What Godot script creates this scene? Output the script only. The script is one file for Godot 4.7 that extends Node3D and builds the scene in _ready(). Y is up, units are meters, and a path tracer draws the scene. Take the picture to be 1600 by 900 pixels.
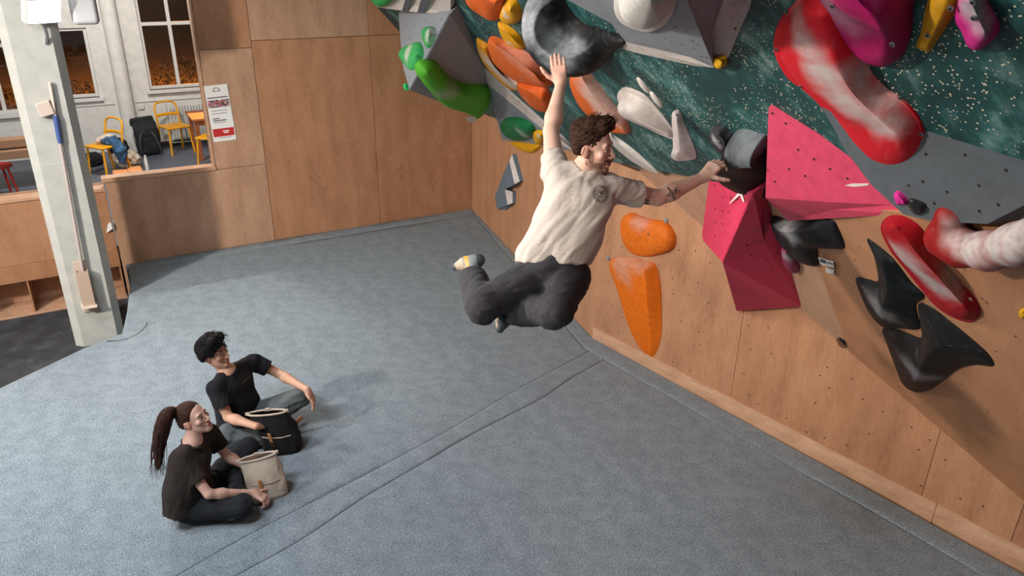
extends Node3D
# A bouldering hall at night: one climber on the overhang, two people watching from the mat.
# y is up, metres; the mat's top is y = 0; the climbing wall's foot runs along z at x = 5.
# ---------------------------------------------------------------- helpers: naming
var taken := {}
var unit := {}

func numbered(called: String) -> String:
	if not taken.has(called):
		taken[called] = 0
		return called
	taken[called] += 1
	return "%s_%03d" % [called, taken[called]]

func thing(called: String, label: String, category: String, at := Vector3.ZERO, group := "") -> Node3D:
	var o := Node3D.new()
	o.name = numbered(called)
	add_child(o)
	o.position = at
	o.set_meta("label", label)
	o.set_meta("category", category)
	if group != "":
		o.set_meta("group", group)
	return o

func structure(called: String, at := Vector3.ZERO) -> Node3D:
	var o := Node3D.new()
	o.name = called
	add_child(o)
	o.position = at
	o.set_meta("kind", "structure")
	return o

# a part whose mesh is given in world coordinates, under a thing that is only moved
func part(parent: Node3D, called: String, mesh: Mesh, m: Material, label := "") -> MeshInstance3D:
	var o := MeshInstance3D.new()
	o.name = called
	o.mesh = mesh
	o.material_override = m
	parent.add_child(o, true)
	if parent.get_parent() == self and not (parent is MeshInstance3D):
		o.position = -parent.position
	o.cast_shadow = GeometryInstance3D.SHADOW_CASTING_SETTING_ON
	if label != "":
		o.set_meta("label", label)
	return o

# ---------------------------------------------------------------- helpers: materials
func mat(c: Color, rough := 0.7, metal := 0.0) -> StandardMaterial3D:
	var m := StandardMaterial3D.new()
	m.albedo_color = c
	m.roughness = rough
	m.metallic = metal
	return m

func vmat(rough := 0.7, tex: Texture2D = null, scale := 3.0) -> StandardMaterial3D:
	var m := StandardMaterial3D.new()
	m.vertex_color_use_as_albedo = true
	m.roughness = rough
	if tex != null:
		m.albedo_texture = tex
		m.uv1_triplanar = true
		m.uv1_world_triplanar = true
		m.uv1_scale = Vector3.ONE * scale
	return m

func tmat(tex: Texture2D, scale: Vector3, rough := 0.7, tint := Color.WHITE, offset := Vector3.ZERO) -> StandardMaterial3D:
	var m := StandardMaterial3D.new()
	m.albedo_texture = tex
	m.albedo_color = tint
	m.roughness = rough
	m.uv1_triplanar = true
	m.uv1_world_triplanar = true
	m.uv1_scale = scale
	m.uv1_offset = offset
	return m

func C(r: float, g: float, b: float) -> Color:
	return Color(r / 255.0, g / 255.0, b / 255.0)

func L(r: float, g: float, b: float) -> Color:
	return Color(r / 255.0, g / 255.0, b / 255.0).srgb_to_linear()

func noise(sd: int, freq: float, oct := 4) -> FastNoiseLite:
	var n := FastNoiseLite.new()
	n.seed = sd
	n.noise_type = FastNoiseLite.TYPE_SIMPLEX_SMOOTH
	n.frequency = freq
	n.fractal_octaves = oct
	return n

# an image whose colour runs through stops by layered seamless noise
func layered(size: int, stops: Array, layers: Array) -> ImageTexture:
	var total := PackedFloat32Array()
	total.resize(size * size)
	for ly in layers:   # [seed, freq, octaves, weight]
		var n := noise(ly[0], ly[1], ly[2])
		var im: Image = n.get_seamless_image(size, size)
		im.convert(Image.FORMAT_L8)
		var d := im.get_data()
		var w: float = ly[3]
		for i in size * size:
			total[i] += (d[i] / 255.0 - 0.5) * w
	var out := PackedByteArray()
	out.resize(size * size * 3)
	var ramp := Gradient.new()
	ramp.offsets = PackedFloat32Array(stops.map(func(s): return s[0]))
	ramp.colors = PackedColorArray(stops.map(func(s): return s[1]))
	var table := []
	for i in 256:
		table.append(ramp.sample(i / 255.0))
	for i in size * size:
		var c: Color = table[clampi(int((total[i] + 0.5) * 255.0), 0, 255)]
		out[i * 3] = int(c.r * 255)
		out[i * 3 + 1] = int(c.g * 255)
		out[i * 3 + 2] = int(c.b * 255)
	var img := Image.create_from_data(size, size, false, Image.FORMAT_RGB8, out)
	img.generate_mipmaps()
	return ImageTexture.create_from_image(img)

# ---------------------------------------------------------------- helpers: meshes
class Geo:
	var v := PackedVector3Array()
	var n := PackedVector3Array()
	var c := PackedColorArray()
	var i := PackedInt32Array()
	func tri(a: Vector3, b: Vector3, d: Vector3, col := Color.WHITE) -> void:
		var q := (d - a).cross(b - a).normalized()
		var s := v.size()
		v.append_array([a, b, d]); n.append_array([q, q, q]); c.append_array([col, col, col])
		i.append_array([s, s + 1, s + 2])
	func quad(a: Vector3, b: Vector3, d: Vector3, e: Vector3, col := Color.WHITE) -> void:
		tri(a, b, d, col); tri(a, d, e, col)
	# a box from its centre, half sizes along three axes
	func box(m: Vector3, x: Vector3, y: Vector3, z: Vector3, col := Color.WHITE) -> void:
		if x.cross(y).dot(z) < 0.0:
			z = -z
		for s in [1.0, -1.0]:
			face(m + x * s, y, z * s, col)
			face(m + y * s, z, x * s, col)
			face(m + z * s, x, y * s, col)
	func face(m: Vector3, p: Vector3, q: Vector3, col: Color) -> void:
		quad(m - p - q, m - p + q, m + p + q, m + p - q, col)
	# a box with chamfered edges
	func cbox(m: Vector3, x: Vector3, y: Vector3, z: Vector3, ch: float, col := Color.WHITE) -> void:
		if x.cross(y).dot(z) < 0.0:
			z = -z
		var ax := [x, y, z]
		var cut := []
		for a in ax:
			cut.append(a.normalized() * (a.length() - ch))
		for k in 3:
			var p: Vector3 = cut[(k + 1) % 3]
			var q: Vector3 = cut[(k + 2) % 3]
			for s in [1.0, -1.0]:
				face(m + ax[k] * s, p, q * s, col)
			# edge strips between axes p and q faces
			var P: Vector3 = ax[(k + 1) % 3]
			var Q: Vector3 = ax[(k + 2) % 3]
			for s in [1.0, -1.0]:
				for t in [1.0, -1.0]:
					var e1: Vector3 = m + P * s + q * t
					var e2: Vector3 = m + p * s + Q * t
					var w: Vector3 = cut[k]
					if s * t > 0:
						quad(e1 - w, e2 - w, e2 + w, e1 + w, col)
					else:
						quad(e1 + w, e2 + w, e2 - w, e1 - w, col)
		for sx in [1.0, -1.0]:
			for sy in [1.0, -1.0]:
				for sz in [1.0, -1.0]:
					var a1: Vector3 = m + ax[0] * sx + cut[1] * sy + cut[2] * sz
					var a2: Vector3 = m + cut[0] * sx + ax[1] * sy + cut[2] * sz
					var a3: Vector3 = m + cut[0] * sx + cut[1] * sy + ax[2] * sz
					if sx * sy * sz > 0:
						tri(a1, a3, a2, col)
					else:
						tri(a1, a2, a3, col)
	func aabox(lo: Vector3, hi: Vector3, ch := 0.0, col := Color.WHITE) -> void:
		var m := (lo + hi) / 2
		var h := (hi - lo) / 2
		if ch > 0:
			cbox(m, Vector3(h.x, 0, 0), Vector3(0, h.y, 0), Vector3(0, 0, h.z), ch, col)
		else:
			box(m, Vector3(h.x, 0, 0), Vector3(0, h.y, 0), Vector3(0, 0, h.z), col)
	# a flat polygon with thickness behind it; front looks along nn
	func slab(p: Array, nn: Vector3, t: float, col := Color.WHITE) -> void:
		var u := (Vector3.UP if absf(nn.y) < 0.9 else Vector3.RIGHT).cross(nn).normalized()
		var w := nn.cross(u)
		var flat := PackedVector2Array()
		for q in p:
			flat.append(Vector2(q.dot(u), q.dot(w)))
		var pts := p.duplicate()
		if Geometry2D.is_polygon_clockwise(flat):
			flat.reverse(); pts.reverse()
		var ix := Geometry2D.triangulate_polygon(flat)
		for k in range(0, ix.size(), 3):
			var a: Vector3 = pts[ix[k]]
			var b: Vector3 = pts[ix[k + 1]]
			var d: Vector3 = pts[ix[k + 2]]
			if (d - a).cross(b - a).dot(nn) < 0:
				var e := b; b = d; d = e
			tri(a, b, d, col)
			tri(a - nn * t, d - nn * t, b - nn * t, col)
		for k in pts.size():
			var a: Vector3 = pts[k]
			var b: Vector3 = pts[(k + 1) % pts.size()]
			# counter-clockwise seen from nn: outside is on the right
			var out := (b - a).cross(nn)
			if (b - a - nn * t).cross(b - a).dot(out) > 0:
				quad(a, b, b - nn * t, a - nn * t, col)
			else:
				quad(a, a - nn * t, b - nn * t, b, col)
	# tube along points; radii one per point or one for all
	func tube(p: Array, r: Array, sides := 10, col := Color.WHITE, flat := 1.0, up := Vector3.ZERO) -> void:
		var s0 := v.size()
		var side := Vector3.ZERO
		for k in p.size():
			var t: Vector3 = (p[mini(k + 1, p.size() - 1)] - p[maxi(k - 1, 0)]).normalized()
			if side == Vector3.ZERO:
				side = (up if up != Vector3.ZERO else (Vector3.UP if absf(t.y) < 0.9 else Vector3.RIGHT)).cross(t).normalized()
			side = (side - t * side.dot(t)).normalized()
			var w := t.cross(side)
			var rr: float = r[mini(k, r.size() - 1)]
			for j in sides:
				var a := TAU * j / sides
				var q := side * cos(a) + w * sin(a) * flat
				v.append(p[k] + q * rr)
				n.append((side * cos(a) + w * sin(a) / flat).normalized())
				c.append(col)
		for k in p.size() - 1:
			for j in sides:
				var a := s0 + k * sides + j
				var b := s0 + k * sides + (j + 1) % sides
				i.append_array([a, a + sides, b, b, a + sides, b + sides])
		for e in [0, p.size() - 1]:
			var m := v.size()
			var t: Vector3 = (p[1] - p[0]).normalized() * -1.0 if e == 0 else (p[e] - p[e - 1]).normalized()
			v.append(p[e]); n.append(t); c.append(col)
			for j in sides:
				v.append(v[s0 + e * sides + j]); n.append(t); c.append(col)
			for j in sides:
				if e == 0:
					i.append_array([m, m + 1 + j, m + 1 + (j + 1) % sides])
				else:
					i.append_array([m, m + 1 + (j + 1) % sides, m + 1 + j])
	func disc(m: Vector3, nn: Vector3, r: float, sides := 8, col := Color.WHITE, flat := 1.0) -> void:
		var u := (Vector3.UP if absf(nn.y) < 0.9 else Vector3.RIGHT).cross(nn).normalized()
		var w := nn.cross(u)
		for j in sides:
			var a := TAU * j / sides
			var b := TAU * (j + 1) / sides
			tri(m, m + (u * cos(b) + w * sin(b) * flat) * r, m + (u * cos(a) + w * sin(a) * flat) * r, col)
	func mesh() -> ArrayMesh:
		var arr := []
		arr.resize(Mesh.ARRAY_MAX)
		arr[Mesh.ARRAY_VERTEX] = v
		arr[Mesh.ARRAY_NORMAL] = n
		arr[Mesh.ARRAY_COLOR] = c
		arr[Mesh.ARRAY_INDEX] = i
		var m := ArrayMesh.new()
		m.add_surface_from_arrays(Mesh.PRIMITIVE_TRIANGLES, arr)
		return m
	func add(o: Geo) -> void:
		var s := v.size()
		v.append_array(o.v); n.append_array(o.n); c.append_array(o.c)
		for k in o.i:
			i.append(k + s)
	# smooth normals from the triangles
	func smooth() -> void:
		n.fill(Vector3.ZERO)
		for k in range(0, i.size(), 3):
			var q := (v[i[k + 2]] - v[i[k]]).cross(v[i[k + 1]] - v[i[k]])
			for j in 3:
				n[i[k + j]] += q
		for k in n.size():
			n[k] = n[k].normalized() if n[k].length_squared() > 0 else Vector3.UP

func spline(p: Array, sub: int, closed := false) -> Array:
	var out := []
	var m := p.size()
	var last := m if closed else m - 1
	for k in last:
		var p0: Vector3 = p[(k - 1 + m) % m] if closed else p[maxi(k - 1, 0)]
		var p1: Vector3 = p[k]
		var p2: Vector3 = p[(k + 1) % m]
		var p3: Vector3 = p[(k + 2) % m] if closed else p[mini(k + 2, m - 1)]
		for j in sub:
			var t := float(j) / sub
			out.append(0.5 * (2.0 * p1 + (p2 - p0) * t + (2.0 * p0 - 5.0 * p1 + 4.0 * p2 - p3) * t * t + (3.0 * p1 - p0 - 3.0 * p2 + p3) * t * t * t))
	if not closed:
		out.append(p[m - 1])
	return out

const DOME := [[0.0, -0.1], [0.0, 0.1], [0.03, 0.24], [0.09, 0.42], [0.18, 0.58], [0.3, 0.72], [0.45, 0.84], [0.6, 0.92], [0.8, 0.98], [1.0, 1.0]]
const CONE := [[0.0, -0.1], [0.0, 0.06], [0.02, 0.1], [0.15, 0.22], [0.3, 0.38], [0.5, 0.6], [0.7, 0.8], [0.88, 0.95], [1.0, 1.0]]
const RIM := [[0.0, -0.1], [0.0, 0.1], [0.02, 0.13], [0.08, 0.14], [0.11, 0.16], [0.18, 0.32], [0.3, 0.55], [0.45, 0.76], [0.65, 0.92], [0.85, 0.99], [1.0, 1.0]]

# a moulded hold: its foot follows an outline on the wall, its skin rises to a ridge
func pillow(outline: Array, ridge: Array, nn: Vector3, paint: Callable, prof := DOME, sub := 4, lump := 0.0) -> ArrayMesh:
	var o := spline(outline, sub, true)
	var r := spline(ridge, 6) if ridge.size() > 1 else ridge
	var h0 := 0.0
	for q in outline:
		h0 += q.dot(nn) / outline.size()
	var near := []
	for q in o:
		var best := 1e9
		var at := 0
		for k in r.size():
			var f: Vector3 = r[k] - nn * (r[k].dot(nn) - h0)
			var d: float = f.distance_squared_to(q)
			if d < best:
				best = d; at = k
		near.append(float(at))
	for pass_ in 3:
		var nx := []
		for k in near.size():
			nx.append((near[(k - 1 + near.size()) % near.size()] + near[k] * 2.0 + near[(k + 1) % near.size()]) / 4.0)
		near = nx
	var g := Geo.new()
	var rip := noise(7, 9.0, 2)
	var m := o.size()
	for ring in prof.size():
		var s: float = prof[ring][0]
		var hf: float = prof[ring][1]
		for k in m:
			var f0 := int(near[k])
			var top: Vector3 = r[f0].lerp(r[mini(f0 + 1, r.size() - 1)], near[k] - f0)
			var hr: float = top.dot(nn) - h0
			var foot := top - nn * hr
			var p: Vector3 = o[k].lerp(foot, s) + nn * hr * hf
			if lump > 0 and s > 0:
				p += nn * rip.get_noise_3dv(p) * lump * minf(s * 4.0, 1.0)
			g.v.append(p)
			g.n.append(nn)
			g.c.append(paint.call(p, s))
	for ring in prof.size() - 1:
		for k in m:
			var a := ring * m + k
			var b := ring * m + (k + 1) % m
			g.i.append_array([a, b, a + m, b, b + m, a + m])
	var vol := 0.0
	for k in range(0, g.i.size(), 3):
		var q := (g.v[g.i[k + 2]] - g.v[g.i[k]]).cross(g.v[g.i[k + 1]] - g.v[g.i[k]])
		vol += q.dot(nn)
	if vol < 0:
		for k in range(0, g.i.size(), 3):
			var e := g.i[k + 1]; g.i[k + 1] = g.i[k + 2]; g.i[k + 2] = e
	g.smooth()
	for k in m:
		g.n[(prof.size() - 1) * m + k] = g.n[(prof.size() - 2) * m + k].lerp(nn, 1.0 if prof[-1][1] - prof[-2][1] < 0.04 else 0.6).normalized()
	return g.mesh()

# a plain colour with chalk rubbed on: spots are [centre, reach, strength]
func chalky(base: Color, spots := [], chalk := Color(0.55, 0.55, 0.56), under := Color(-1, 0, 0)) -> Callable:
	var grain := noise(31, 26.0, 4)
	var patch := noise(37, 5.0, 3)
	return func(p: Vector3, _s: float) -> Color:
		var w := 0.0
		for sp in spots:
			var d: float = p.distance_to(sp[0]) / sp[1]
			w = maxf(w, sp[2] * (1.0 - smoothstep(0.25, 1.0, d + patch.get_noise_3dv(p) * 0.35)))
		w = clampf(w * (1.0 + grain.get_noise_3dv(p) * 0.5) + maxf(grain.get_noise_3dv(p * 0.6) - 0.25, 0.0) * 0.25, 0.0, 1.0)
		return base.lerp(chalk, w)

# ---------------------------------------------------------------- helpers: smooth solids
class Prim:
	var t := 0            # 0 tapered capsule, 1 ellipsoid, 2 rounded box
	var a: Vector3
	var ba: Vector3
	var inv := 0.0
	var ra := 0.0
	var dr := 0.0
	var k := 0.02
	var cutting := false
	var axes: Basis       # rows turn the world into the solid's own axes
	var r: Vector3
	var has_end := false
	var end_p: Vector3
	var end_n: Vector3
	func dist(p: Vector3) -> float:
		var d: float
		if t == 0:
			var pa := p - a
			var h := clampf(pa.dot(ba) * inv, 0.0, 1.0)
			d = (pa - ba * h).length() - ra - dr * h
		elif t == 1:
			var q: Vector3 = (axes * (p - a)) / r
			var k0 := q.length()
			var k1 := (q / r).length()
			d = (k0 - 1.0) * k0 / k1 if k1 > 1e-6 else -minf(r.x, minf(r.y, r.z))
		else:
			var q: Vector3 = (axes * (p - a)).abs() - r
			d = q.max(Vector3.ZERO).length() + minf(maxf(q.x, maxf(q.y, q.z)), 0.0) - ra
		if has_end:
			d = maxf(d, (p - end_p).dot(end_n))
		return d
	func lo() -> Vector3:
		if t == 0:
			return a.min(a + ba) - Vector3.ONE * maxf(ra, ra + dr)
		return a - Vector3.ONE * (r.length() if t == 2 else maxf(r.x, maxf(r.y, r.z))) - Vector3.ONE * ra
	func hi() -> Vector3:
		if t == 0:
			return a.max(a + ba) + Vector3.ONE * maxf(ra, ra + dr)
		return a + Vector3.ONE * (r.length() if t == 2 else maxf(r.x, maxf(r.y, r.z))) + Vector3.ONE * ra

class Solid:
	var ps: Array[Prim] = []
	var disp: Callable
	var disp_max := 0.0
	var clip_n := Vector3.ZERO    # keeps what lies on this side
	var clip_d := 0.0
	func cap(a: Vector3, b: Vector3, ra: float, rb: float, k := 0.02) -> Prim:
		var p := Prim.new()
		p.a = a; p.ba = b - a
		p.inv = 1.0 / maxf(p.ba.length_squared(), 1e-9)
		p.ra = ra; p.dr = rb - ra; p.k = k
		ps.append(p)
		return p
	func chain(pts: Array, rad: Array, k := 0.02) -> void:
		for j in pts.size() - 1:
			cap(pts[j], pts[j + 1], rad[j], rad[j + 1], k)
	func ell(c: Vector3, x: Vector3, y: Vector3, z: Vector3, r: Vector3, k := 0.02) -> Prim:
		var p := Prim.new()
		p.t = 1; p.a = c
		p.axes = Basis(x.normalized(), y.normalized(), z.normalized()).transposed()
		p.r = r; p.k = k
		ps.append(p)
		return p
	func block(c: Vector3, x: Vector3, y: Vector3, z: Vector3, half: Vector3, round_: float, k := 0.01) -> Prim:
		var p := Prim.new()
		p.t = 2; p.a = c
		p.axes = Basis(x.normalized(), y.normalized(), z.normalized()).transposed()
		p.r = half - Vector3.ONE * round_; p.ra = round_; p.k = k
		ps.append(p)
		return p
	func value(p: Vector3, list: Array[Prim]) -> float:
		var d := 10.0
		for q: Prim in list:
			var e: float
			if q.t == 0 and not q.has_end:
				var pa := p - q.a
				var w := clampf(pa.dot(q.ba) * q.inv, 0.0, 1.0)
				e = (pa - q.ba * w).length() - q.ra - q.dr * w
			else:
				e = q.dist(p)
			var k := q.k
			if q.cutting:
				e = -e
				if e > d - k:
					var h := maxf(k - absf(d - e), 0.0) / k
					d = maxf(d, e) + h * h * k * 0.25
			elif e < d + k:
				var h := maxf(k - absf(d - e), 0.0) / k
				d = minf(d, e) - h * h * k * 0.25
		if disp_max > 0.0 and absf(d) < disp_max * 2.0 + 0.02:
			d += disp.call(p)
		if clip_n != Vector3.ZERO:
			d = maxf(d, clip_d - p.dot(clip_n))
		return d
	# the solids that matter within reach of m
	func close_to(m: Vector3, reach: float, from: Array[Prim]) -> Array[Prim]:
		var best := 1e9
		var ds := PackedFloat32Array()
		for q: Prim in from:
			var d := q.dist(m)
			ds.append(d)
			if not q.cutting:
				best = minf(best, d)
		var list: Array[Prim] = []
		if best > reach * 1.25 + 0.03 + disp_max:
			return list
		for j in from.size():
			var q := from[j]
			if ds[j] < (reach * 1.3 + q.k if q.cutting else best + reach * 2.2 + q.k):
				list.append(q)
		return list
	# surface nets into g, visiting only blocks near the surface
	func build(g: Geo, cell: float, paint = null) -> void:
		var lo := Vector3.INF
		var hi := -Vector3.INF
		for q in ps:
			if not q.cutting:
				lo = lo.min(q.lo()); hi = hi.max(q.hi())
		lo -= Vector3.ONE * (cell * 2.0 + disp_max); hi += Vector3.ONE * (cell * 2.0 + disp_max)
		var nb := Vector3i(((hi - lo) / (cell * 16.0)).ceil())
		var nx := nb.x * 16 + 1
		var ny := nb.y * 16 + 1
		var nz := nb.z * 16 + 1
		var sy := nx
		var sz := nx * ny
		var f := PackedFloat32Array()
		f.resize(nx * ny * nz)
		f.fill(99.0)
		var at := PackedInt32Array()
		at.resize(nx * ny * nz)
		at.fill(-1)
		var big := cell * 8.0 * 1.7321
		var half := cell * 2.0 * 1.7321
		var live := PackedInt32Array()
		for bz in nb.z:
			for by in nb.y:
				for bx in nb.x:
					var m := lo + Vector3(bx * 16 + 8, by * 16 + 8, bz * 16 + 8) * cell
					var some := close_to(m, big, ps)
					if some.is_empty() or absf(value(m, some)) > big * 1.2 + disp_max + 0.004:
						continue
					for cz in range(bz * 16, bz * 16 + 16, 4):
						for cy in range(by * 16, by * 16 + 16, 4):
							for cx in range(bx * 16, bx * 16 + 16, 4):
								var mm := lo + Vector3(cx + 2, cy + 2, cz + 2) * cell
								if absf(value(mm, some)) > half * 1.15 + disp_max * 0.6 + 0.001:
									continue
								var list := some if some.size() < 4 else close_to(mm, half, some)
								if list.is_empty():
									continue
								live.append(cz * sz + cy * sy + cx)
								for z in range(cz, cz + 5):
									for y in range(cy, cy + 5):
										var row := z * sz + y * sy + cx
										for x in 5:
											if f[row + x] == 99.0:
												f[row + x] = value(lo + Vector3(cx + x, y, z) * cell, list)
		var off := PackedInt32Array([0, 1, sy, sy + 1, sz, sz + 1, sz + sy, sz + sy + 1])
		var pos := PackedVector3Array([Vector3(0, 0, 0), Vector3(1, 0, 0), Vector3(0, 1, 0), Vector3(1, 1, 0), Vector3(0, 0, 1), Vector3(1, 0, 1), Vector3(0, 1, 1), Vector3(1, 1, 1)])
		var ea := PackedInt32Array([0, 2, 4, 6, 0, 1, 4, 5, 0, 1, 2, 3])
		var eb := PackedInt32Array([1, 3, 5, 7, 2, 3, 6, 7, 4, 5, 6, 7])
		var found := PackedInt32Array()
		for b in live:
			for dz in 4:
				for dy in 4:
					for dx in 4:
						var id := b + dz * sz + dy * sy + dx
						var f0 := f[id]; var f1 := f[id + 1]; var f2 := f[id + sy]; var f3 := f[id + sy + 1]
						var f4 := f[id + sz]; var f5 := f[id + sz + 1]; var f6 := f[id + sz + sy]; var f7 := f[id + sz + sy + 1]
						if minf(minf(minf(f0, f1), minf(f2, f3)), minf(minf(f4, f5), minf(f6, f7))) >= 0.0 or maxf(maxf(maxf(f0, f1), maxf(f2, f3)), maxf(maxf(f4, f5), maxf(f6, f7))) < 0.0:
							continue
						var sum := Vector3.ZERO
						var cnt := 0
						for e in 12:
							var fa := f[id + off[ea[e]]]
							var fb := f[id + off[eb[e]]]
							if (fa < 0.0) != (fb < 0.0):
								sum += pos[ea[e]].lerp(pos[eb[e]], fa / (fa - fb))
								cnt += 1
						var grad := Vector3(f1 + f3 + f5 + f7 - f0 - f2 - f4 - f6, f2 + f3 + f6 + f7 - f0 - f1 - f4 - f5, f4 + f5 + f6 + f7 - f0 - f1 - f2 - f3)
						var x := id % nx
						var y := (id / nx) % ny
						var z := id / sz
						var p := lo + (Vector3(x, y, z) + sum / cnt) * cell
						at[id] = g.v.size()
						found.append(id)
						g.v.append(p)
						g.n.append(grad.normalized())
						g.c.append(paint.call(p, 0.5) if paint != null else Color.WHITE)
		for id in found:
			var fa := f[id] < 0.0
			if fa != (f[id + 1] < 0.0) and id >= sy + sz:
				put(g, at[id], at[id - sy], at[id - sy - sz], at[id - sz], fa)
			if fa != (f[id + sy] < 0.0) and id >= sz + 1:
				put(g, at[id], at[id - sz], at[id - sz - 1], at[id - 1], fa)
			if fa != (f[id + sz] < 0.0) and id >= sy + 1:
				put(g, at[id], at[id - 1], at[id - 1 - sy], at[id - sy], fa)
	func put(g: Geo, a: int, b: int, c: int, d: int, flip: bool) -> void:
		if a < 0 or b < 0 or c < 0 or d < 0:
			return
		if flip:
			g.i.append_array([a, c, b, a, d, c])
		else:
			g.i.append_array([a, b, c, a, c, d])

# ---------------------------------------------------------------- smooth solids are meshed side by side at the end
var jobs := []        # [solid, cell, paint, geo]
var waiting := []     # [node, list of geos]

func later(parent: Node3D, called: String, pieces: Array, m: Material, label := "") -> MeshInstance3D:
	var o := part(parent, called, null, m, label)
	var geos := []
	for q in pieces:
		if q.size() == 1:
			geos.append(q[0])
			continue
		var g := Geo.new()
		jobs.append([q[0], q[1], q[2], g])
		geos.append(g)
	waiting.append([o, geos])
	return o

func run_jobs() -> void:
	for j in jobs:
		j[0].build(j[3], j[1], j[2])
	for w in waiting:
		var g: Geo = w[1][0]
		for k in range(1, w[1].size()):
			g.add(w[1][k])
		w[0].mesh = g.mesh()

# ---------------------------------------------------------------- the planes of the hall
const N_G := Vector3(-0.7078, -0.6845, -0.1746)     # the green overhang
const N_A := Vector3(-0.9998, 0.0000, 0.0218)     # the upright foot of the climbing wall
const N_B := Vector3(-0.7377, -0.6323, -0.2366)     # the bare leaning panels above it
const N_F := Vector3(-0.9492, 0.0000, -0.3146)     # the return next to the far corner
const N_W := Vector3(-0.1361, 0.0000, 0.9907)     # the wooden wall behind the mat
const W_0 := Vector3(1.589, 0, -9.985)
const W_DIR := Vector3(0.9907, 0, 0.1361)
const R_BACK := 5.87           # the far wall of the next room lies this far behind
const LOW := -0.45             # the floor beside the mats
const ROOM := 0.1              # the floor of the next room

var M := {}
var ply: Array = []

func wp(s: float, y: float, out := 0.0) -> Vector3:
	return W_0 + W_DIR * s + N_W * out + Vector3(0, y, 0)

func rp(s: float, y: float, out := 0.0) -> Vector3:
	return wp(s, y, out - R_BACK)

func _ready() -> void:
	set_view()
	set_light()
	set_materials()
	build_shell()
	build_mats()
	build_wooden_wall()
	build_climbing_wall()
	build_column()
	build_holds()
	build_people()
	build_next_room()
	run_jobs()

func set_view() -> void:
	var cam := Camera3D.new()
	cam.name = "camera"
	cam.position = Vector3(0, 3.7, 0)
	var yaw := deg_to_rad(37.7)
	var pitch := deg_to_rad(24.0)
	var roll := deg_to_rad(0.8)
	var fwd := Vector3(sin(yaw) * cos(pitch), -sin(pitch), -cos(yaw) * cos(pitch))
	var right := Vector3(cos(yaw), 0, sin(yaw))
	var up := right.cross(fwd)
	cam.basis = Basis(right * cos(roll) + up * sin(roll), up * cos(roll) - right * sin(roll), -fwd)
	cam.fov = rad_to_deg(2.0 * atan(450.0 / 1200.0))
	cam.near = 0.05
	cam.far = 200.0
	add_child(cam)
	cam.current = true

func set_light() -> void:
	var we := WorldEnvironment.new()
	we.name = "world_environment"
	var e := Environment.new()
	var sm := ProceduralSkyMaterial.new()
	sm.sky_top_color = C(20, 16, 18)
	sm.sky_horizon_color = C(74, 44, 24)
	sm.ground_bottom_color = C(20, 16, 14)
	sm.ground_horizon_color = C(60, 38, 22)
	sm.sky_energy_multiplier = 0.25
	sm.ground_energy_multiplier = 0.2
	var sky := Sky.new()
	sky.sky_material = sm
	e.background_mode = Environment.BG_SKY
	e.sky = sky
	e.ambient_light_source = Environment.AMBIENT_SOURCE_DISABLED
	e.tonemap_mode = Environment.TONE_MAPPER_LINEAR
	e.tonemap_exposure = 0.61
	e.sdfgi_enabled = true
	e.ssao_enabled = true
	e.ssil_enabled = true
	we.environment = e
	add_child(we)

func lamp_spot(called: String, at: Vector3, to: Vector3, energy: float, angle: float, size: float, col: Color) -> void:
	var s := SpotLight3D.new()
	s.name = called
	s.light_color = col
	s.light_energy = energy
	s.spot_angle = angle
	s.spot_attenuation = 2.0
	s.spot_angle_attenuation = 1.0
	s.spot_range = 30.0
	s.light_size = size
	s.shadow_enabled = true
	add_child(s, true)
	s.look_at_from_position(at, to)

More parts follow.
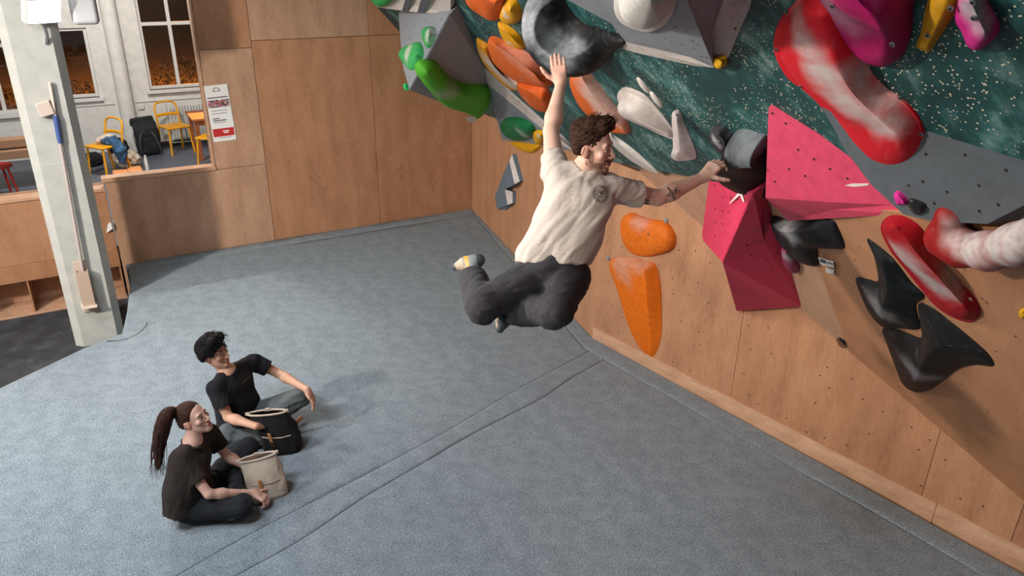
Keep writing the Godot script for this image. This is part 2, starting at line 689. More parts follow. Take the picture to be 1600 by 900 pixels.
func set_materials() -> void:
	var grain := layered(512, [[0.0, C(158, 126, 104)], [0.35, C(190, 159, 137)], [0.6, C(203, 173, 151)], [1.0, C(218, 193, 172)]],
		[[3, 0.006, 3, 0.5], [5, 0.05, 4, 0.35], [9, 0.3, 2, 0.16]])
	M.ply_tex = grain
	for k in 4:
		var tint: Color = [C(216, 184, 154), C(230, 214, 200), C(222, 192, 164), C(218, 188, 158)][k]
		ply.append(tmat(grain, Vector3(1.1, 0.32, 1.1), 0.62, tint, Vector3(0.21, 0.37, 0.11) * k))
	M.ply_edge = tmat(grain, Vector3(0.8, 2.4, 0.8), 0.6, C(250, 232, 214))
	var fluff := layered(512, [[0.0, C(56, 66, 74)], [0.35, C(112, 124, 132)], [0.65, C(138, 150, 158)], [1.0, C(192, 204, 210)]],
		[[11, 0.22, 2, 1.1], [12, 0.012, 4, 0.16], [13, 0.06, 3, 0.18]])
	M.carpet = tmat(fluff, Vector3.ONE * 0.9, 0.95)
	var rubber := layered(256, [[0.0, C(34, 35, 38)], [0.55, C(52, 54, 58)], [0.8, C(76, 79, 84)], [1.0, C(112, 116, 120)]], [[14, 0.3, 2, 0.5], [15, 0.02, 4, 0.6]])
	M.rubber_floor = tmat(rubber, Vector3.ONE * 0.6, 0.8)
	var chalked := layered(512, [[0.0, C(6, 36, 38)], [0.45, C(12, 60, 60)], [0.6, C(22, 78, 76)], [0.74, C(78, 120, 118)], [1.0, C(168, 186, 184)]],
		[[21, 0.01, 5, 0.85], [22, 0.05, 4, 0.5], [23, 0.3, 2, 0.2]])
	M.green = tmat(chalked, Vector3.ONE * 0.42, 0.6)
	M.pale_wood = mat(C(206, 196, 172), 0.8)
	M.hole = mat(C(22, 20, 20), 0.8)
	M.dust = layered(512, [[0.0, C(190, 190, 190)], [0.4, C(232, 232, 232)], [0.7, C(246, 246, 246)], [1.0, C(255, 255, 255)]], [[41, 0.2, 3, 0.6], [42, 0.02, 5, 0.7]])
	M.hold = vmat(0.62, M.dust, 1.6)
	M.hold.metallic_specular = 0.35
	M.gloss = vmat(0.22)
	M.skin = vmat(0.62)
	M.weave = layered(256, [[0.0, C(214, 214, 214)], [0.5, C(240, 240, 240)], [1.0, C(255, 255, 255)]], [[45, 0.35, 2, 0.8], [46, 0.03, 3, 0.3]])
	M.cloth = vmat(0.92, M.weave, 6.0)
	var plaster := layered(256, [[0.0, C(196, 198, 196)], [0.5, C(216, 217, 214)], [1.0, C(228, 228, 224)]], [[51, 0.03, 4, 0.6], [52, 0.3, 2, 0.3]])
	M.white_wall = tmat(plaster, Vector3.ONE * 0.8, 0.8)
	M.white_paint = mat(C(214, 216, 214), 0.5)
	M.ceiling = mat(C(120, 120, 122), 0.9)
	M.steel = mat(C(160, 162, 165), 0.35, 0.8)

func slab_part(parent: Node3D, called: String, pts: Array, nn: Vector3, t: float, m: Material) -> MeshInstance3D:
	var g := Geo.new()
	g.slab(pts, nn, t)
	return part(parent, called, g.mesh(), m)

func box_part(parent: Node3D, called: String, lo: Vector3, hi: Vector3, m: Material, ch := 0.0) -> MeshInstance3D:
	var g := Geo.new()
	g.aabox(lo, hi, ch)
	return part(parent, called, g.mesh(), m)

# a box in the frame of the wooden wall: s along it, y up, o out of it
func wbox(parent: Node3D, called: String, s0: float, s1: float, y0: float, y1: float, o0: float, o1: float, m: Material, ch := 0.0, lab := "") -> MeshInstance3D:
	var g := Geo.new()
	var c := wp((s0 + s1) / 2, (y0 + y1) / 2, (o0 + o1) / 2)
	var x := W_DIR * (s1 - s0) / 2
	var y := Vector3(0, (y1 - y0) / 2, 0)
	var z := N_W * (o1 - o0) / 2
	if ch > 0:
		g.cbox(c, x, y, z, ch)
	else:
		g.box(c, x, y, z)
	return part(parent, called, g.mesh(), m, lab)

# ---------------------------------------------------------------- the hall's shell
func build_shell() -> void:
	var fl := structure("floor")
	box_part(fl, "floor_slab", Vector3(-6, LOW - 0.2, -10.4), Vector3(8, LOW, 5), M.rubber_floor)
	var ce := structure("ceiling")
	box_part(ce, "ceiling_slab", Vector3(-6.3, 5.6, -17), Vector3(9, 5.8, 5.3), M.ceiling)
	var wl := structure("wall_left")
	box_part(wl, "wall_face", Vector3(-6.2, LOW, -17), Vector3(-6, 5.6, 5), M.white_wall)
	var wf := structure("wall_front")
	box_part(wf, "wall_face", Vector3(-6, LOW, 5), Vector3(8.8, 5.6, 5.2), M.white_wall)
	var we := structure("wall_right")
	box_part(we, "wall_face", Vector3(8.6, LOW, -17), Vector3(8.8, 5.6, 5), M.white_wall)
	panel_light(Vector3(-2.2, 5.2, -6.6), Vector2(2.0, 0.8), 38.0, "long white panel light hanging nearest the next room")
	panel_light(Vector3(-1.4, 5.2, -3.9), Vector2(2.0, 0.8), 34.0, "long white panel light hanging over the mats' open end")
	# floods hanging high on the left, out of the picture; last is added fill
	for q in [[Vector3(-4.6, 4.7, -5.2), Vector3(1.9, 1.0, -8.8), 120.0, 38.0, "black flood light turned to the plain wooden wall"], [Vector3(-4.0, 4.4, -5.9), Vector3(3.0, 2.8, -2.7), 98.0, 25.0, "black flood light hanging beside the column and turned to the overhang"], [Vector3(-3.4, 4.0, -1.2), Vector3(2.6, 3.0, -3.4), 26.0, 26.0, "small black fill flood light added above the mats' open end"]]:
		flood("flood_light", q[0], q[1], q[2], q[3], q[4])

# a long soft panel hung level under the ceiling
func panel_light(at: Vector3, size: Vector2, energy: float, label: String) -> void:
	var t := thing("panel_light", label, "lamp", at)
	box_part(t, "frame", at + Vector3(-size.x / 2, 0.01, -size.y / 2), at + Vector3(size.x / 2, 0.07, size.y / 2), M.white_paint, 0.01)
	var glow := mat(C(255, 252, 246), 0.4)
	glow.emission_enabled = true
	glow.emission = C(250, 250, 248)
	glow.emission_energy_multiplier = 2.0
	box_part(t, "diffuser", at + Vector3(-size.x / 2 + 0.02, 0.0, -size.y / 2 + 0.02), at + Vector3(size.x / 2 - 0.02, 0.009, size.y / 2 - 0.02), glow)
	for x in [-0.4, 0.4]:
		var g := Geo.new()
		g.tube([at + Vector3(size.x * x, 0.07, 0), Vector3(at.x + size.x * x, 5.6, at.z)], [0.006], 6)
		part(t, "hanger", g.mesh(), M.steel)
	var a := AreaLight3D.new()
	a.name = "panel_glow"
	a.area_size = size
	a.area_normalize_energy = true
	a.light_color = C(248, 250, 255)
	a.light_energy = energy
	a.area_range = 30.0
	a.shadow_enabled = true
	add_child(a, true)
	a.position = at + Vector3(0, -0.02, 0)
	a.rotation_degrees = Vector3(-90, 0, 0)

func flood(called: String, at: Vector3, to: Vector3, energy: float, angle: float, label: String) -> Node3D:
	var t := thing(called, label, "lamp", at, "hanging flood lights")
	var d := (to - at).normalized()
	var x := d.cross(Vector3.UP).normalized()
	var y := x.cross(d)
	var g := Geo.new()
	g.cbox(at - d * 0.06, x * 0.2, y * 0.14, d * 0.05, 0.015)
	part(t, "housing", g.mesh(), mat(C(28, 28, 30), 0.5))
	g = Geo.new()
	g.box(at - d * 0.005, x * 0.17, y * 0.11, d * 0.004)
	var glow := mat(C(255, 250, 240), 0.4)
	glow.emission_enabled = true
	glow.emission = C(255, 244, 228)
	glow.emission_energy_multiplier = 3.0
	part(t, "lit_face", g.mesh(), glow)
	g = Geo.new()
	g.tube([at - d * 0.1, Vector3(at.x - d.x * 0.1, 5.6, at.z - d.z * 0.1)], [0.012], 6)
	part(t, "hanger", g.mesh(), M.steel)
	lamp_spot("flood_beam", at + d * 0.02, to, energy, angle, 0.2, C(255, 243, 228))
	return t

# ---------------------------------------------------------------- carpeted mats
func mat_section(called: String, label: String, poly: PackedVector2Array, depth: float, lift: float) -> Node3D:
	var pieces := PackedVector2Array()
	# sample the border finely
	var border := PackedVector2Array()
	for k in poly.size():
		var a := poly[k]
		var b := poly[(k + 1) % poly.size()]
		var cnt := maxi(1, int(a.distance_to(b) / 0.05))
		for j in cnt:
			border.append(a.lerp(b, float(j) / cnt))
	pieces.append_array(border)
	var inner := Geometry2D.offset_polygon(poly, -0.016)
	var ring := PackedVector2Array()
	for ip in inner:
		for k in ip.size():
			var a: Vector2 = ip[k]
			var b: Vector2 = ip[(k + 1) % ip.size()]
			var cnt := maxi(1, int(a.distance_to(b) / 0.05))
			for j in cnt:
				ring.append(a.lerp(b, float(j) / cnt))
	pieces.append_array(ring)
	var box := Rect2(poly[0], Vector2.ZERO)
	for q in poly:
		box = box.expand(q)
	var deep := Geometry2D.offset_polygon(poly, -0.07)
	var step := 0.1 if box.get_area() < 40.0 else 0.12
	var x := box.position.x
	while x < box.end.x:
		var z := box.position.y
		while z < box.end.y:
			var q := Vector2(x, z)
			for dp in deep:
				if Geometry2D.is_point_in_polygon(q, dp):
					pieces.append(q + Vector2(sin(x * 91.0 + z * 57.0), cos(x * 43.0 - z * 77.0)) * 0.02)
					break
			z += step
		x += step
	var ix := Geometry2D.triangulate_delaunay(pieces)
	var g := Geo.new()
	var wav := noise(61, 0.5, 2)
	for k in pieces.size():
		var q := pieces[k]
		var y := lift + wav.get_noise_2d(q.x, q.y) * 0.012
		if k < border.size():
			y = lift - 0.009
		else:
			y += crease(q)
		g.v.append(Vector3(q.x, y, q.y))
		g.n.append(Vector3.UP)
		g.c.append(Color.WHITE)
	for k in range(0, ix.size(), 3):
		var m := (pieces[ix[k]] + pieces[ix[k + 1]] + pieces[ix[k + 2]]) / 3.0
		if not Geometry2D.is_point_in_polygon(m, poly):
			continue
		var a := ix[k]
		var b := ix[k + 1]
		var c := ix[k + 2]
		if (g.v[c] - g.v[a]).cross(g.v[b] - g.v[a]).y < 0:
			var e := b; b = c; c = e
		g.i.append_array([a, b, c])
	g.smooth()
	# the upright sides
	for k in border.size():
		var a := border[k]
		var b := border[(k + 1) % border.size()]
		var p := Vector3(a.x, lift - 0.009, a.y)
		var q := Vector3(b.x, lift - 0.009, b.y)
		var d := Vector3(0, depth - lift + 0.014, 0)
		g.quad(p, q, q + d, p + d)
	var o := thing(called, label, "mat", Vector3(box.get_center().x, depth, box.get_center().y))
	part(o, "carpet_cover", g.mesh(), M.carpet)
	return o

# folds in the loose carpet: [from, to, width, height]
var folds: Array = []
func crease(q: Vector2) -> float:
	var y := 0.0
	for f in folds:
		var p := Geometry2D.get_closest_point_to_segment(q, f[0], f[1])
		var d := q.distance_to(p)
		var e: float = minf(p.distance_to(f[0]), p.distance_to(f[1])) / maxf(f[0].distance_to(f[1]) * 0.3, 0.01)
		y += f[3] * exp(-d * d / (f[2] * f[2])) * smoothstep(0.0, 1.0, e)
	return y

func flat2(p: Vector3) -> Vector2:
	return Vector2(p.x, p.z)

func along(p: PackedVector2Array, u: float) -> Vector2:
	var f := u * (p.size() - 1)
	var k := mini(int(f), p.size() - 2)
	return p[k].lerp(p[k + 1], f - k)

func wiggle(a: Vector2, b: Vector2, amp: float, sd: int) -> PackedVector2Array:
	var out := PackedVector2Array()
	var n := noise(sd, 0.7, 1)
	var side := (b - a).orthogonal().normalized()
	var cnt := int(a.distance_to(b) / 0.12)
	for k in cnt + 1:
		var t := float(k) / cnt
		out.append(a.lerp(b, t) + side * n.get_noise_1d(t * a.distance_to(b)) * amp * minf(1.0, minf(t, 1.0 - t) * 8.0))
	return out

func build_mats() -> void:
	for f in [[Vector3(1.532, 0, -8.693), Vector3(2.798, 0, -8.739), 0.05, 0.03], [Vector3(2.194, 0, -8.541), Vector3(3.766, 0, -8.641), 0.09, 0.022], [Vector3(1.812, 0, -9.521), Vector3(2.22, 0, -9.354), 0.05, 0.03],
			[Vector3(2.635, 0, -6.255), Vector3(4.391, 0, -6.631), 0.2, 0.025], [Vector3(2.598, 0, -5.159), Vector3(4.05, 0, -5.224), 0.22, 0.02], [Vector3(2.477, 0, -3.955), Vector3(3.99, 0, -3.438), 0.25, 0.02],
			[Vector3(4.026, 0, -2.81), Vector3(4.602, 0, -1.623), 0.25, 0.025], [Vector3(2.505, 0, -7.39), Vector3(3.802, 0, -7.056), 0.12, 0.016]]:
		folds.append([flat2(f[0]), flat2(f[1]), f[2], f[3]])
	var edge := 0.22                                   # the strip along the walls
	var corner := flat2(Vector3(6.401, 0, -9.324))
	var turn := Vector2(4.995, -5.085)
	var back := flat2(W_0)
	# strip lines, parallel to the walls
	var nw := Vector2(N_W.x, N_W.z)
	var nf := Vector2(N_F.x, N_F.z).normalized()
	var na := Vector2(N_A.x, N_A.z)
	var gap := 0.005
	var in_corner := corner + Vector2(-0.12, 0.24)
	var in_turn := turn + na * edge + Vector2(0, 0.1)
	var in_back := back + nw * 0.2
	var far_a := Vector2(5.02, 2.4) + na * edge
	var seam_a := flat2(Vector3(4.991, 0, -4.684))
	seam_a.x = lerpf(in_turn.x, far_a.x, (seam_a.y - in_turn.y) / (far_a.y - in_turn.y))
	var seam_b := flat2(Vector3(0.916, 0, -4.034))
	var far_b := seam_b + (seam_b - seam_a) * 0.75
	var strip_a := flat2(Vector3(4.938, 0, -4.889))
	strip_a.x = lerpf(in_turn.x, far_a.x, (strip_a.y - in_turn.y) / (far_a.y - in_turn.y))
	var strip_b := flat2(Vector3(0.622, 0, -4.253))
	var far_s := strip_b + (strip_b - strip_a) * 0.75
	var left1 := flat2(Vector3(-0.012, 0, -7.527))
	var left2 := flat2(Vector3(0.737, 0, -7.91))
	var left3 := flat2(Vector3(1.117, 0, -8.027))
	var left4 := flat2(Vector3(1.466, 0, -9.407))
	var seam := wiggle(seam_a, far_b, 0.05, 5)
	var strip := wiggle(strip_a, far_s, 0.03, 8)
	var away := (left1 - left3).normalized()
	# the big section the watchers sit on
	var p := PackedVector2Array([in_back + Vector2(0.02, 0), in_corner, in_turn])
	p.append_array(strip)
	p.append_array([left1 + away * 3.0, left1, left2, left3, left3 + Vector2(0.16, -0.5), left4 + Vector2(0.05, 0)])
	p = Geometry2D.offset_polygon(p, -gap)[0]
	mat_section("crash_mat", "large grey carpet mat that the two seated people sit on", p, LOW, 0.0)
	# a curved slit cut in the carpet beside the column
	var sg := Geo.new()
	sg.tube(spline([Vector3(0.95, 0.001, -7.921), Vector3(1.08, 0.001, -7.86), Vector3(1.222, 0.001, -7.896), Vector3(1.332, 0.001, -8.013), Vector3(1.39, 0.001, -8.119)], 5), [0.003, 0.007, 0.007, 0.006, 0.003], 5, Color.WHITE, 0.5)
	part(get_node("crash_mat"), "carpet_slit", sg.mesh(), mat(C(52, 60, 66), 0.95))
	# the narrow strip between the two seams
	var rb := Geo.new()
	var rows := 140
	for k in rows + 1:
		var u := float(k) / rows
		var a := along(strip, u)
		var b := along(seam, u)
		for j in 7:
			var q := a.lerp(b, [0.008, 0.03, 0.2, 0.5, 0.8, 0.97, 0.992][j])
			rb.v.append(Vector3(q.x, -0.016 if j == 0 or j == 6 else -0.002, q.y))
			rb.n.append(Vector3.UP)
			rb.c.append(Color.WHITE)
	for k in rows:
		for j in 6:
			var i0 := k * 7 + j
			if (rb.v[i0 + 7] - rb.v[i0]).cross(rb.v[i0 + 1] - rb.v[i0]).y > 0:
				rb.i.append_array([i0, i0 + 1, i0 + 7, i0 + 1, i0 + 8, i0 + 7])
			else:
				rb.i.append_array([i0, i0 + 7, i0 + 1, i0 + 1, i0 + 7, i0 + 8])
	rb.smooth()
	for k in rows:
		for j in [0, 6]:
			var e1: Vector3 = rb.v[k * 7 + j]
			var e2: Vector3 = rb.v[(k + 1) * 7 + j]
			rb.quad(e1, e2, e2 + Vector3(0, LOW, 0), e1 + Vector3(0, LOW, 0))
	var so := thing("crash_mat", "narrow grey carpet strip joining the two big mats", "mat", Vector3(seam_b.x, LOW, seam_b.y))
	part(so, "carpet_cover", rb.mesh(), M.carpet)
	# the section in front
	p = seam.duplicate()
	p.append_array([far_b + Vector2(1.0, 2.0), far_a])
	p = Geometry2D.offset_polygon(p, -gap)[0]
	mat_section("crash_mat", "grey carpet mat below the bare wooden foot of the climbing wall", p, LOW, 0.0)
	# border strips
	p = PackedVector2Array([corner, turn, Vector2(5.02, 2.4), far_a, in_turn, in_corner])
	mat_section("mat_border", "grey carpet border strip along the foot of the climbing wall", Geometry2D.offset_polygon(p, -0.004)[0], LOW, 0.004)
	p = PackedVector2Array([back, corner, in_corner, in_back])
	mat_section("mat_border", "grey carpet border strip along the plain wooden wall", Geometry2D.offset_polygon(p, -0.004)[0], LOW, 0.006)

# ---------------------------------------------------------------- the plain wooden wall
func build_wooden_wall() -> void:
	var w := structure("wall_back")
	var e := 0.003
	for q in [[-0.03, 1.86, LOW, 1.06, 1], [1.24, 1.86, 1.06, 2.52, 1], [1.24, 1.86, 2.52, 5.6, 2], [1.86, 3.375, LOW, 2.6, 2], [1.86, 3.375, 2.6, 5.6, 1],
			[3.375, 4.9, LOW, 2.6, 3], [3.375, 4.9, 2.6, 5.6, 0]]:
		wbox(w, "panel", q[0] + e, q[1] - e, q[2] + e, q[3] - e, -0.04, [0.0, 0.002, 0.004, 0.001][q[4]], ply[q[4]], 0.002)
	wbox(w, "backing", 1.26, 4.9, LOW, 5.6, -0.14, -0.041, ply[1])
	wbox(w, "backing", 0.0, 1.26, LOW, 1.05, -0.14, -0.041, ply[1])
	# rubber scuffs and pale scrapes left on the wood, copied where they gather
	var rng := RandomNumberGenerator.new()
	rng.seed = 44
	for dark in [true, false]:
		var sg := Geo.new()
		for k in (46 if dark else 12):
			var c := wp(lerpf(2.0, 4.8, sqrt(rng.randf())), rng.randf_range(0.05, 1.0) if dark else rng.randf_range(0.6, 2.4), 0.0055)
			var a := rng.randf_range(0.6, 2.6)
			var l := rng.randf_range(0.006, 0.045)
			sg.box(c, (W_DIR * cos(a) + Vector3(0, sin(a), 0)) * l, (Vector3(0, cos(a), 0) - W_DIR * sin(a)) * rng.randf_range(0.0012, 0.003), N_W * 0.0004)
		var sc := part(w, "scuff_marks", sg.mesh(), mat(C(140, 104, 78) if dark else C(212, 186, 162), 0.8))
		sc.set_meta("kind", "stuff")
	var s := structure("trim_1")
	wbox(s, "sill_board", -0.06, 1.238, 1.06, 1.11, -0.16, 0.02, M.ply_edge, 0.004)
	s = structure("trim_2")
	wbox(s, "jamb_board", 1.21, 1.238, 1.112, 5.6, -0.16, 0.006, M.ply_edge, 0.003)
	# printed notice
	var n := thing("notice_poster", "white printed notice with a red band pinned to the plain wooden wall", "poster", wp(1.38, 1.76, 0.006))
	var tilt := 0.035
	var pu := (W_DIR * cos(tilt) + Vector3(0, -sin(tilt), 0) * -1.0).normalized()
	var pv := N_W.cross(pu)
	var o := wp(1.385, 1.76, 0.0075)
	var g := Geo.new()
	g.box(o, pu * 0.137, pv * 0.345, N_W * 0.0012)
	part(n, "sheet", g.mesh(), mat(C(226, 226, 224), 0.7))
	g = Geo.new()
	g.box(o + pv * -0.235 + N_W * 0.0014, pu * 0.126, pv * 0.05, N_W * 0.0006)
	part(n, "red_band", g.mesh(), mat(C(186, 38, 42), 0.6))
	g = Geo.new()
	rng.seed = 4
	for k in 8:
		for j in 5:
			var col := Color.from_hsv(rng.randf_range(0.9, 1.06), rng.randf_range(0.1, 0.5), rng.randf_range(0.25, 0.8)).srgb_to_linear()
			g.box(o + pu * (-0.11 + 0.0315 * k) + pv * (0.085 + 0.018 * j) + N_W * 0.0014, pu * 0.0158, pv * 0.009, N_W * 0.0006, col)
	part(n, "photo_strip", g.mesh(), vmat(0.6), "small printed photographs of climbers")
	g = Geo.new()
	for l in [[0.195, -0.12, 0.12, 0.006], [0.035, -0.1, 0.09, 0.003], [0.0, -0.1, 0.08, 0.003], [-0.06, -0.1, -0.02, 0.006], [-0.085, -0.1, 0.06, 0.006], [-0.11, -0.1, 0.05, 0.003], [-0.3, -0.06, 0.08, 0.003]]:
		g.box(o + pu * (l[1] + l[2]) / 2 + pv * l[0] + N_W * 0.0014, pu * (l[2] - l[1]) / 2, pv * l[3], N_W * 0.0005)
	for k in 7:
		var a := PI * k / 6.0
		g.box(o + pv * (0.28 + sin(a) * 0.03) + pu * cos(a) * 0.035 + N_W * 0.0014, pu * 0.006, pv * 0.006, N_W * 0.0005)
	g.box(o + pv * 0.27 + N_W * 0.0014, pu * 0.045, pv * 0.003, N_W * 0.0005)
	part(n, "print", g.mesh(), mat(C(60, 60, 62), 0.7)).set_meta("kind", "stuff")
	g = Geo.new()
	for k in 2:
		g.box(o + pv * (-0.22 - 0.02 * k) + pu * 0.03 + N_W * 0.0022, pu * (0.04 - 0.01 * k), pv * 0.006, N_W * 0.0004)
	part(n, "band_print", g.mesh(), mat(C(236, 232, 230), 0.7))

# ---------------------------------------------------------------- the climbing wall
const FOOT_END := 2.4
func build_climbing_wall() -> void:
	var t_ := 0.05
	var corner := Vector3(6.401, 0, -9.324)
	var turn := Vector3(4.995, 0, -5.085)
	var turn_top := Vector3(4.959, 1.896, -4.965)
	turn_top = Vector3(turn.x, 1.9, turn.z)
	var b1 := Vector3(5.005, 1.865, -4.639)
	var b2 := Vector3(5.082, 0.461, -1.126)
	var low := (b2 - b1) / (b1.y - b2.y)
	var b_end := b2 + low * b2.y                      # the fold meets the mat here
	var b3 := Vector3(3.895, 2.384, -2.565)
	var g_far := b1 + (b3 - b1).normalized() * 7.5
	var w := structure("wall_climbing")
	# upright foot panels, split at their joints
	var cut := func(z: float) -> Vector3: return b1.lerp(b2, (z - b1.z) / (b2.z - b1.z))
	var foot := func(z: float) -> Vector3: return Vector3(4.995 + (z + 5.085) * 0.0218, LOW, z)
	var zs := [-5.085, -3.37, -1.71, -1.12, 0.0]
	var e := 0.002
	var down := Vector3(0, LOW, 0)
	slab_part(w, "panel", [foot.call(-5.085), turn_top, b1, cut.call(-3.37 - e), foot.call(-3.37 - e)], N_A, t_, ply[2])
	slab_part(w, "panel", [foot.call(-3.37 + e), cut.call(-3.37 + e), cut.call(-1.71 - e), foot.call(-1.71 - e)], N_A, t_, ply[0])
	slab_part(w, "panel", [foot.call(-1.71 + e), cut.call(-1.71 + e), cut.call(-1.12 - e), foot.call(-1.12 - e)], N_A, t_, ply[3])
	slab_part(w, "panel", [foot.call(-1.12 + e), cut.call(-1.12 + e), b_end, b_end + down, foot.call(0.0)], N_A, t_, ply[0])
	# the return beside the far corner
	var f_top := Vector3(6.375, 1.585, -9.247)
	slab_part(w, "panel", [corner + down, f_top, turn_top, turn + down], N_F, t_, ply[2])
	# leaning bare panels
	var r_end := b_end + (g_far - b1) * 1.0
	var pa := b1.lerp(b_end, 0.47)
	var pb := b1.lerp(g_far, 0.36)
	slab_part(w, "panel", [b1, pa, pb], N_B, t_, ply[1])
	slab_part(w, "panel", [pa, b_end, r_end, g_far, pb], N_B, t_, ply[0])
	# the painted overhang in sheets
	var o := structure("wall_overhang")
	var w_lo := Vector3(6.415, 1.504, -9.322)
	var w_dir := (Vector3(5.006, 3.039, -9.516) - Vector3(5.344, 2.607, -9.469)).normalized()
	var w_hi := w_lo + w_dir * ((5.6 - w_lo.y) / w_dir.y)
	var top_dir := (b3 - turn_top).normalized()
	var up_g := N_G.cross(Vector3(N_G.z, 0, -N_G.x).normalized())
	if up_g.y < 0:
		up_g = -up_g
	var on := func(p: Vector3) -> Vector3: return p - N_G * (N_G.dot(p - Vector3(3.895, 2.384, -2.565)))
	var lo1: Vector3 = on.call(Vector3(4.959, 1.896, -4.965))
	var lo2: Vector3 = on.call(b3)
	var lo3: Vector3 = on.call(g_far)
	var a0: Vector3 = on.call(w_lo)
	var a1: Vector3 = on.call(w_hi)
	var rise := func(p: Vector3, y: float) -> Vector3: return p + up_g * ((y - p.y) / up_g.y)
	var s1: Vector3 = rise.call(lo1, 5.6)
	var s2: Vector3 = rise.call(lo2, 5.6)
	var s3: Vector3 = rise.call(lo3, 5.6)
	slab_part(o, "panel", [a0, a1, s1, lo1], N_G, 0.04, M.green)
	slab_part(o, "panel", [lo1, s1, s2, lo2], N_G, 0.04, M.green)
	slab_part(o, "panel", [lo2, s2, s3, lo3], N_G, 0.04, M.green)
	# screw holes left by old holds, far too many to count
	var rng := RandomNumberGenerator.new()
	rng.seed = 12
	var clump := noise(77, 0.55, 3)
	var g := Geo.new()
	var hz := Vector3(N_G.z, 0, -N_G.x).normalized()
	if hz.z < 0:
		hz = -hz
	var org: Vector3 = on.call(Vector3(3.895, 2.384, -2.565))
	var put := 0
	for k in 26000:
		var p: Vector3 = org + hz * rng.randf_range(-6.0, 2.4) + up_g * rng.randf_range(-0.8, 2.2)
		var lim := lerpf(0.42, -0.15, clampf((p.z + 7.5) / 5.0, 0.0, 1.0))
		if clump.get_noise_3dv(p * 2.0) * 1.4 + rng.randf_range(-0.35, 0.35) < lim + 0.12:
			continue
		if (p - lo1).dot(N_G.cross((lo3 - lo1).normalized())) * (s1 - lo1).dot(N_G.cross((lo3 - lo1).normalized())) < 0.02:
			continue
		g.disc(p + N_G * 0.001, N_G, rng.randf_range(0.002, 0.0048), 6, Color.WHITE)
		put += 1
	var h := part(o, "screw_holes", g.mesh(), M.pale_wood, "pale wood showing in countless old screw holes")
	h.set_meta("kind", "stuff")
	# threaded holes in the bare panels
	g = Geo.new()
	for r in 9:
		for c in 26:
			var z := -4.95 + c * 0.19 + rng.randf_range(-0.06, 0.06) + (0.1 if r % 2 else 0.0)
			var y := 0.22 + r * 0.21 + rng.randf_range(-0.07, 0.07)
			if z > 0 or y > cut.call(z).y - 0.04 and z > b1.z or y > 1.8:
				continue
			var p: Vector3 = foot.call(z)
			p.y = y
			if rng.randf() < 0.62:
				g.disc(p + N_A * 0.001, N_A, 0.0065, 8)
			if rng.randf() < 0.25:
				for j in 4:
					g.disc(p + N_A * 0.001 + Vector3(0, rng.randf_range(-0.12, 0.12), rng.randf_range(-0.12, 0.12)), N_A, 0.0025, 6)
	var bu := (b3 - b1).normalized()
	var bv := N_B.cross(bu)
	if bv.y > 0:
		bv = -bv
	for r in 12:
		for c in 24:
			var p: Vector3 = b1 + bu * (0.2 + c * 0.19 + rng.randf_range(-0.04, 0.04)) + bv * (0.1 + r * 0.19 + rng.randf_range(-0.04, 0.04))
			if (p - Vector3(5.056, 0.979, -2.329)).dot(N_A) < 0.04:
				continue
			if rng.randf() < 0.6:
				g.disc(p + N_B * 0.001, N_B, 0.006, 8)
	h = part(w, "bolt_holes", g.mesh(), M.hole, "small dark threaded holes in the bare wood")
	h.set_meta("kind", "stuff")
	# light kick board along the mat
	var tr := structure("trim_3")
	var k0: Vector3 = foot.call(-5.075) + N_A * 0.012
	var k1: Vector3 = foot.call(-1.6) + N_A * 0.012
	var k2: Vector3 = foot.call(0.6) + N_A * 0.012
	var kh := Vector3(0, 0.13 - LOW, 0)
	slab_part(tr, "kick_board", [k0, k0 + kh, k1 + kh, k1], N_A, 0.014, M.ply_edge)
	k1.z += 0.004
	slab_part(tr, "kick_board", [k1, k1 + kh, k2 + kh, k2], N_A, 0.014, M.ply_edge)

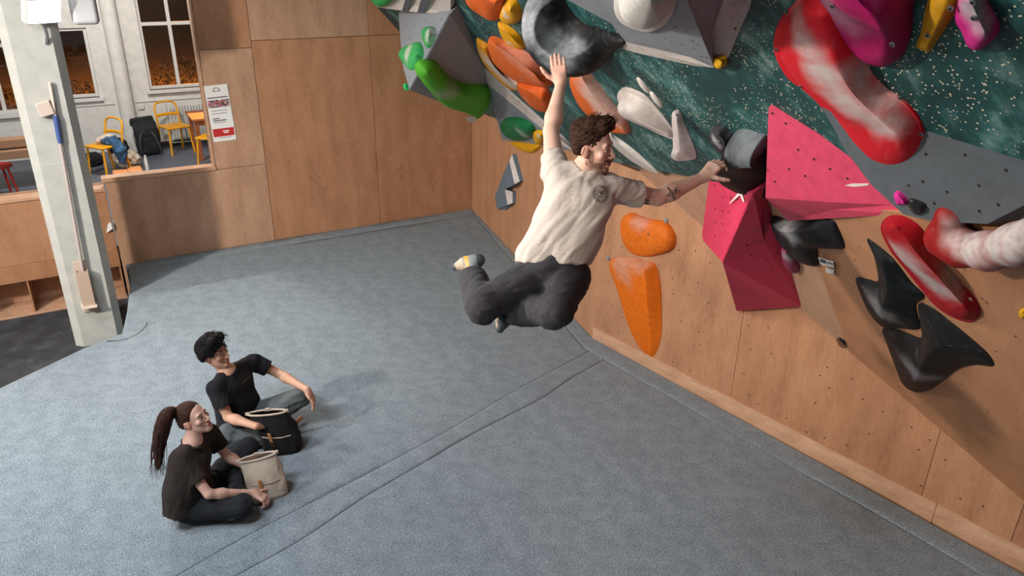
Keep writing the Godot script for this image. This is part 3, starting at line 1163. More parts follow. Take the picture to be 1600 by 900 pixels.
# ---------------------------------------------------------------- column
func build_column() -> void:
	var at := wp(-0.42, LOW, 0.94)
	var t := thing("column", "white painted concrete column with chamfered edges beside the mat", "column", at)
	var hw := 0.25
	var ch := 0.075
	var g := Geo.new()
	var ring := []
	for q in [[-hw, -hw + ch], [-hw, hw - ch], [-hw + ch, hw], [hw - ch, hw], [hw, hw - ch], [hw, -hw + ch], [hw - ch, -hw], [-hw + ch, -hw]]:
		ring.append(at + W_DIR * q[0] + N_W * q[1])
	for k in 8:
		var a: Vector3 = ring[k]
		var b: Vector3 = ring[(k + 1) % 8]
		g.quad(a, b, b + Vector3(0, 5.9, 0), a + Vector3(0, 5.9, 0))
	M.column = M.white_wall.duplicate()
	M.column.albedo_color = C(206, 206, 202)
	part(t, "shaft", g.mesh(), M.column)
	var front := func(s: float, y: float, o := 0.0) -> Vector3: return at + W_DIR * s + N_W * (hw + o) + Vector3(0, y - LOW, 0)
	# casting joint
	g = Geo.new()
	g.box(front.call(0.0, 1.62, 0.001), W_DIR * 0.15, Vector3(0, 0.003, 0), N_W * 0.0015)
	part(t, "casting_joint", g.mesh(), mat(C(190, 190, 188), 0.8))
	# wooden holder with the pole standing in it
	var hd := thing("pole_holder", "small wooden box holder screwed to the front of the white column", "holder", front.call(-0.02, 0.25))
	g = Geo.new()
	g.cbox(front.call(-0.03, 0.26, 0.008), W_DIR * 0.065, Vector3(0, 0.3, 0), N_W * 0.008, 0.003)
	part(hd, "back_board", g.mesh(), mat(C(190, 172, 156), 0.7))
	g = Geo.new()
	for s in [-0.055, 0.055]:
		g.box(front.call(s - 0.03, 0.26, 0.05), W_DIR * 0.006, Vector3(0, 0.2, 0), N_W * 0.035)
	g.box(front.call(-0.03, 0.26, 0.09), W_DIR * 0.061, Vector3(0, 0.2, 0), N_W * 0.006)
	part(hd, "box", g.mesh(), mat(C(182, 158, 140), 0.7))
	g = Geo.new()
	g.box(front.call(-0.03, 0.05, 0.055), W_DIR * 0.075, Vector3(0, 0.014, 0), N_W * 0.055)
	part(hd, "bottom_ledge", g.mesh(), mat(C(222, 206, 190), 0.7))
	var pb: Vector3 = front.call(-0.03, 0.08, 0.05)
	var pm: Vector3 = front.call(0.05, 1.95, 0.035)
	var po := thing("brush_pole", "long grey pole with a blue grip and beige brush head leaning on the column", "brush", pb)
	g = Geo.new()
	g.tube([pb, pm], [0.016], 10)
	part(po, "pole", g.mesh(), mat(C(176, 162, 156), 0.5))
	g = Geo.new()
	var dir := (pm - pb).normalized()
	g.tube([pm - dir * 0.12, pm - dir * 0.1, pm + dir * 0.12, pm + dir * 0.16], [0.018, 0.023, 0.027, 0.02], 12)
	part(po, "grip", g.mesh(), mat(C(62, 84, 140), 0.45), "blue plastic grip")
	g = Geo.new()
	var hb := pm + dir * 0.16
	g.cbox(hb + dir * 0.12 - W_DIR * 0.0, W_DIR * 0.012, dir * 0.2, N_W * 0.014, 0.004)
	part(po, "head_handle", g.mesh(), mat(C(214, 200, 186), 0.7))
	g = Geo.new()
	g.cbox(hb + dir * 0.07 - W_DIR * 0.075, (W_DIR + dir * 0.25).normalized() * 0.065, (dir - W_DIR * 0.25).normalized() * 0.07, N_W * 0.03, 0.008)
	part(po, "bristles", g.mesh(), mat(C(196, 178, 168), 0.95))
	# the flood that is lit on the column
	var la: Vector3 = front.call(0.17, 3.08, 0.16)
	var lt := thing("flood_light", "glaring white flood light mounted high on the column", "lamp", la)
	var aim := (Vector3(3.2, 1.0, -3.6) - la).normalized()
	var lx := aim.cross(Vector3.UP).normalized()
	var ly := lx.cross(aim)
	g = Geo.new()
	g.cbox(la - aim * 0.06, lx * 0.17, ly * 0.125, aim * 0.05, 0.015)
	part(lt, "housing", g.mesh(), mat(C(190, 190, 190), 0.4))
	g = Geo.new()
	g.box(la - aim * 0.006, lx * 0.15, ly * 0.105, aim * 0.004)
	var glow := mat(C(255, 255, 255), 0.4)
	glow.emission_enabled = true
	glow.emission = C(255, 250, 244)
	glow.emission_energy_multiplier = 30.0
	part(lt, "lit_face", g.mesh(), glow, "glowing white face")
	g = Geo.new()
	g.tube([front.call(0.12, 2.78, 0.0), front.call(0.14, 2.86, 0.05), la - aim * 0.1], [0.016], 8)
	part(lt, "bracket", g.mesh(), M.steel)
	lamp_spot("column_beam", la + aim * 0.02, la + aim, 12.0, 75.0, 0.25, C(255, 246, 236))
	# grey speaker beside it
	var sp: Vector3 = front.call(0.5, 3.2, -0.1)
	var sk := thing("wall_speaker", "grey rounded speaker cabinet beside the lit flood light", "speaker", sp)
	var sd := Solid.new()
	sd.block(sp, W_DIR, Vector3.UP, N_W, Vector3(0.12, 0.26, 0.1), 0.045)
	g = Geo.new()
	later(sk, "cabinet", [[sd, 0.014, null]], mat(C(186, 186, 188), 0.5))
	g = Geo.new()
	g.tube([front.call(0.22, 3.3, -0.1), front.call(0.42, 3.3, -0.1)], [0.02], 8)
	part(sk, "bracket", g.mesh(), M.steel)

# ---------------------------------------------------------------- holds and volumes
var hole_m: StandardMaterial3D

func paintwork(c: Color, rough := 0.6) -> StandardMaterial3D:
	return tmat(M.dust, Vector3.ONE * 1.3, rough, c)

func mid(p: Array) -> Vector3:
	var s := Vector3.ZERO
	for q in p:
		s += q
	return s / p.size()

# a hold that is one moulded piece
func hold(called: String, label: String, outline: Array, ridge: Array, nn: Vector3, paint: Callable, prof := DOME, m: Material = null, lump := 0.0, bolts := []) -> Node3D:
	var t := thing(called, label, "hold", mid(outline))
	part(t, "grip", pillow(outline, ridge, nn, paint, prof, 5, lump), m if m != null else M.hold)
	add_bolts(t, bolts, nn)
	return t

func add_bolts(t: Node3D, bolts: Array, nn: Vector3, r := 0.006) -> void:
	for b in bolts:
		var g := Geo.new()
		g.tube([b - nn * 0.004, b + nn * 0.0015], [r * 1.5, r * 1.5], 10, Color.WHITE)
		var w := part(t, "washer", g.mesh(), M.steel)
		g = Geo.new()
		g.tube([b + nn * 0.0005, b + nn * 0.0022], [r], 8)
		part(w, "bolt_hole", g.mesh(), M.hole)

# a wooden volume: visible faces, with sides dropped back onto the wall
func volume(called: String, label: String, faces: Array, nn: Vector3, on_wall: Vector3, dots := [], side_m: Material = null) -> Node3D:
	var all := []
	for f in faces:
		all.append_array(f[0])
	var t := thing(called, label, "climbing volume", mid(all) - nn * (mid(all) - on_wall).dot(nn))
	var count := {}
	var ends := {}
	for f in faces:
		var pts: Array = f[0]
		var g := Geo.new()
		var c := mid(pts)
		var q := Vector3.ZERO
		for k in pts.size():
			q += (pts[(k + 1) % pts.size()] - c).cross(pts[k] - c)
		if q.dot(Vector3(0, 3.7, 0) - c) < 0:
			pts = pts.duplicate(); pts.reverse(); q = -q
		q = q.normalized()
		for k in pts.size():
			var a: Vector3 = pts[k]
			var b: Vector3 = pts[(k + 1) % pts.size()]
			g.tri(c, a, b)
			g.tri(c - q * 0.012, b - q * 0.012, a - q * 0.012)
			var ka := "%.3v" % a
			var kb := "%.3v" % b
			var key := ka + kb if ka < kb else kb + ka
			count[key] = count.get(key, 0) + 1
			ends[key] = [a, b]
		part(t, "panel", g.mesh(), f[1], f[2] if f.size() > 2 else "")
	var s := Geo.new()
	for key in count:
		if count[key] == 1:
			var a: Vector3 = ends[key][0]
			var b: Vector3 = ends[key][1]
			var da := nn * clampf((a - on_wall).dot(nn) + 0.01, 0.0, 0.3)
			var db := nn * clampf((b - on_wall).dot(nn) + 0.01, 0.0, 0.3)
			s.quad(a, a - da, b - db, b)
	part(t, "side", s.mesh(), side_m if side_m != null else faces[0][1])
	if dots.size() > 0:
		var g := Geo.new()
		for d in dots:      # [point, normal, radius]
			g.tube([d[0] - d[1] * 0.003, d[0] + d[1] * 0.001], [d[2]], 8)
		var h := part(t, "bolt_holes", g.mesh(), M.hole)
		h.set_meta("kind", "stuff")
	return t

func dots_on(p: Array, nn: Vector3, r: float) -> Array:
	return p.map(func(q): return [q, nn, r])

func build_holds() -> void:
	var gw := Vector3(3.895, 2.384, -2.565)
	var grey := paintwork(C(134, 142, 151))
	var white := paintwork(C(206, 196, 190))
	var corner_grey := paintwork(C(138, 143, 150))
	var pink := paintwork(C(230, 76, 110))
	var rose := paintwork(C(222, 52, 94))
	var chalk := Color(0.52, 0.53, 0.55)
	var pale := Color(0.62, 0.58, 0.55)

	# --- big grey volume at the top
	var T := Vector3(3.032, 3.187, -2.385)
	var R := Vector3(2.079, 3.569, -1.794)
	var Q := Vector3(2.458, 3.559, -1.919)
	var S := Vector3(2.837, 3.324, -2.276)
	var big := volume("climbing_volume", "large grey pointed volume with white edge bands carrying a white dome hold",
		[[[T, R, Vector3(2.694, 3.509, -3.252), Vector3(2.936, 3.342, -2.995), Vector3(2.986, 3.243, -2.574)], grey], [[R, Q, S, T], grey],
		[[Q, Vector3(2.591, 3.557, -1.902), Vector3(2.663, 3.498, -1.957), Vector3(2.98, 3.249, -2.272), T, S], white, "white speckled band"],
		[[Vector3(2.936, 3.342, -2.995), Vector3(2.986, 3.243, -2.574), Vector3(3.046, 3.219, -2.566), Vector3(3.175, 3.225, -3.116)], grey],
		[[Vector3(3.175, 3.225, -3.116), Vector3(3.046, 3.219, -2.566), T, Vector3(3.145, 3.162, -2.598), Vector3(3.268, 3.161, -3.092), Vector3(3.306, 3.168, -3.271)], white, "white band"]], N_G, gw,
		dots_on([Vector3(2.822, 3.3, -2.421), Vector3(2.674, 3.342, -2.234), Vector3(2.546, 3.396, -2.165), Vector3(2.708, 3.325, -2.232), Vector3(2.895, 3.251, -2.357), Vector3(2.81, 3.321, -2.506), Vector3(2.544, 3.406, -2.219), Vector3(2.803, 3.294, -2.329), Vector3(2.838, 3.304, -2.49), Vector3(2.882, 3.251, -2.316), Vector3(2.652, 3.452, -2.798)], Vector3(-0.4479, -0.8809, -0.1531), 0.005))
	var band := Geo.new()
	for q in [Vector3(2.646, 3.49, -2.01), Vector3(2.638, 3.475, -2.033), Vector3(2.714, 3.421, -2.129), Vector3(2.809, 3.366, -2.183), Vector3(2.83, 3.34, -2.223), Vector3(2.868, 3.328, -2.217), Vector3(2.898, 3.298, -2.279), Vector3(2.768, 3.401, -2.096), Vector3(2.983, 3.251, -2.311), Vector3(2.93, 3.289, -2.246)]:
		band.box(q, Vector3(0.006, -0.006, 0.0), Vector3(0, 0.001, 0.003), N_G * 0.001)
	part(big, "chip_marks", band.mesh(), M.hole).set_meta("kind", "stuff")
	hold("dome_hold", "smooth white dome hold with a flat rim bolted to the large grey volume",
		[Vector3(2.41, 3.513, -2.442), Vector3(2.645, 3.432, -2.666), Vector3(2.786, 3.376, -2.752), Vector3(2.805, 3.354, -2.683), Vector3(2.749, 3.359, -2.548), Vector3(2.576, 3.407, -2.319), Vector3(2.395, 3.464, -2.113), Vector3(2.214, 3.525, -1.939), Vector3(2.021, 3.596, -1.78), Vector3(1.956, 3.641, -1.851), Vector3(2.136, 3.6, -2.145)], [Vector3(1.661, 3.58, -1.55), Vector3(1.607, 3.591, -1.487)], Vector3(-0.4479, -0.8809, -0.1531),
		chalky(L(206, 204, 198)), [[0.0, -0.1], [0.0, 0.1], [0.03, 0.14], [0.14, 0.17], [0.2, 0.24], [0.27, 0.42], [0.36, 0.6], [0.48, 0.76], [0.64, 0.89], [0.82, 0.975], [0.93, 0.995], [1.0, 1.0]], null, 0.0, [Vector3(2.501, 3.454, -2.498), Vector3(2.594, 3.391, -2.41)])
	hold("small_hold", "small yellow hold screwed to the tip of the large grey volume",
		[Vector3(2.98, 3.246, -2.352), Vector3(2.951, 3.266, -2.313), Vector3(2.948, 3.262, -2.281), Vector3(2.967, 3.239, -2.271), Vector3(3.007, 3.207, -2.305), Vector3(3.033, 3.193, -2.357), Vector3(3.019, 3.212, -2.374)], [Vector3(2.899, 3.248, -2.257), Vector3(2.906, 3.238, -2.248)], N_G, chalky(L(226, 172, 28)))

	# --- dark bowl
	var bt := thing("bowl_hold", "huge dark grey bowl-shaped hold gripped by the climber's raised hand", "hold", Vector3(3.439, 3.184, -3.85))
	var sd := Solid.new()
	var vw := (Vector3(0, 3.7, 0) - Vector3(3.195, 3.241, -3.636)).normalized()
	var vx := vw.cross(Vector3.UP).normalized() * -1.0
	var vy := vw.cross(vx)
	sd.ell(Vector3(3.267, 3.261, -3.703), vx, vy, vw, Vector3(0.285, 0.295, 0.2), 0.05)
	sd.cap(Vector3(3.459, 3.216, -3.695), Vector3(3.196, 3.227, -3.151), 0.17, 0.02, 0.12)
	sd.cap(Vector3(3.377, 3.141, -3.717), Vector3(3.547, 3.232, -3.913), 0.17, 0.2, 0.1)
	var dish := sd.ell(Vector3(3.048, 3.265, -3.514), vx, vy, vw, Vector3(0.205, 0.19, 0.24), 0.012)
	dish.cutting = true
	sd.clip_n = N_G
	sd.clip_d = gw.dot(N_G) - 0.05
	var spots := [[Vector3(3.147, 3.115, -3.602), 0.19, 0.9], [Vector3(3.011, 3.264, -3.819), 0.19, 0.8], [Vector3(2.975, 3.109, -3.622), 0.15, 0.8], [Vector3(3.067, 3.389, -3.819), 0.16, 0.6], [Vector3(3.132, 3.158, -3.694), 0.14, 0.7]]
	later(bt, "grip", [[sd, 0.011, chalky(L(14, 16, 20), spots, Color(0.36, 0.39, 0.42))]], M.hold)

	# --- red macro and its neighbours at the right
	hold("long_hold", "long red and chalk-white macro hold with a raised rim below the magenta hold",
		[Vector3(2.534, 3.558, -1.649), Vector3(2.59, 3.518, -1.724), Vector3(2.663, 3.466, -1.81), Vector3(2.752, 3.392, -1.885), Vector3(2.844, 3.309, -1.929), Vector3(2.926, 3.22, -1.915), Vector3(2.96, 3.165, -1.835), Vector3(3.004, 3.106, -1.78), Vector3(3.084, 3.015, -1.753), Vector3(3.182, 2.911, -1.739), Vector3(3.258, 2.822, -1.699), Vector3(3.265, 2.795, -1.622), Vector3(3.21, 2.824, -1.513), Vector3(3.121, 2.891, -1.414), Vector3(3.005, 2.99, -1.332), Vector3(2.904, 3.086, -1.297), Vector3(2.825, 3.168, -1.302), Vector3(2.785, 3.222, -1.347), Vector3(2.768, 3.254, -1.409), Vector3(2.727, 3.308, -1.453), Vector3(2.655, 3.383, -1.452), Vector3(2.566, 3.472, -1.443), Vector3(2.49, 3.553, -1.454), Vector3(2.484, 3.581, -1.536)],
		[Vector3(2.441, 3.496, -1.516), Vector3(2.508, 3.411, -1.513), Vector3(2.591, 3.316, -1.506), Vector3(2.664, 3.231, -1.469), Vector3(2.721, 3.165, -1.414), Vector3(2.807, 3.094, -1.368)], N_G,
		chalky(L(212, 22, 42), [[Vector3(2.592, 3.37, -1.608), 0.16, 0.75], [Vector3(2.648, 3.29, -1.576), 0.17, 0.95], [Vector3(2.701, 3.223, -1.529), 0.16, 0.9], [Vector3(2.741, 3.168, -1.473), 0.16, 0.9], [Vector3(2.78, 3.129, -1.425), 0.13, 0.75], [Vector3(2.689, 3.308, -1.473), 0.09, 0.55], [Vector3(2.737, 3.24, -1.401), 0.09, 0.55], [Vector3(2.559, 3.456, -1.639), 0.12, 0.45]], Color(0.62, 0.55, 0.54)), RIM, null, 0.0,
		[Vector3(2.599, 3.49, -1.751), Vector3(2.786, 3.333, -1.896), Vector3(2.921, 3.182, -1.849), Vector3(3.118, 2.939, -1.695), Vector3(3.218, 2.817, -1.621), Vector3(3.085, 2.904, -1.424), Vector3(2.87, 3.094, -1.299), Vector3(2.754, 3.227, -1.346)])
	hold("round_hold", "big smooth magenta hold bolted above the long red macro",
		[Vector3(2.437, 3.628, -1.535), Vector3(2.524, 3.546, -1.564), Vector3(2.581, 3.484, -1.548), Vector3(2.627, 3.426, -1.509), Vector3(2.667, 3.372, -1.461), Vector3(2.672, 3.353, -1.403), Vector3(2.648, 3.361, -1.343), Vector3(2.592, 3.404, -1.283), Vector3(2.517, 3.471, -1.239), Vector3(2.432, 3.551, -1.207), Vector3(2.337, 3.641, -1.178), Vector3(2.33, 3.689, -1.335)], [Vector3(2.188, 3.582, -1.26), Vector3(2.253, 3.52, -1.224), Vector3(2.413, 3.455, -1.27)], N_G,
		chalky(L(176, 18, 96), [[Vector3(2.388, 3.546, -1.469), 0.12, 0.5], [Vector3(2.399, 3.484, -1.385), 0.1, 0.3]], Color(0.6, 0.45, 0.5)), DOME, null, 0.0, [Vector3(2.319, 3.542, -1.403), Vector3(2.404, 3.44, -1.233)])
	hold("fin_hold", "flat yellow tapering hold next to the small pink hold",
		[Vector3(2.362, 3.602, -1.127), Vector3(2.503, 3.475, -1.201), Vector3(2.553, 3.431, -1.232), Vector3(2.562, 3.419, -1.217), Vector3(2.558, 3.416, -1.19), Vector3(2.524, 3.444, -1.16), Vector3(2.438, 3.515, -1.095), Vector3(2.344, 3.594, -1.022), Vector3(2.323, 3.62, -1.039)], [Vector3(2.294, 3.581, -1.054), Vector3(2.387, 3.506, -1.109), Vector3(2.475, 3.45, -1.161)], N_G, chalky(L(206, 148, 18)), RIM, null, 0.0, [Vector3(2.438, 3.472, -1.15), Vector3(2.315, 3.558, -1.046)])
	hold("round_hold", "small pink lumpy hold beside the yellow tapering hold",
		[Vector3(2.329, 3.614, -1.035), Vector3(2.404, 3.543, -1.066), Vector3(2.442, 3.5, -1.05), Vector3(2.476, 3.462, -1.038), Vector3(2.479, 3.452, -1.01), Vector3(2.444, 3.477, -0.969), Vector3(2.404, 3.512, -0.943), Vector3(2.37, 3.549, -0.951), Vector3(2.343, 3.581, -0.967), Vector3(2.308, 3.62, -0.975)], [Vector3(2.255, 3.586, -0.974), Vector3(2.312, 3.54, -0.968), Vector3(2.324, 3.508, -0.949)], N_G,
		chalky(L(214, 40, 140), [[Vector3(2.294, 3.561, -0.975), 0.07, 0.8], [Vector3(2.326, 3.521, -0.95), 0.06, 0.5]]), DOME, null, 0.0, [Vector3(2.31, 3.538, -0.978), Vector3(2.374, 3.488, -0.986), Vector3(2.259, 3.58, -0.968)])

	# --- dark grey volume on the right
	var slate := paintwork(C(92, 98, 104), 0.55)
	volume("climbing_volume", "wide slate-grey volume below the long red macro hold",
		[[[Vector3(2.989, 3.107, -1.78), Vector3(2.929, 3.111, -1.516), Vector3(2.881, 3.109, -1.298), Vector3(2.799, 3.077, -0.849), Vector3(2.844, 2.995, -0.843), Vector3(3.004, 2.795, -1.051), Vector3(3.096, 2.721, -1.282), Vector3(3.133, 2.707, -1.413), Vector3(3.116, 2.797, -1.562), Vector3(3.071, 2.918, -1.669)], slate],
		[[Vector3(3.004, 2.795, -1.051), Vector3(2.844, 2.995, -0.843), Vector3(3, 2.845, -0.859), Vector3(3.143, 2.749, -1.06)], slate]], N_G, gw,
		dots_on([Vector3(3.007, 2.891, -1.313), Vector3(2.992, 2.878, -1.21), Vector3(2.878, 3.051, -1.136), Vector3(2.926, 2.945, -1.084), Vector3(2.941, 2.89, -1.012), Vector3(2.855, 3.033, -0.988), Vector3(3.043, 2.809, -1.267), Vector3(3.043, 2.854, -1.378), Vector3(2.934, 3.013, -1.293), Vector3(2.986, 2.838, -1.083)], Vector3(-0.8554, -0.4819, -0.1899), 0.007))
	hold("small_hold", "tiny pink teardrop hold on the slate-grey volume", [Vector3(3.094, 2.79, -1.449), Vector3(3.079, 2.813, -1.435), Vector3(3.075, 2.812, -1.417), Vector3(3.079, 2.796, -1.394), Vector3(3.089, 2.773, -1.381), Vector3(3.104, 2.758, -1.409), Vector3(3.114, 2.751, -1.437)], [Vector3(3.053, 2.795, -1.407), Vector3(3.046, 2.79, -1.389)], Vector3(-0.8554, -0.4819, -0.1899), chalky(L(222, 52, 150)))
	hold("small_hold", "tiny glossy black hold next to the pink teardrop hold", [Vector3(3.086, 2.778, -1.383), Vector3(3.073, 2.798, -1.37), Vector3(3.063, 2.8, -1.335), Vector3(3.06, 2.793, -1.304), Vector3(3.083, 2.757, -1.314), Vector3(3.104, 2.731, -1.345), Vector3(3.102, 2.744, -1.368)], [Vector3(3.033, 2.791, -1.333), Vector3(3.032, 2.784, -1.31)], Vector3(-0.8554, -0.4819, -0.1899), chalky(L(18, 18, 20)), DOME, M.gloss, 0.0, [Vector3(3.051, 2.789, -1.357)])

	# --- pink volume
	volume("climbing_volume", "upper pink volume beside the slate-grey volume",
		[[[Vector3(3.133, 3.031, -2.127), Vector3(3.181, 2.94, -1.869), Vector3(3.241, 2.838, -1.692), Vector3(3.349, 2.669, -1.564), Vector3(3.426, 2.58, -1.895), Vector3(3.52, 2.476, -2.328)], pink],
		[[Vector3(3.52, 2.476, -2.328), Vector3(3.426, 2.58, -1.895), Vector3(3.349, 2.669, -1.564), Vector3(3.368, 2.633, -1.519), Vector3(3.572, 2.474, -1.893), Vector3(3.903, 2.247, -2.405)], pink]], N_G, gw,
		dots_on([Vector3(3.15, 3.005, -2.114), Vector3(3.173, 2.966, -2.051), Vector3(3.259, 2.837, -2.019), Vector3(3.276, 2.806, -1.94), Vector3(3.349, 2.711, -2.107), Vector3(3.293, 2.775, -1.861), Vector3(3.355, 2.695, -2.018), Vector3(3.308, 2.746, -1.777), Vector3(3.427, 2.605, -2.225)], Vector3(-0.8268, -0.5607, -0.0438), 0.0075))
	# --- lower pink volume
	var e1 := Vector3(4.256, 2.231, -3.28)
	var e2 := Vector3(3.655, 2.434, -2.5)
	var e3 := Vector3(5.094, 1.417, -3.932)
	var e4 := Vector3(4.113, 1.745, -2.975)
	var e5 := Vector3(4.985, 1.224, -2.833)
	var e6 := Vector3(3.956, 2.303, -2.622)
	var e7 := Vector3(4.992, 0.959, -3.409)
	volume("climbing_volume", "lower pink volume with a sharp ridge standing on the bare wood",
		[[[e1, e2, e4, e3], rose], [[e2, e6, Vector3(4.154, 2.084, -2.655), e5, e4], rose], [[e4, e5, e7], rose]], N_B, Vector3(4.974, 1.023, -2.292),
		dots_on([Vector3(4.176, 2.234, -3.171), Vector3(4.057, 2.212, -3.002), Vector3(3.947, 2.259, -2.862), Vector3(3.844, 2.303, -2.731), Vector3(4.188, 2.064, -3.15), Vector3(4.069, 2.114, -2.997), Vector3(3.966, 2.161, -2.866), Vector3(4.201, 1.965, -3.145), Vector3(4.089, 2.019, -3.004), Vector3(4.214, 1.865, -3.141)], Vector3(-0.8017, -0.1308, -0.5832), 0.0055) + dots_on([Vector3(4.051, 1.951, -2.762), Vector3(4.167, 1.843, -2.795), Vector3(4.073, 1.998, -2.678), Vector3(4.393, 1.701, -2.766), Vector3(4.244, 1.892, -2.655), Vector3(4.059, 1.945, -2.762), Vector3(4.281, 1.802, -2.74), Vector3(3.97, 2.093, -2.652)], Vector3(-0.4990, -0.6921, 0.5216), 0.0055))
	var tape := thing("tape_mark", "white tape in the shape of a Y on the lower pink volume", "tape", Vector3(3.825, 2.357, -2.72))
	var tg := Geo.new()
	tg.slab([Vector3(3.823, 2.373, -2.721), Vector3(3.8, 2.381, -2.69), Vector3(3.794, 2.361, -2.678), Vector3(3.935, 2.236, -2.844), Vector3(3.962, 2.218, -2.877), Vector3(3.843, 2.337, -2.74)], Vector3(-0.8017, -0.1308, -0.5832), 0.001)
	tg.slab([Vector3(3.8, 2.373, -2.689), Vector3(3.786, 2.365, -2.668), Vector3(3.759, 2.338, -2.624), Vector3(3.775, 2.322, -2.643), Vector3(3.81, 2.349, -2.698)], Vector3(-0.8017, -0.1308, -0.5832), 0.001)
	part(tape, "strip", tg.mesh(), mat(C(220, 208, 200), 0.7))
	tape = thing("tape_mark", "slim white tape sliver on the upper pink volume's edge", "tape", Vector3(3.323, 2.718, -1.746))
	tg = Geo.new()
	tg.slab([Vector3(3.336, 2.703, -1.798), Vector3(3.318, 2.726, -1.754), Vector3(3.297, 2.75, -1.666), Vector3(3.305, 2.738, -1.675), Vector3(3.329, 2.709, -1.751)], Vector3(-0.8268, -0.5607, -0.0438), 0.001)
	part(tape, "strip", tg.mesh(), mat(C(220, 208, 200), 0.7))

	# --- black hold in the climber's left hand
	var split := Vector3(3.341, 2.66, -2.373)
	var up_g := Vector3(-0.664, 0.729, -0.164)
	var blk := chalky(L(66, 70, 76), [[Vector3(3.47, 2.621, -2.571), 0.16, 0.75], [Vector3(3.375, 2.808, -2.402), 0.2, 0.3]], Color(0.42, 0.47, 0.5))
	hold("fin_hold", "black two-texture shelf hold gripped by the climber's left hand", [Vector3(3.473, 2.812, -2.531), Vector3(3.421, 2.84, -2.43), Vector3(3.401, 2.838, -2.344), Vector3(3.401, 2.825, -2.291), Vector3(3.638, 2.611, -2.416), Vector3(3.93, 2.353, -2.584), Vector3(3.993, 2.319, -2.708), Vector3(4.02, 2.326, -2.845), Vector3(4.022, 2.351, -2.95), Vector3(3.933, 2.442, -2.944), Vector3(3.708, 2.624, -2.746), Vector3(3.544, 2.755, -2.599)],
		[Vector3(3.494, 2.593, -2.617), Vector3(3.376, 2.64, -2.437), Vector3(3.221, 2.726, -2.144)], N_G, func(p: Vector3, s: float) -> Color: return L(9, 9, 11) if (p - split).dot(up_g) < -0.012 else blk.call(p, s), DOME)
	hold("round_hold", "dark ball-shaped hold behind the black shelf hold", [Vector3(3.624, 2.73, -2.82), Vector3(3.544, 2.791, -2.737), Vector3(3.502, 2.812, -2.649), Vector3(3.516, 2.788, -2.612), Vector3(3.535, 2.762, -2.589), Vector3(3.624, 2.687, -2.654), Vector3(3.735, 2.603, -2.773), Vector3(3.737, 2.614, -2.829), Vector3(3.705, 2.658, -2.866)], [Vector3(3.411, 2.794, -2.612), Vector3(3.461, 2.738, -2.596)], N_G,
		chalky(L(44, 46, 52), [[Vector3(3.534, 2.704, -2.702), 0.06, 0.6]]), DOME, null, 0.0, [Vector3(3.5, 2.714, -2.659), Vector3(3.555, 2.678, -2.71)])

	# --- white holds on the green
	hold("horn_hold", "large white horn hold with a flat back plate on the green overhang",
		[Vector3(3.762, 2.817, -3.725), Vector3(3.674, 2.874, -3.589), Vector3(3.639, 2.881, -3.475), Vector3(3.636, 2.854, -3.358), Vector3(3.707, 2.768, -3.305), Vector3(3.775, 2.691, -3.282), Vector3(3.852, 2.614, -3.292), Vector3(3.939, 2.543, -3.367), Vector3(3.978, 2.538, -3.504), Vector3(4.001, 2.56, -3.683), Vector3(3.979, 2.613, -3.804), Vector3(3.917, 2.686, -3.838), Vector3(3.843, 2.755, -3.807)], [Vector3(3.636, 2.717, -3.564), Vector3(3.648, 2.699, -3.487), Vector3(3.718, 2.657, -3.402), Vector3(3.834, 2.592, -3.334)], N_G,
		chalky(L(206, 196, 190)), [[0.0, -0.1], [0.0, 0.06], [0.03, 0.1], [0.25, 0.12], [0.34, 0.2], [0.44, 0.5], [0.56, 0.74], [0.7, 0.89], [0.85, 0.97], [1.0, 1.0]])
	hold("fin_hold", "slim white wedge hold standing beside the white horn hold", [Vector3(3.608, 2.814, -3.086), Vector3(3.676, 2.765, -3.17), Vector3(3.853, 2.616, -3.305), Vector3(4.043, 2.456, -3.448), Vector3(4.161, 2.363, -3.559), Vector3(4.198, 2.322, -3.551), Vector3(4.126, 2.36, -3.404), Vector3(4.02, 2.425, -3.233), Vector3(3.959, 2.472, -3.172), Vector3(3.873, 2.551, -3.131), Vector3(3.717, 2.701, -3.085), Vector3(3.599, 2.813, -3.048)], [Vector3(3.63, 2.749, -3.091), Vector3(3.862, 2.502, -3.238)], N_G,
		chalky(L(204, 192, 188)), CONE, null, 0.0, [Vector3(3.591, 2.789, -3.062)])
	for q in [[Vector3(3.541, 2.937, -3.298), "upper"], [Vector3(3.609, 2.854, -3.246), "lower"]]:
		var c: Vector3 = q[0]
		var hz := Vector3(-0.24, 0, 0.97)
		var uz := N_G.cross(hz)
		var ov := []
		for k in 10:
			var a := TAU * k / 10
			ov.append(c + (hz * cos(a) * 0.033 + uz * sin(a) * 0.07))
		hold("small_hold", "%s of the two tiny white screw-on footholds on the green overhang" % q[1], ov, [c + N_G * 0.02, c + N_G * 0.021 + hz * 0.01], N_G, chalky(L(212, 200, 192)))
	hold("crescent_hold", "thin white crescent hold curving down beside the climber's face", [Vector3(4.388, 2.352, -4.438), Vector3(4.412, 2.31, -4.37), Vector3(4.425, 2.256, -4.213), Vector3(4.48, 2.169, -4.095), Vector3(4.567, 2.062, -4.026), Vector3(4.636, 2.031, -4.185), Vector3(4.664, 2.062, -4.42), Vector3(4.614, 2.15, -4.561), Vector3(4.546, 2.232, -4.606)], [Vector3(4.37, 2.31, -4.371), Vector3(4.448, 2.193, -4.228), Vector3(4.534, 2.089, -4.067)], N_G, chalky(L(204, 198, 192)), CONE)
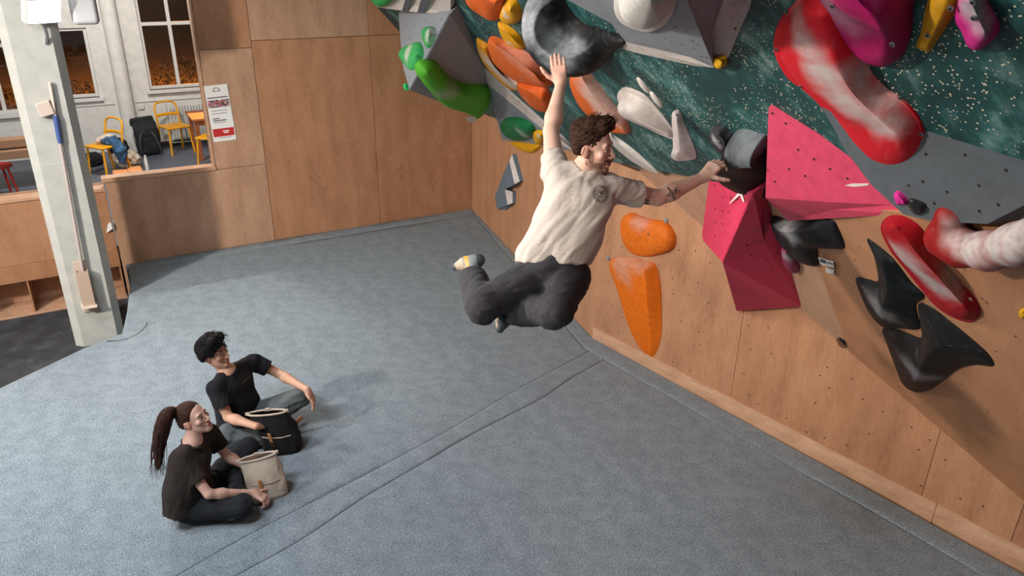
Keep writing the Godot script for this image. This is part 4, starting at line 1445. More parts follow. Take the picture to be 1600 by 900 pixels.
	hold("long_hold", "long orange hold with chalked side hanging under the dark bowl", [Vector3(3.863, 2.865, -4.322), Vector3(4.044, 2.73, -4.525), Vector3(4.244, 2.555, -4.647), Vector3(4.355, 2.433, -4.621), Vector3(4.397, 2.357, -4.492), Vector3(4.323, 2.373, -4.257), Vector3(4.197, 2.44, -4.006), Vector3(4.055, 2.566, -3.925), Vector3(3.937, 2.693, -3.948), Vector3(3.796, 2.845, -3.969), Vector3(3.715, 2.935, -3.993), Vector3(3.742, 2.936, -4.109)], [Vector3(3.648, 2.899, -3.982), Vector3(3.795, 2.741, -4.019), Vector3(3.95, 2.58, -4.017), Vector3(4.067, 2.491, -3.969)], N_G,
		chalky(L(216, 100, 34), [[Vector3(3.816, 2.743, -3.996), 0.3, 0.75], [Vector3(3.953, 2.596, -3.975), 0.3, 0.8], [Vector3(3.713, 2.843, -3.971), 0.2, 0.5]], Color(0.58, 0.46, 0.4)), DOME, null, 0.0, [Vector3(3.662, 2.873, -3.88)])

	# --- left cluster of orange and yellow
	hold("round_hold", "big orange hold at the top of the orange and yellow cluster", [Vector3(3.635, 3.363, -5.347), Vector3(3.76, 3.267, -5.479), Vector3(3.793, 3.208, -5.381), Vector3(3.784, 3.165, -5.176), Vector3(3.683, 3.213, -4.956), Vector3(3.563, 3.289, -4.763), Vector3(3.402, 3.385, -4.49), Vector3(3.312, 3.463, -4.43), Vector3(3.465, 3.438, -4.956)], [Vector3(3.344, 3.374, -4.728), Vector3(3.323, 3.335, -4.547)], N_G, chalky(L(222, 98, 32)))
	hold("ring_hold", "yellow hold with a chalky white hole beside the top orange hold", [Vector3(3.67, 3.22, -4.93), Vector3(3.51, 3.321, -4.677), Vector3(3.391, 3.387, -4.454), Vector3(3.41, 3.35, -4.386), Vector3(3.498, 3.276, -4.453), Vector3(3.614, 3.203, -4.637), Vector3(3.697, 3.17, -4.845), Vector3(3.712, 3.18, -4.946)], [Vector3(3.419, 3.274, -4.526), Vector3(3.311, 3.317, -4.313)], N_G,
		chalky(L(224, 160, 20), [[Vector3(3.455, 3.26, -4.588), 0.06, 1.0]], pale))
	hold("horn_hold", "pointed yellow hold squeezed between the orange hold and the bowl", [Vector3(3.774, 3.157, -5.103), Vector3(3.744, 3.154, -4.972), Vector3(3.763, 3.11, -4.874), Vector3(3.815, 3.052, -4.859), Vector3(3.913, 2.972, -4.941), Vector3(4.046, 2.916, -5.263), Vector3(3.99, 2.983, -5.295), Vector3(3.897, 3.063, -5.233)], [Vector3(3.711, 3.1, -4.91), Vector3(3.712, 3.037, -4.781)], N_G, chalky(L(226, 160, 18), [[Vector3(3.87, 2.979, -5.085), 0.06, 0.8]], pale))
	hold("long_hold", "curved yellow and chalk-white hold below the leftmost yellow tip", [Vector3(4.245, 2.918, -6.075), Vector3(4.217, 2.918, -5.965), Vector3(4.234, 2.877, -5.868), Vector3(4.342, 2.788, -5.957), Vector3(4.52, 2.634, -6.077), Vector3(4.55, 2.566, -5.933), Vector3(4.558, 2.52, -5.783), Vector3(4.727, 2.409, -6.037), Vector3(4.833, 2.381, -6.353), Vector3(4.764, 2.485, -6.48), Vector3(4.633, 2.625, -6.498), Vector3(4.442, 2.778, -6.327)], [Vector3(4.175, 2.864, -5.865), Vector3(4.341, 2.705, -5.977), Vector3(4.457, 2.582, -5.96), Vector3(4.51, 2.511, -5.839)], N_G,
		chalky(L(222, 150, 30), [[Vector3(4.431, 2.648, -6.058), 0.25, 0.85], [Vector3(4.508, 2.542, -5.958), 0.3, 0.85], [Vector3(4.122, 2.897, -5.781), 0.08, 0.6]], pale))
	hold("round_hold", "large orange lobed hold left of the dark bowl", [Vector3(4.134, 2.945, -5.73), Vector3(4.026, 3.002, -5.515), Vector3(3.99, 2.983, -5.295), Vector3(3.959, 2.949, -5.041), Vector3(3.99, 2.883, -4.904), Vector3(4.088, 2.778, -4.89), Vector3(4.194, 2.675, -4.914), Vector3(4.36, 2.591, -5.262), Vector3(4.532, 2.538, -5.751), Vector3(4.558, 2.571, -5.984), Vector3(4.493, 2.668, -6.102), Vector3(4.317, 2.812, -5.953)], [Vector3(3.878, 2.946, -5.215), Vector3(3.879, 2.879, -5.01), Vector3(3.93, 2.778, -4.827)], N_G, chalky(L(220, 104, 42), [[Vector3(3.876, 2.908, -5.058), 0.35, 0.25]], pale))
	hold("round_hold", "lower orange hold hanging under the large orange lobed hold", [Vector3(4.552, 2.542, -5.845), Vector3(4.433, 2.576, -5.495), Vector3(4.32, 2.612, -5.179), Vector3(4.41, 2.521, -5.188), Vector3(4.562, 2.403, -5.345), Vector3(4.748, 2.278, -5.606), Vector3(4.87, 2.221, -5.877), Vector3(4.861, 2.271, -6.039), Vector3(4.77, 2.371, -6.06)], [Vector3(4.353, 2.524, -5.431), Vector3(4.331, 2.479, -5.222)], N_G, chalky(L(222, 98, 34), [[Vector3(4.657, 2.364, -5.807), 0.1, 0.5]], pale))

	# --- grey volume with green holds
	volume("climbing_volume", "grey ridged volume in the far corner carrying green holds",
		[[[Vector3(3.823, 3.159, -5.872), Vector3(4.632, 2.978, -8.188), Vector3(4.438, 2.781, -7.838), Vector3(4.152, 2.522, -7.296), Vector3(3.906, 2.384, -6.755)], corner_grey],
		[[Vector3(3.823, 3.159, -5.872), Vector3(4.757, 2.527, -6.662), Vector3(5.15, 2.154, -7.114), Vector3(5.109, 1.968, -7.321), Vector3(4.461, 2.163, -7.049), Vector3(3.906, 2.384, -6.755)], corner_grey]], N_G, gw, dots_on([Vector3(4.243, 2.807, -7.295), Vector3(4.245, 2.942, -7.185), Vector3(4.224, 2.645, -7.381), Vector3(4.108, 3.03, -6.743), Vector3(3.896, 3.096, -6.122)], Vector3(-0.8971, 0.2866, -0.3361), 0.009))
	hold("long_hold", "large lime green curved hold on the corner volume", [Vector3(3.805, 2.629, -6.47), Vector3(3.818, 2.708, -6.382), Vector3(3.958, 2.708, -6.392), Vector3(4.107, 2.626, -6.497), Vector3(4.283, 2.516, -6.635), Vector3(4.581, 2.386, -6.806), Vector3(4.972, 2.317, -6.915), Vector3(5.161, 2.153, -7.116), Vector3(5.239, 1.985, -7.312), Vector3(5.214, 1.842, -7.471), Vector3(4.952, 1.964, -7.312), Vector3(4.589, 2.095, -7.135), Vector3(4.265, 2.285, -6.895), Vector3(3.985, 2.484, -6.648)], [Vector3(3.827, 2.627, -6.277), Vector3(4.098, 2.437, -6.468), Vector3(4.486, 2.281, -6.691), Vector3(4.877, 2.167, -6.926)], Vector3(0.0530, -0.7478, 0.6618),
		chalky(L(84, 172, 44), [[Vector3(4.271, 2.324, -6.625), 0.25, 0.5]], Color(0.42, 0.44, 0.36)))
	hold("round_hold", "small white and green hold on the corner volume", [Vector3(4.304, 2.599, -7.634), Vector3(4.268, 2.7, -7.453), Vector3(4.066, 2.825, -6.808), Vector3(3.948, 2.776, -6.532), Vector3(3.919, 2.709, -6.513), Vector3(3.984, 2.562, -6.811), Vector3(4.124, 2.556, -7.191)], [Vector3(3.985, 2.715, -6.864), Vector3(3.85, 2.737, -6.513)], Vector3(-0.8971, 0.2866, -0.3361), chalky(L(58, 168, 92), [[Vector3(4.048, 2.722, -6.994), 0.16, 0.9]], pale))
	hold("round_hold", "thumb-sized green and grey hold above the small white and green hold", [Vector3(4.074, 2.926, -6.741), Vector3(4.037, 2.981, -6.595), Vector3(3.949, 3.006, -6.339), Vector3(3.88, 2.954, -6.199), Vector3(3.864, 2.893, -6.211), Vector3(3.894, 2.821, -6.351), Vector3(3.984, 2.852, -6.563)], [Vector3(3.802, 2.976, -6.183), Vector3(3.776, 2.916, -6.132)], Vector3(-0.8971, 0.2866, -0.3361), chalky(L(44, 160, 84), [[Vector3(3.843, 2.978, -6.259), 0.12, 0.9]], pale))
	hold("small_hold", "bright green chip hold at the corner volume's left edge", [Vector3(4.031, 2.39, -7.084), Vector3(3.973, 2.419, -6.905), Vector3(3.928, 2.379, -6.818), Vector3(3.97, 2.349, -6.957)], [Vector3(3.911, 2.409, -6.837), Vector3(3.894, 2.404, -6.795)], Vector3(-0.8971, 0.2866, -0.3361), chalky(L(38, 176, 92)))
	var tagt := thing("paper_tag", "small white paper tag hanging below the lime green hold", "tag", Vector3(5.054, 1.85, -7.359))
	var cg := Geo.new()
	cg.slab([Vector3(4.939, 1.901, -7.307), Vector3(5.084, 1.897, -7.324), Vector3(5.181, 1.826, -7.411), Vector3(5.049, 1.811, -7.418)], Vector3(0.0530, -0.7478, 0.6618), 0.003)
	part(tagt, "card", cg.mesh(), mat(C(214, 210, 206), 0.7))
	# --- volume at the very top left
	volume("climbing_volume", "white volume with dark stripes above the corner volume", [[[Vector3(4.303, 3.224, -8.198), Vector3(4.566, 3.024, -8.594), Vector3(4.337, 3.056, -7.677), Vector3(4.135, 3.091, -6.878), Vector3(3.946, 3.148, -6.051), Vector3(3.606, 3.365, -5.523)], white]], N_G, gw)
	hold("round_hold", "green hold on the white striped volume", [Vector3(4.356, 3.203, -8.332), Vector3(4.478, 3.083, -8.468), Vector3(4.453, 3.055, -8.258), Vector3(4.193, 3.157, -7.548), Vector3(3.972, 3.283, -7.09)], [Vector3(4.047, 3.2, -7.522), Vector3(3.962, 3.226, -7.283)], N_G, chalky(L(40, 168, 84)))
	var st := thing("tape_mark", "dark stripes painted across the white striped volume", "tape", Vector3(4.138, 3.112, -7.09))
	cg = Geo.new()
	cg.slab([Vector3(3.892, 3.269, -6.718), Vector3(3.819, 3.283, -6.477), Vector3(4.23, 3.072, -7.29), Vector3(4.296, 3.061, -7.522)], N_G, 0.004)
	cg.slab([Vector3(3.752, 3.298, -6.199), Vector3(3.68, 3.314, -5.915), Vector3(4.087, 3.102, -6.739), Vector3(4.152, 3.087, -6.968)], N_G, 0.004)
	part(st, "stripe", cg.mesh(), mat(C(66, 68, 78), 0.7))

	# --- low grey volume with a white band
	volume("climbing_volume", "low grey volume with a white speckled band and a green oval hold",
		[[[Vector3(4.913, 2.347, -6.834), Vector3(5.891, 1.416, -7.882), Vector3(5.403, 1.689, -6.459), Vector3(5.153, 1.815, -5.666), Vector3(5.179, 1.829, -5.873), Vector3(5.117, 1.956, -6.124)], grey],
		[[Vector3(4.913, 2.347, -6.834), Vector3(4.735, 2.55, -6.642), Vector3(5.042, 2.079, -6.039), Vector3(5.102, 1.953, -5.792), Vector3(5.23, 1.808, -5.741), Vector3(5.153, 1.815, -5.666), Vector3(5.179, 1.829, -5.873), Vector3(5.117, 1.956, -6.124)], white, "white speckled band"]], N_G, gw,
		dots_on([Vector3(4.928, 2.315, -6.622), Vector3(4.924, 2.266, -6.416), Vector3(4.933, 2.237, -6.34), Vector3(4.972, 2.171, -6.239), Vector3(5.044, 2.081, -6.176), Vector3(4.94, 2.229, -6.306), Vector3(4.984, 2.245, -6.606)], N_G, 0.007))
	hold("round_hold", "dark green oval hold on the low grey volume", [Vector3(5.574, 1.706, -7.486), Vector3(5.352, 1.884, -7.089), Vector3(5.168, 2, -6.616), Vector3(5.118, 2.002, -6.352), Vector3(5.204, 1.903, -6.356), Vector3(5.407, 1.732, -6.681), Vector3(5.659, 1.558, -7.262), Vector3(5.718, 1.554, -7.571)], [Vector3(5.283, 1.816, -6.9), Vector3(5.141, 1.891, -6.464)], Vector3(-0.7559, -0.6403, -0.1364), chalky(L(20, 112, 66), [[Vector3(5.272, 1.799, -6.685), 0.16, 0.5]]), DOME, null, 0.0, [Vector3(5.332, 1.766, -6.94)])
	hold("ring_hold", "small yellow ring hold beside the dark green oval hold", [Vector3(5.262, 1.856, -6.46), Vector3(5.167, 1.925, -6.258), Vector3(5.144, 1.928, -6.145), Vector3(5.276, 1.802, -6.289), Vector3(5.411, 1.691, -6.513), Vector3(5.439, 1.685, -6.638)], [Vector3(5.167, 1.849, -6.265), Vector3(5.144, 1.863, -6.206)], Vector3(-0.7559, -0.6403, -0.1364), chalky(L(228, 168, 24), [[Vector3(5.159, 1.853, -6.245), 0.05, 1.0]], pale))
	hold("round_hold", "yellow hold peeping out below the low grey volume", [Vector3(5.828, 1.447, -7.595), Vector3(5.674, 1.573, -7.131), Vector3(5.502, 1.667, -6.612), Vector3(5.525, 1.576, -6.682), Vector3(5.582, 1.495, -6.855), Vector3(5.657, 1.446, -7.081), Vector3(5.759, 1.425, -7.387)], [Vector3(5.578, 1.544, -7.033), Vector3(5.47, 1.593, -6.708)], N_F, chalky(L(212, 152, 18)))

	# --- faceted blue-grey hold on the return
	var steelb := paintwork(C(104, 122, 136))
	volume("faceted_hold", "blue-grey zigzag hold with white flat sides on the bare return wall",
		[[[Vector3(5.707, 1.345, -7.422), Vector3(5.632, 1.075, -7.163), Vector3(5.598, 1.027, -7.221), Vector3(5.662, 1.264, -7.414)], white, "white side"], [[Vector3(5.707, 1.345, -7.422), Vector3(5.662, 1.264, -7.414), Vector3(5.598, 1.027, -7.221), Vector3(5.751, 0.838, -7.618), Vector3(5.934, 0.866, -7.947)], steelb],
		[[Vector3(5.751, 0.838, -7.618), Vector3(5.712, 0.863, -7.405), Vector3(5.728, 0.712, -7.423), Vector3(5.698, 0.674, -7.491)], white, "white side"], [[Vector3(5.934, 0.866, -7.947), Vector3(5.751, 0.838, -7.618), Vector3(5.698, 0.674, -7.491), Vector3(5.926, 0.43, -8.019), Vector3(6.039, 0.527, -8.233)], steelb],
		[[Vector3(5.598, 1.027, -7.221), Vector3(5.632, 1.075, -7.163), Vector3(5.786, 0.885, -7.503), Vector3(5.751, 0.838, -7.618)], steelb], [[Vector3(5.926, 0.43, -8.019), Vector3(5.698, 0.674, -7.491), Vector3(5.728, 0.712, -7.423), Vector3(5.863, 0.509, -7.734)], steelb]], N_F, Vector3(5.893, 0.822, -7.793), [], steelb)

	# --- orange pair on the bare foot
	hold("round_hold", "plump orange hold with two humps on the bare wooden foot", [Vector3(5.002, 1.391, -4.782), Vector3(5.004, 1.469, -4.676), Vector3(5.007, 1.465, -4.557), Vector3(5.01, 1.474, -4.411), Vector3(5.013, 1.493, -4.279), Vector3(5.015, 1.438, -4.177), Vector3(5.016, 1.349, -4.136), Vector3(5.015, 1.252, -4.175), Vector3(5.012, 1.166, -4.314), Vector3(5.009, 1.105, -4.446), Vector3(5.006, 1.076, -4.619), Vector3(5.003, 1.141, -4.741), Vector3(5.002, 1.273, -4.795)], [Vector3(4.916, 1.39, -4.582), Vector3(4.935, 1.359, -4.421), Vector3(4.924, 1.363, -4.212)], N_A,
		chalky(L(222, 112, 22), [[Vector3(4.948, 1.443, -4.521), 0.12, 0.3]]), DOME, null, 0.0, [Vector3(4.931, 1.356, -4.393)])
	hold("long_hold", "tall orange carrot-shaped hold with a chalked top below the plump orange hold", [Vector3(4.999, 0.911, -4.906), Vector3(5.001, 0.983, -4.81), Vector3(5.006, 1.044, -4.616), Vector3(5.009, 1.058, -4.473), Vector3(5.012, 1.061, -4.348), Vector3(5.013, 0.904, -4.267), Vector3(5.014, 0.674, -4.224), Vector3(5.015, 0.421, -4.194), Vector3(5.014, 0.234, -4.219), Vector3(5.013, 0.121, -4.286), Vector3(5.011, 0.13, -4.377), Vector3(5.008, 0.2, -4.494), Vector3(5.005, 0.378, -4.639), Vector3(5.002, 0.654, -4.787), Vector3(5, 0.807, -4.897)], [Vector3(4.891, 1.013, -4.371), Vector3(4.902, 0.734, -4.318), Vector3(4.953, 0.398, -4.295), Vector3(4.983, 0.201, -4.284)], N_A,
		chalky(L(222, 110, 20), [[Vector3(4.954, 0.95, -4.681), 0.24, 0.55], [Vector3(4.929, 1.049, -4.46), 0.14, 0.55]], Color(0.5, 0.36, 0.28)), CONE, null, 0.0, [Vector3(4.972, 0.799, -4.762)])
	hold("round_hold", "cream hold half hidden behind the climber's outstretched arm", [Vector3(5.017, 1.7, -4.118), Vector3(5.018, 1.822, -4.037), Vector3(5.021, 1.939, -3.919), Vector3(5.023, 1.894, -3.834), Vector3(5.023, 1.721, -3.822), Vector3(5.02, 1.68, -3.977)], [Vector3(4.921, 1.805, -3.91), Vector3(4.903, 1.863, -3.823)], N_A, chalky(L(206, 194, 186)))
	for q in [[Vector3(5.013, 1.501, -4.272), "beside the plump orange hold"], [Vector3(4.999, 0.936, -4.935), "above the tall orange hold"]]:
		var c: Vector3 = q[0]
		var ov := []
		for k in 9:
			ov.append(c + Vector3(0, sin(TAU * k / 9) * 0.028, cos(TAU * k / 9) * 0.024))
		hold("small_hold", "tiny grey screw-on chip %s" % q[1], ov, [c + N_A * 0.024, c + N_A * 0.024 + Vector3(0, 0.004, 0)], N_A, chalky(L(150, 148, 148)))

	# --- right-hand group on the leaning bare panels
	hold("fin_hold", "black and chalk-white fin hold under the upper pink volume", [Vector3(4.093, 2.179, -2.633), Vector3(4.01, 2.215, -2.472), Vector3(3.864, 2.302, -2.25), Vector3(3.72, 2.395, -2.047), Vector3(3.753, 2.342, -2.008), Vector3(3.873, 2.206, -2.018), Vector3(3.963, 2.149, -2.149), Vector3(4.058, 2.087, -2.279), Vector3(4.24, 1.903, -2.355), Vector3(4.342, 1.855, -2.546), Vector3(4.313, 1.931, -2.656), Vector3(4.221, 2.044, -2.67)], [Vector3(3.896, 2.18, -2.405), Vector3(3.806, 2.24, -2.241), Vector3(3.776, 2.29, -2.068)], N_B,
		chalky(L(24, 26, 30), [[Vector3(3.908, 2.196, -2.399), 0.15, 0.85], [Vector3(3.97, 2.208, -2.496), 0.1, 0.5]], chalk))
	hold("small_hold", "greyish pink nub on the side of the lower pink volume", [Vector3(4.235, 1.922, -2.625), Vector3(4.211, 1.964, -2.592), Vector3(4.279, 1.928, -2.575), Vector3(4.454, 1.777, -2.607), Vector3(4.514, 1.71, -2.639), Vector3(4.506, 1.683, -2.683), Vector3(4.385, 1.767, -2.686)], [Vector3(4.211, 1.91, -2.567), Vector3(4.305, 1.824, -2.573)], Vector3(-0.4990, -0.6921, 0.5216), chalky(L(150, 60, 96), [[Vector3(4.244, 1.884, -2.571), 0.09, 0.9]], Color(0.42, 0.38, 0.42)), DOME, null, 0.0, [Vector3(4.338, 1.785, -2.612)])
	var tg2 := thing("paper_tag", "printed white label stuck below the black and white fin hold", "tag", Vector3(4.109, 1.981, -2.24))
	cg = Geo.new()
	cg.slab([Vector3(4.105, 2.006, -2.293), Vector3(4.029, 2.041, -2.152), Vector3(4.088, 1.98, -2.172), Vector3(4.158, 1.946, -2.298)], N_B, 0.002)
	part(tg2, "card", cg.mesh(), mat(C(200, 198, 194), 0.7))
	cg = Geo.new()
	cg.slab([Vector3(4.149, 1.941, -2.257), Vector3(4.108, 1.96, -2.18), Vector3(4.16, 1.909, -2.206), Vector3(4.197, 1.892, -2.277)], N_B, 0.002)
	part(tg2, "card", cg.mesh(), mat(C(200, 198, 194), 0.7))
	cg = Geo.new()
	cg.slab([Vector3(4.103, 2.001, -2.283), Vector3(4.072, 2.016, -2.223), Vector3(4.099, 1.986, -2.23), Vector3(4.133, 1.968, -2.287)], N_B, 0.001)
	cg.slab([Vector3(4.07, 2.013, -2.209), Vector3(4.049, 2.02, -2.164), Vector3(4.062, 2.008, -2.169), Vector3(4.083, 2, -2.214)], N_B, 0.001)
	part(tg2, "print", cg.mesh(), mat(C(70, 70, 70), 0.7))
	hold("long_hold", "long dark red hold with a chalked flank beside the black shark-fin holds",
		[Vector3(3.52, 2.487, -1.672), Vector3(3.452, 2.555, -1.64), Vector3(3.383, 2.611, -1.575), Vector3(3.34, 2.634, -1.501), Vector3(3.33, 2.62, -1.433), Vector3(3.366, 2.561, -1.387), Vector3(3.428, 2.473, -1.346), Vector3(3.488, 2.384, -1.294), Vector3(3.516, 2.324, -1.224), Vector3(3.557, 2.264, -1.188), Vector3(3.618, 2.194, -1.192), Vector3(3.7, 2.117, -1.243), Vector3(3.755, 2.081, -1.317), Vector3(3.783, 2.08, -1.404), Vector3(3.773, 2.117, -1.47), Vector3(3.734, 2.18, -1.517), Vector3(3.685, 2.258, -1.574), Vector3(3.637, 2.336, -1.631), Vector3(3.577, 2.418, -1.665)], [Vector3(3.272, 2.598, -1.489), Vector3(3.289, 2.511, -1.393), Vector3(3.342, 2.414, -1.302), Vector3(3.482, 2.273, -1.234)], N_B,
		chalky(L(158, 12, 28), [[Vector3(3.431, 2.415, -1.455), 0.17, 0.9], [Vector3(3.467, 2.327, -1.373), 0.17, 0.9], [Vector3(3.456, 2.428, -1.525), 0.1, 0.4]], Color(0.5, 0.42, 0.42)), RIM, null, 0.0, [Vector3(3.441, 2.32, -1.189)])
	var rt := thing("ring_hold", "fat red and white looped hold under the slate-grey volume", "hold", Vector3(3.224, 2.632, -1.135))
	sd = Solid.new()
	sd.chain([Vector3(3.068, 2.763, -1.209), Vector3(3.116, 2.664, -1.222), Vector3(3.092, 2.649, -1.149), Vector3(3.012, 2.695, -1.025), Vector3(2.899, 2.783, -0.905), Vector3(2.784, 2.891, -0.793)], [0.055, 0.07, 0.068, 0.068, 0.07, 0.07], 0.04)
	sd.clip_n = N_B
	sd.clip_d = Vector3(4.974, 1.023, -2.292).dot(N_B) - 0.05
	later(rt, "grip", [[sd, 0.009, chalky(L(150, 24, 22), [[Vector3(2.909, 2.747, -1.094), 0.2, 0.95], [Vector3(2.833, 2.786, -1.004), 0.21, 0.95], [Vector3(2.773, 2.827, -0.926), 0.21, 0.95], [Vector3(2.708, 2.876, -0.854), 0.2, 0.95], [Vector3(2.644, 2.926, -0.787), 0.2, 0.9], [Vector3(2.938, 2.77, -1.164), 0.12, 0.5]], Color(0.6, 0.54, 0.52))]], M.hold)
	hold("fin_hold", "upper black shark-fin hold left of the long dark red hold", [Vector3(3.67, 2.363, -1.805), Vector3(3.653, 2.362, -1.751), Vector3(3.669, 2.307, -1.655), Vector3(3.743, 2.192, -1.575), Vector3(3.774, 2.13, -1.509), Vector3(3.885, 2.029, -1.584), Vector3(3.974, 1.93, -1.6), Vector3(4.082, 1.811, -1.616), Vector3(4.215, 1.712, -1.769), Vector3(4.352, 1.614, -1.93), Vector3(4.316, 1.684, -2.008), Vector3(4.194, 1.834, -2.028), Vector3(4.068, 1.977, -2.016), Vector3(3.996, 2.023, -1.915), Vector3(3.933, 2.063, -1.825), Vector3(3.776, 2.234, -1.792)], [Vector3(3.924, 1.909, -1.768), Vector3(3.735, 2.113, -1.681), Vector3(3.655, 2.268, -1.698)], N_B,
		chalky(L(20, 22, 26), [[Vector3(4.003, 1.866, -1.813), 0.16, 0.35]], chalk), CONE)
	hold("fin_hold", "lower black shark-fin hold with a sweeping tail", [Vector3(3.869, 2.04, -1.565), Vector3(3.822, 2.064, -1.482), Vector3(3.822, 2.022, -1.371), Vector3(3.837, 1.956, -1.239), Vector3(3.861, 1.905, -1.178), Vector3(3.921, 1.833, -1.173), Vector3(4.026, 1.754, -1.291), Vector3(4.178, 1.621, -1.409), Vector3(4.383, 1.427, -1.528), Vector3(4.615, 1.209, -1.668), Vector3(4.817, 1.033, -1.827), Vector3(4.857, 1.026, -1.934), Vector3(4.702, 1.211, -1.947), Vector3(4.525, 1.419, -1.949), Vector3(4.373, 1.592, -1.937), Vector3(4.241, 1.685, -1.776), Vector3(4.152, 1.732, -1.622), Vector3(3.985, 1.913, -1.588)], [Vector3(4.285, 1.424, -1.641), Vector3(3.997, 1.713, -1.513), Vector3(3.867, 1.865, -1.386), Vector3(3.861, 1.887, -1.257)], N_B,
		chalky(L(22, 24, 28), [[Vector3(4.303, 1.443, -1.662), 0.17, 0.5]], chalk), CONE)
	hold("small_hold", "tiny black screw-on foothold on the bare leaning panel", [Vector3(5.037, 1.045, -2.547), Vector3(4.955, 1.118, -2.486), Vector3(4.938, 1.118, -2.435), Vector3(5.002, 1.047, -2.443), Vector3(5.1, 0.966, -2.532)], [Vector3(4.946, 1.09, -2.469), Vector3(4.952, 1.076, -2.45)], N_B, chalky(L(14, 14, 14)), DOME, M.gloss)
	hold("small_hold", "tiny yellow foothold on the bare panel below the red loop", [Vector3(3.412, 2.357, -0.987), Vector3(3.385, 2.38, -0.963), Vector3(3.411, 2.347, -0.955), Vector3(3.448, 2.311, -0.975), Vector3(3.449, 2.316, -0.991)], [Vector3(3.373, 2.363, -0.964), Vector3(3.372, 2.36, -0.956)], N_B, chalky(L(226, 170, 20)))

# ---------------------------------------------------------------- people
const CAM_R := Vector3(0.7912, 0, 0.6115)

func fade(c1: Color, c2: Color, t: float) -> Color:
	return c1.lerp(c2, clampf(t, 0.0, 1.0))

# five fingers on a palm; d runs from the wrist to the knuckles, pn out of the palm, th towards the thumb
func add_hand(s: Solid, wrist: Vector3, d: Vector3, pn: Vector3, th: Vector3, curl: Array, thumb_dir: Vector3, z := 1.0, spread := 1.0) -> void:
	d = d.normalized()
	pn = (pn - d * pn.dot(d)).normalized()
	var side := d.cross(pn)
	if side.dot(th) < 0:
		side = -side
	s.cap(wrist, wrist + d * 0.03 * z, 0.025 * z, 0.026 * z, 0.015)
	# palm, as four bones that fan out to the knuckles
	for k in 4:
		var off := (0.030 - 0.020 * k) * z
		s.cap(wrist + d * 0.018 * z + side * off * 0.62, wrist + d * (0.088 - 0.004 * absf(k - 1.2)) * z + side * off, 0.0155 * z, 0.0125 * z, 0.014)
	s.cap(wrist + d * 0.03 * z + side * 0.022 * z + pn * 0.008 * z, wrist + d * 0.06 * z + side * 0.022 * z + pn * 0.01 * z, 0.015 * z, 0.012 * z, 0.012)
	for k in 4:
		var off := (0.030 - 0.020 * k) * z
		var at := wrist + d * (0.088 - 0.004 * absf(k - 1.2)) * z + side * off
		var len: float = [0.040, 0.045, 0.042, 0.033][k] * z
		var dir := (d + side * (0.10 - 0.07 * k) * spread).normalized()
		var rad := [0.0098, 0.0098, 0.0094, 0.0084]
		var bend: float = curl[k]
		for seg in 3:
			dir = dir.rotated(d.cross(pn).normalized(), bend * [0.7, 1.0, 0.75][seg])
			var l: float = len * [1.0, 0.66, 0.52][seg]
			s.cap(at, at + dir * l, (rad[k] - 0.0009 * seg) * z, (rad[k] - 0.0009 * (seg + 1)) * z, 0.004)
			at += dir * l
	var tb := wrist + d * 0.028 * z + side * 0.026 * z + pn * 0.004 * z
	var td := thumb_dir.normalized()
	var t1 := tb + (td * 0.7 + side * 0.5).normalized() * 0.036 * z
	s.cap(tb, t1, 0.0135 * z, 0.0115 * z, 0.012)
	var t2 := t1 + td * 0.033 * z
	s.cap(t1, t2, 0.0112 * z, 0.0102 * z, 0.005)
	s.cap(t2, t2 + (td * 0.9 - side * 0.15).normalized() * 0.024 * z, 0.0102 * z, 0.0082 * z, 0.005)

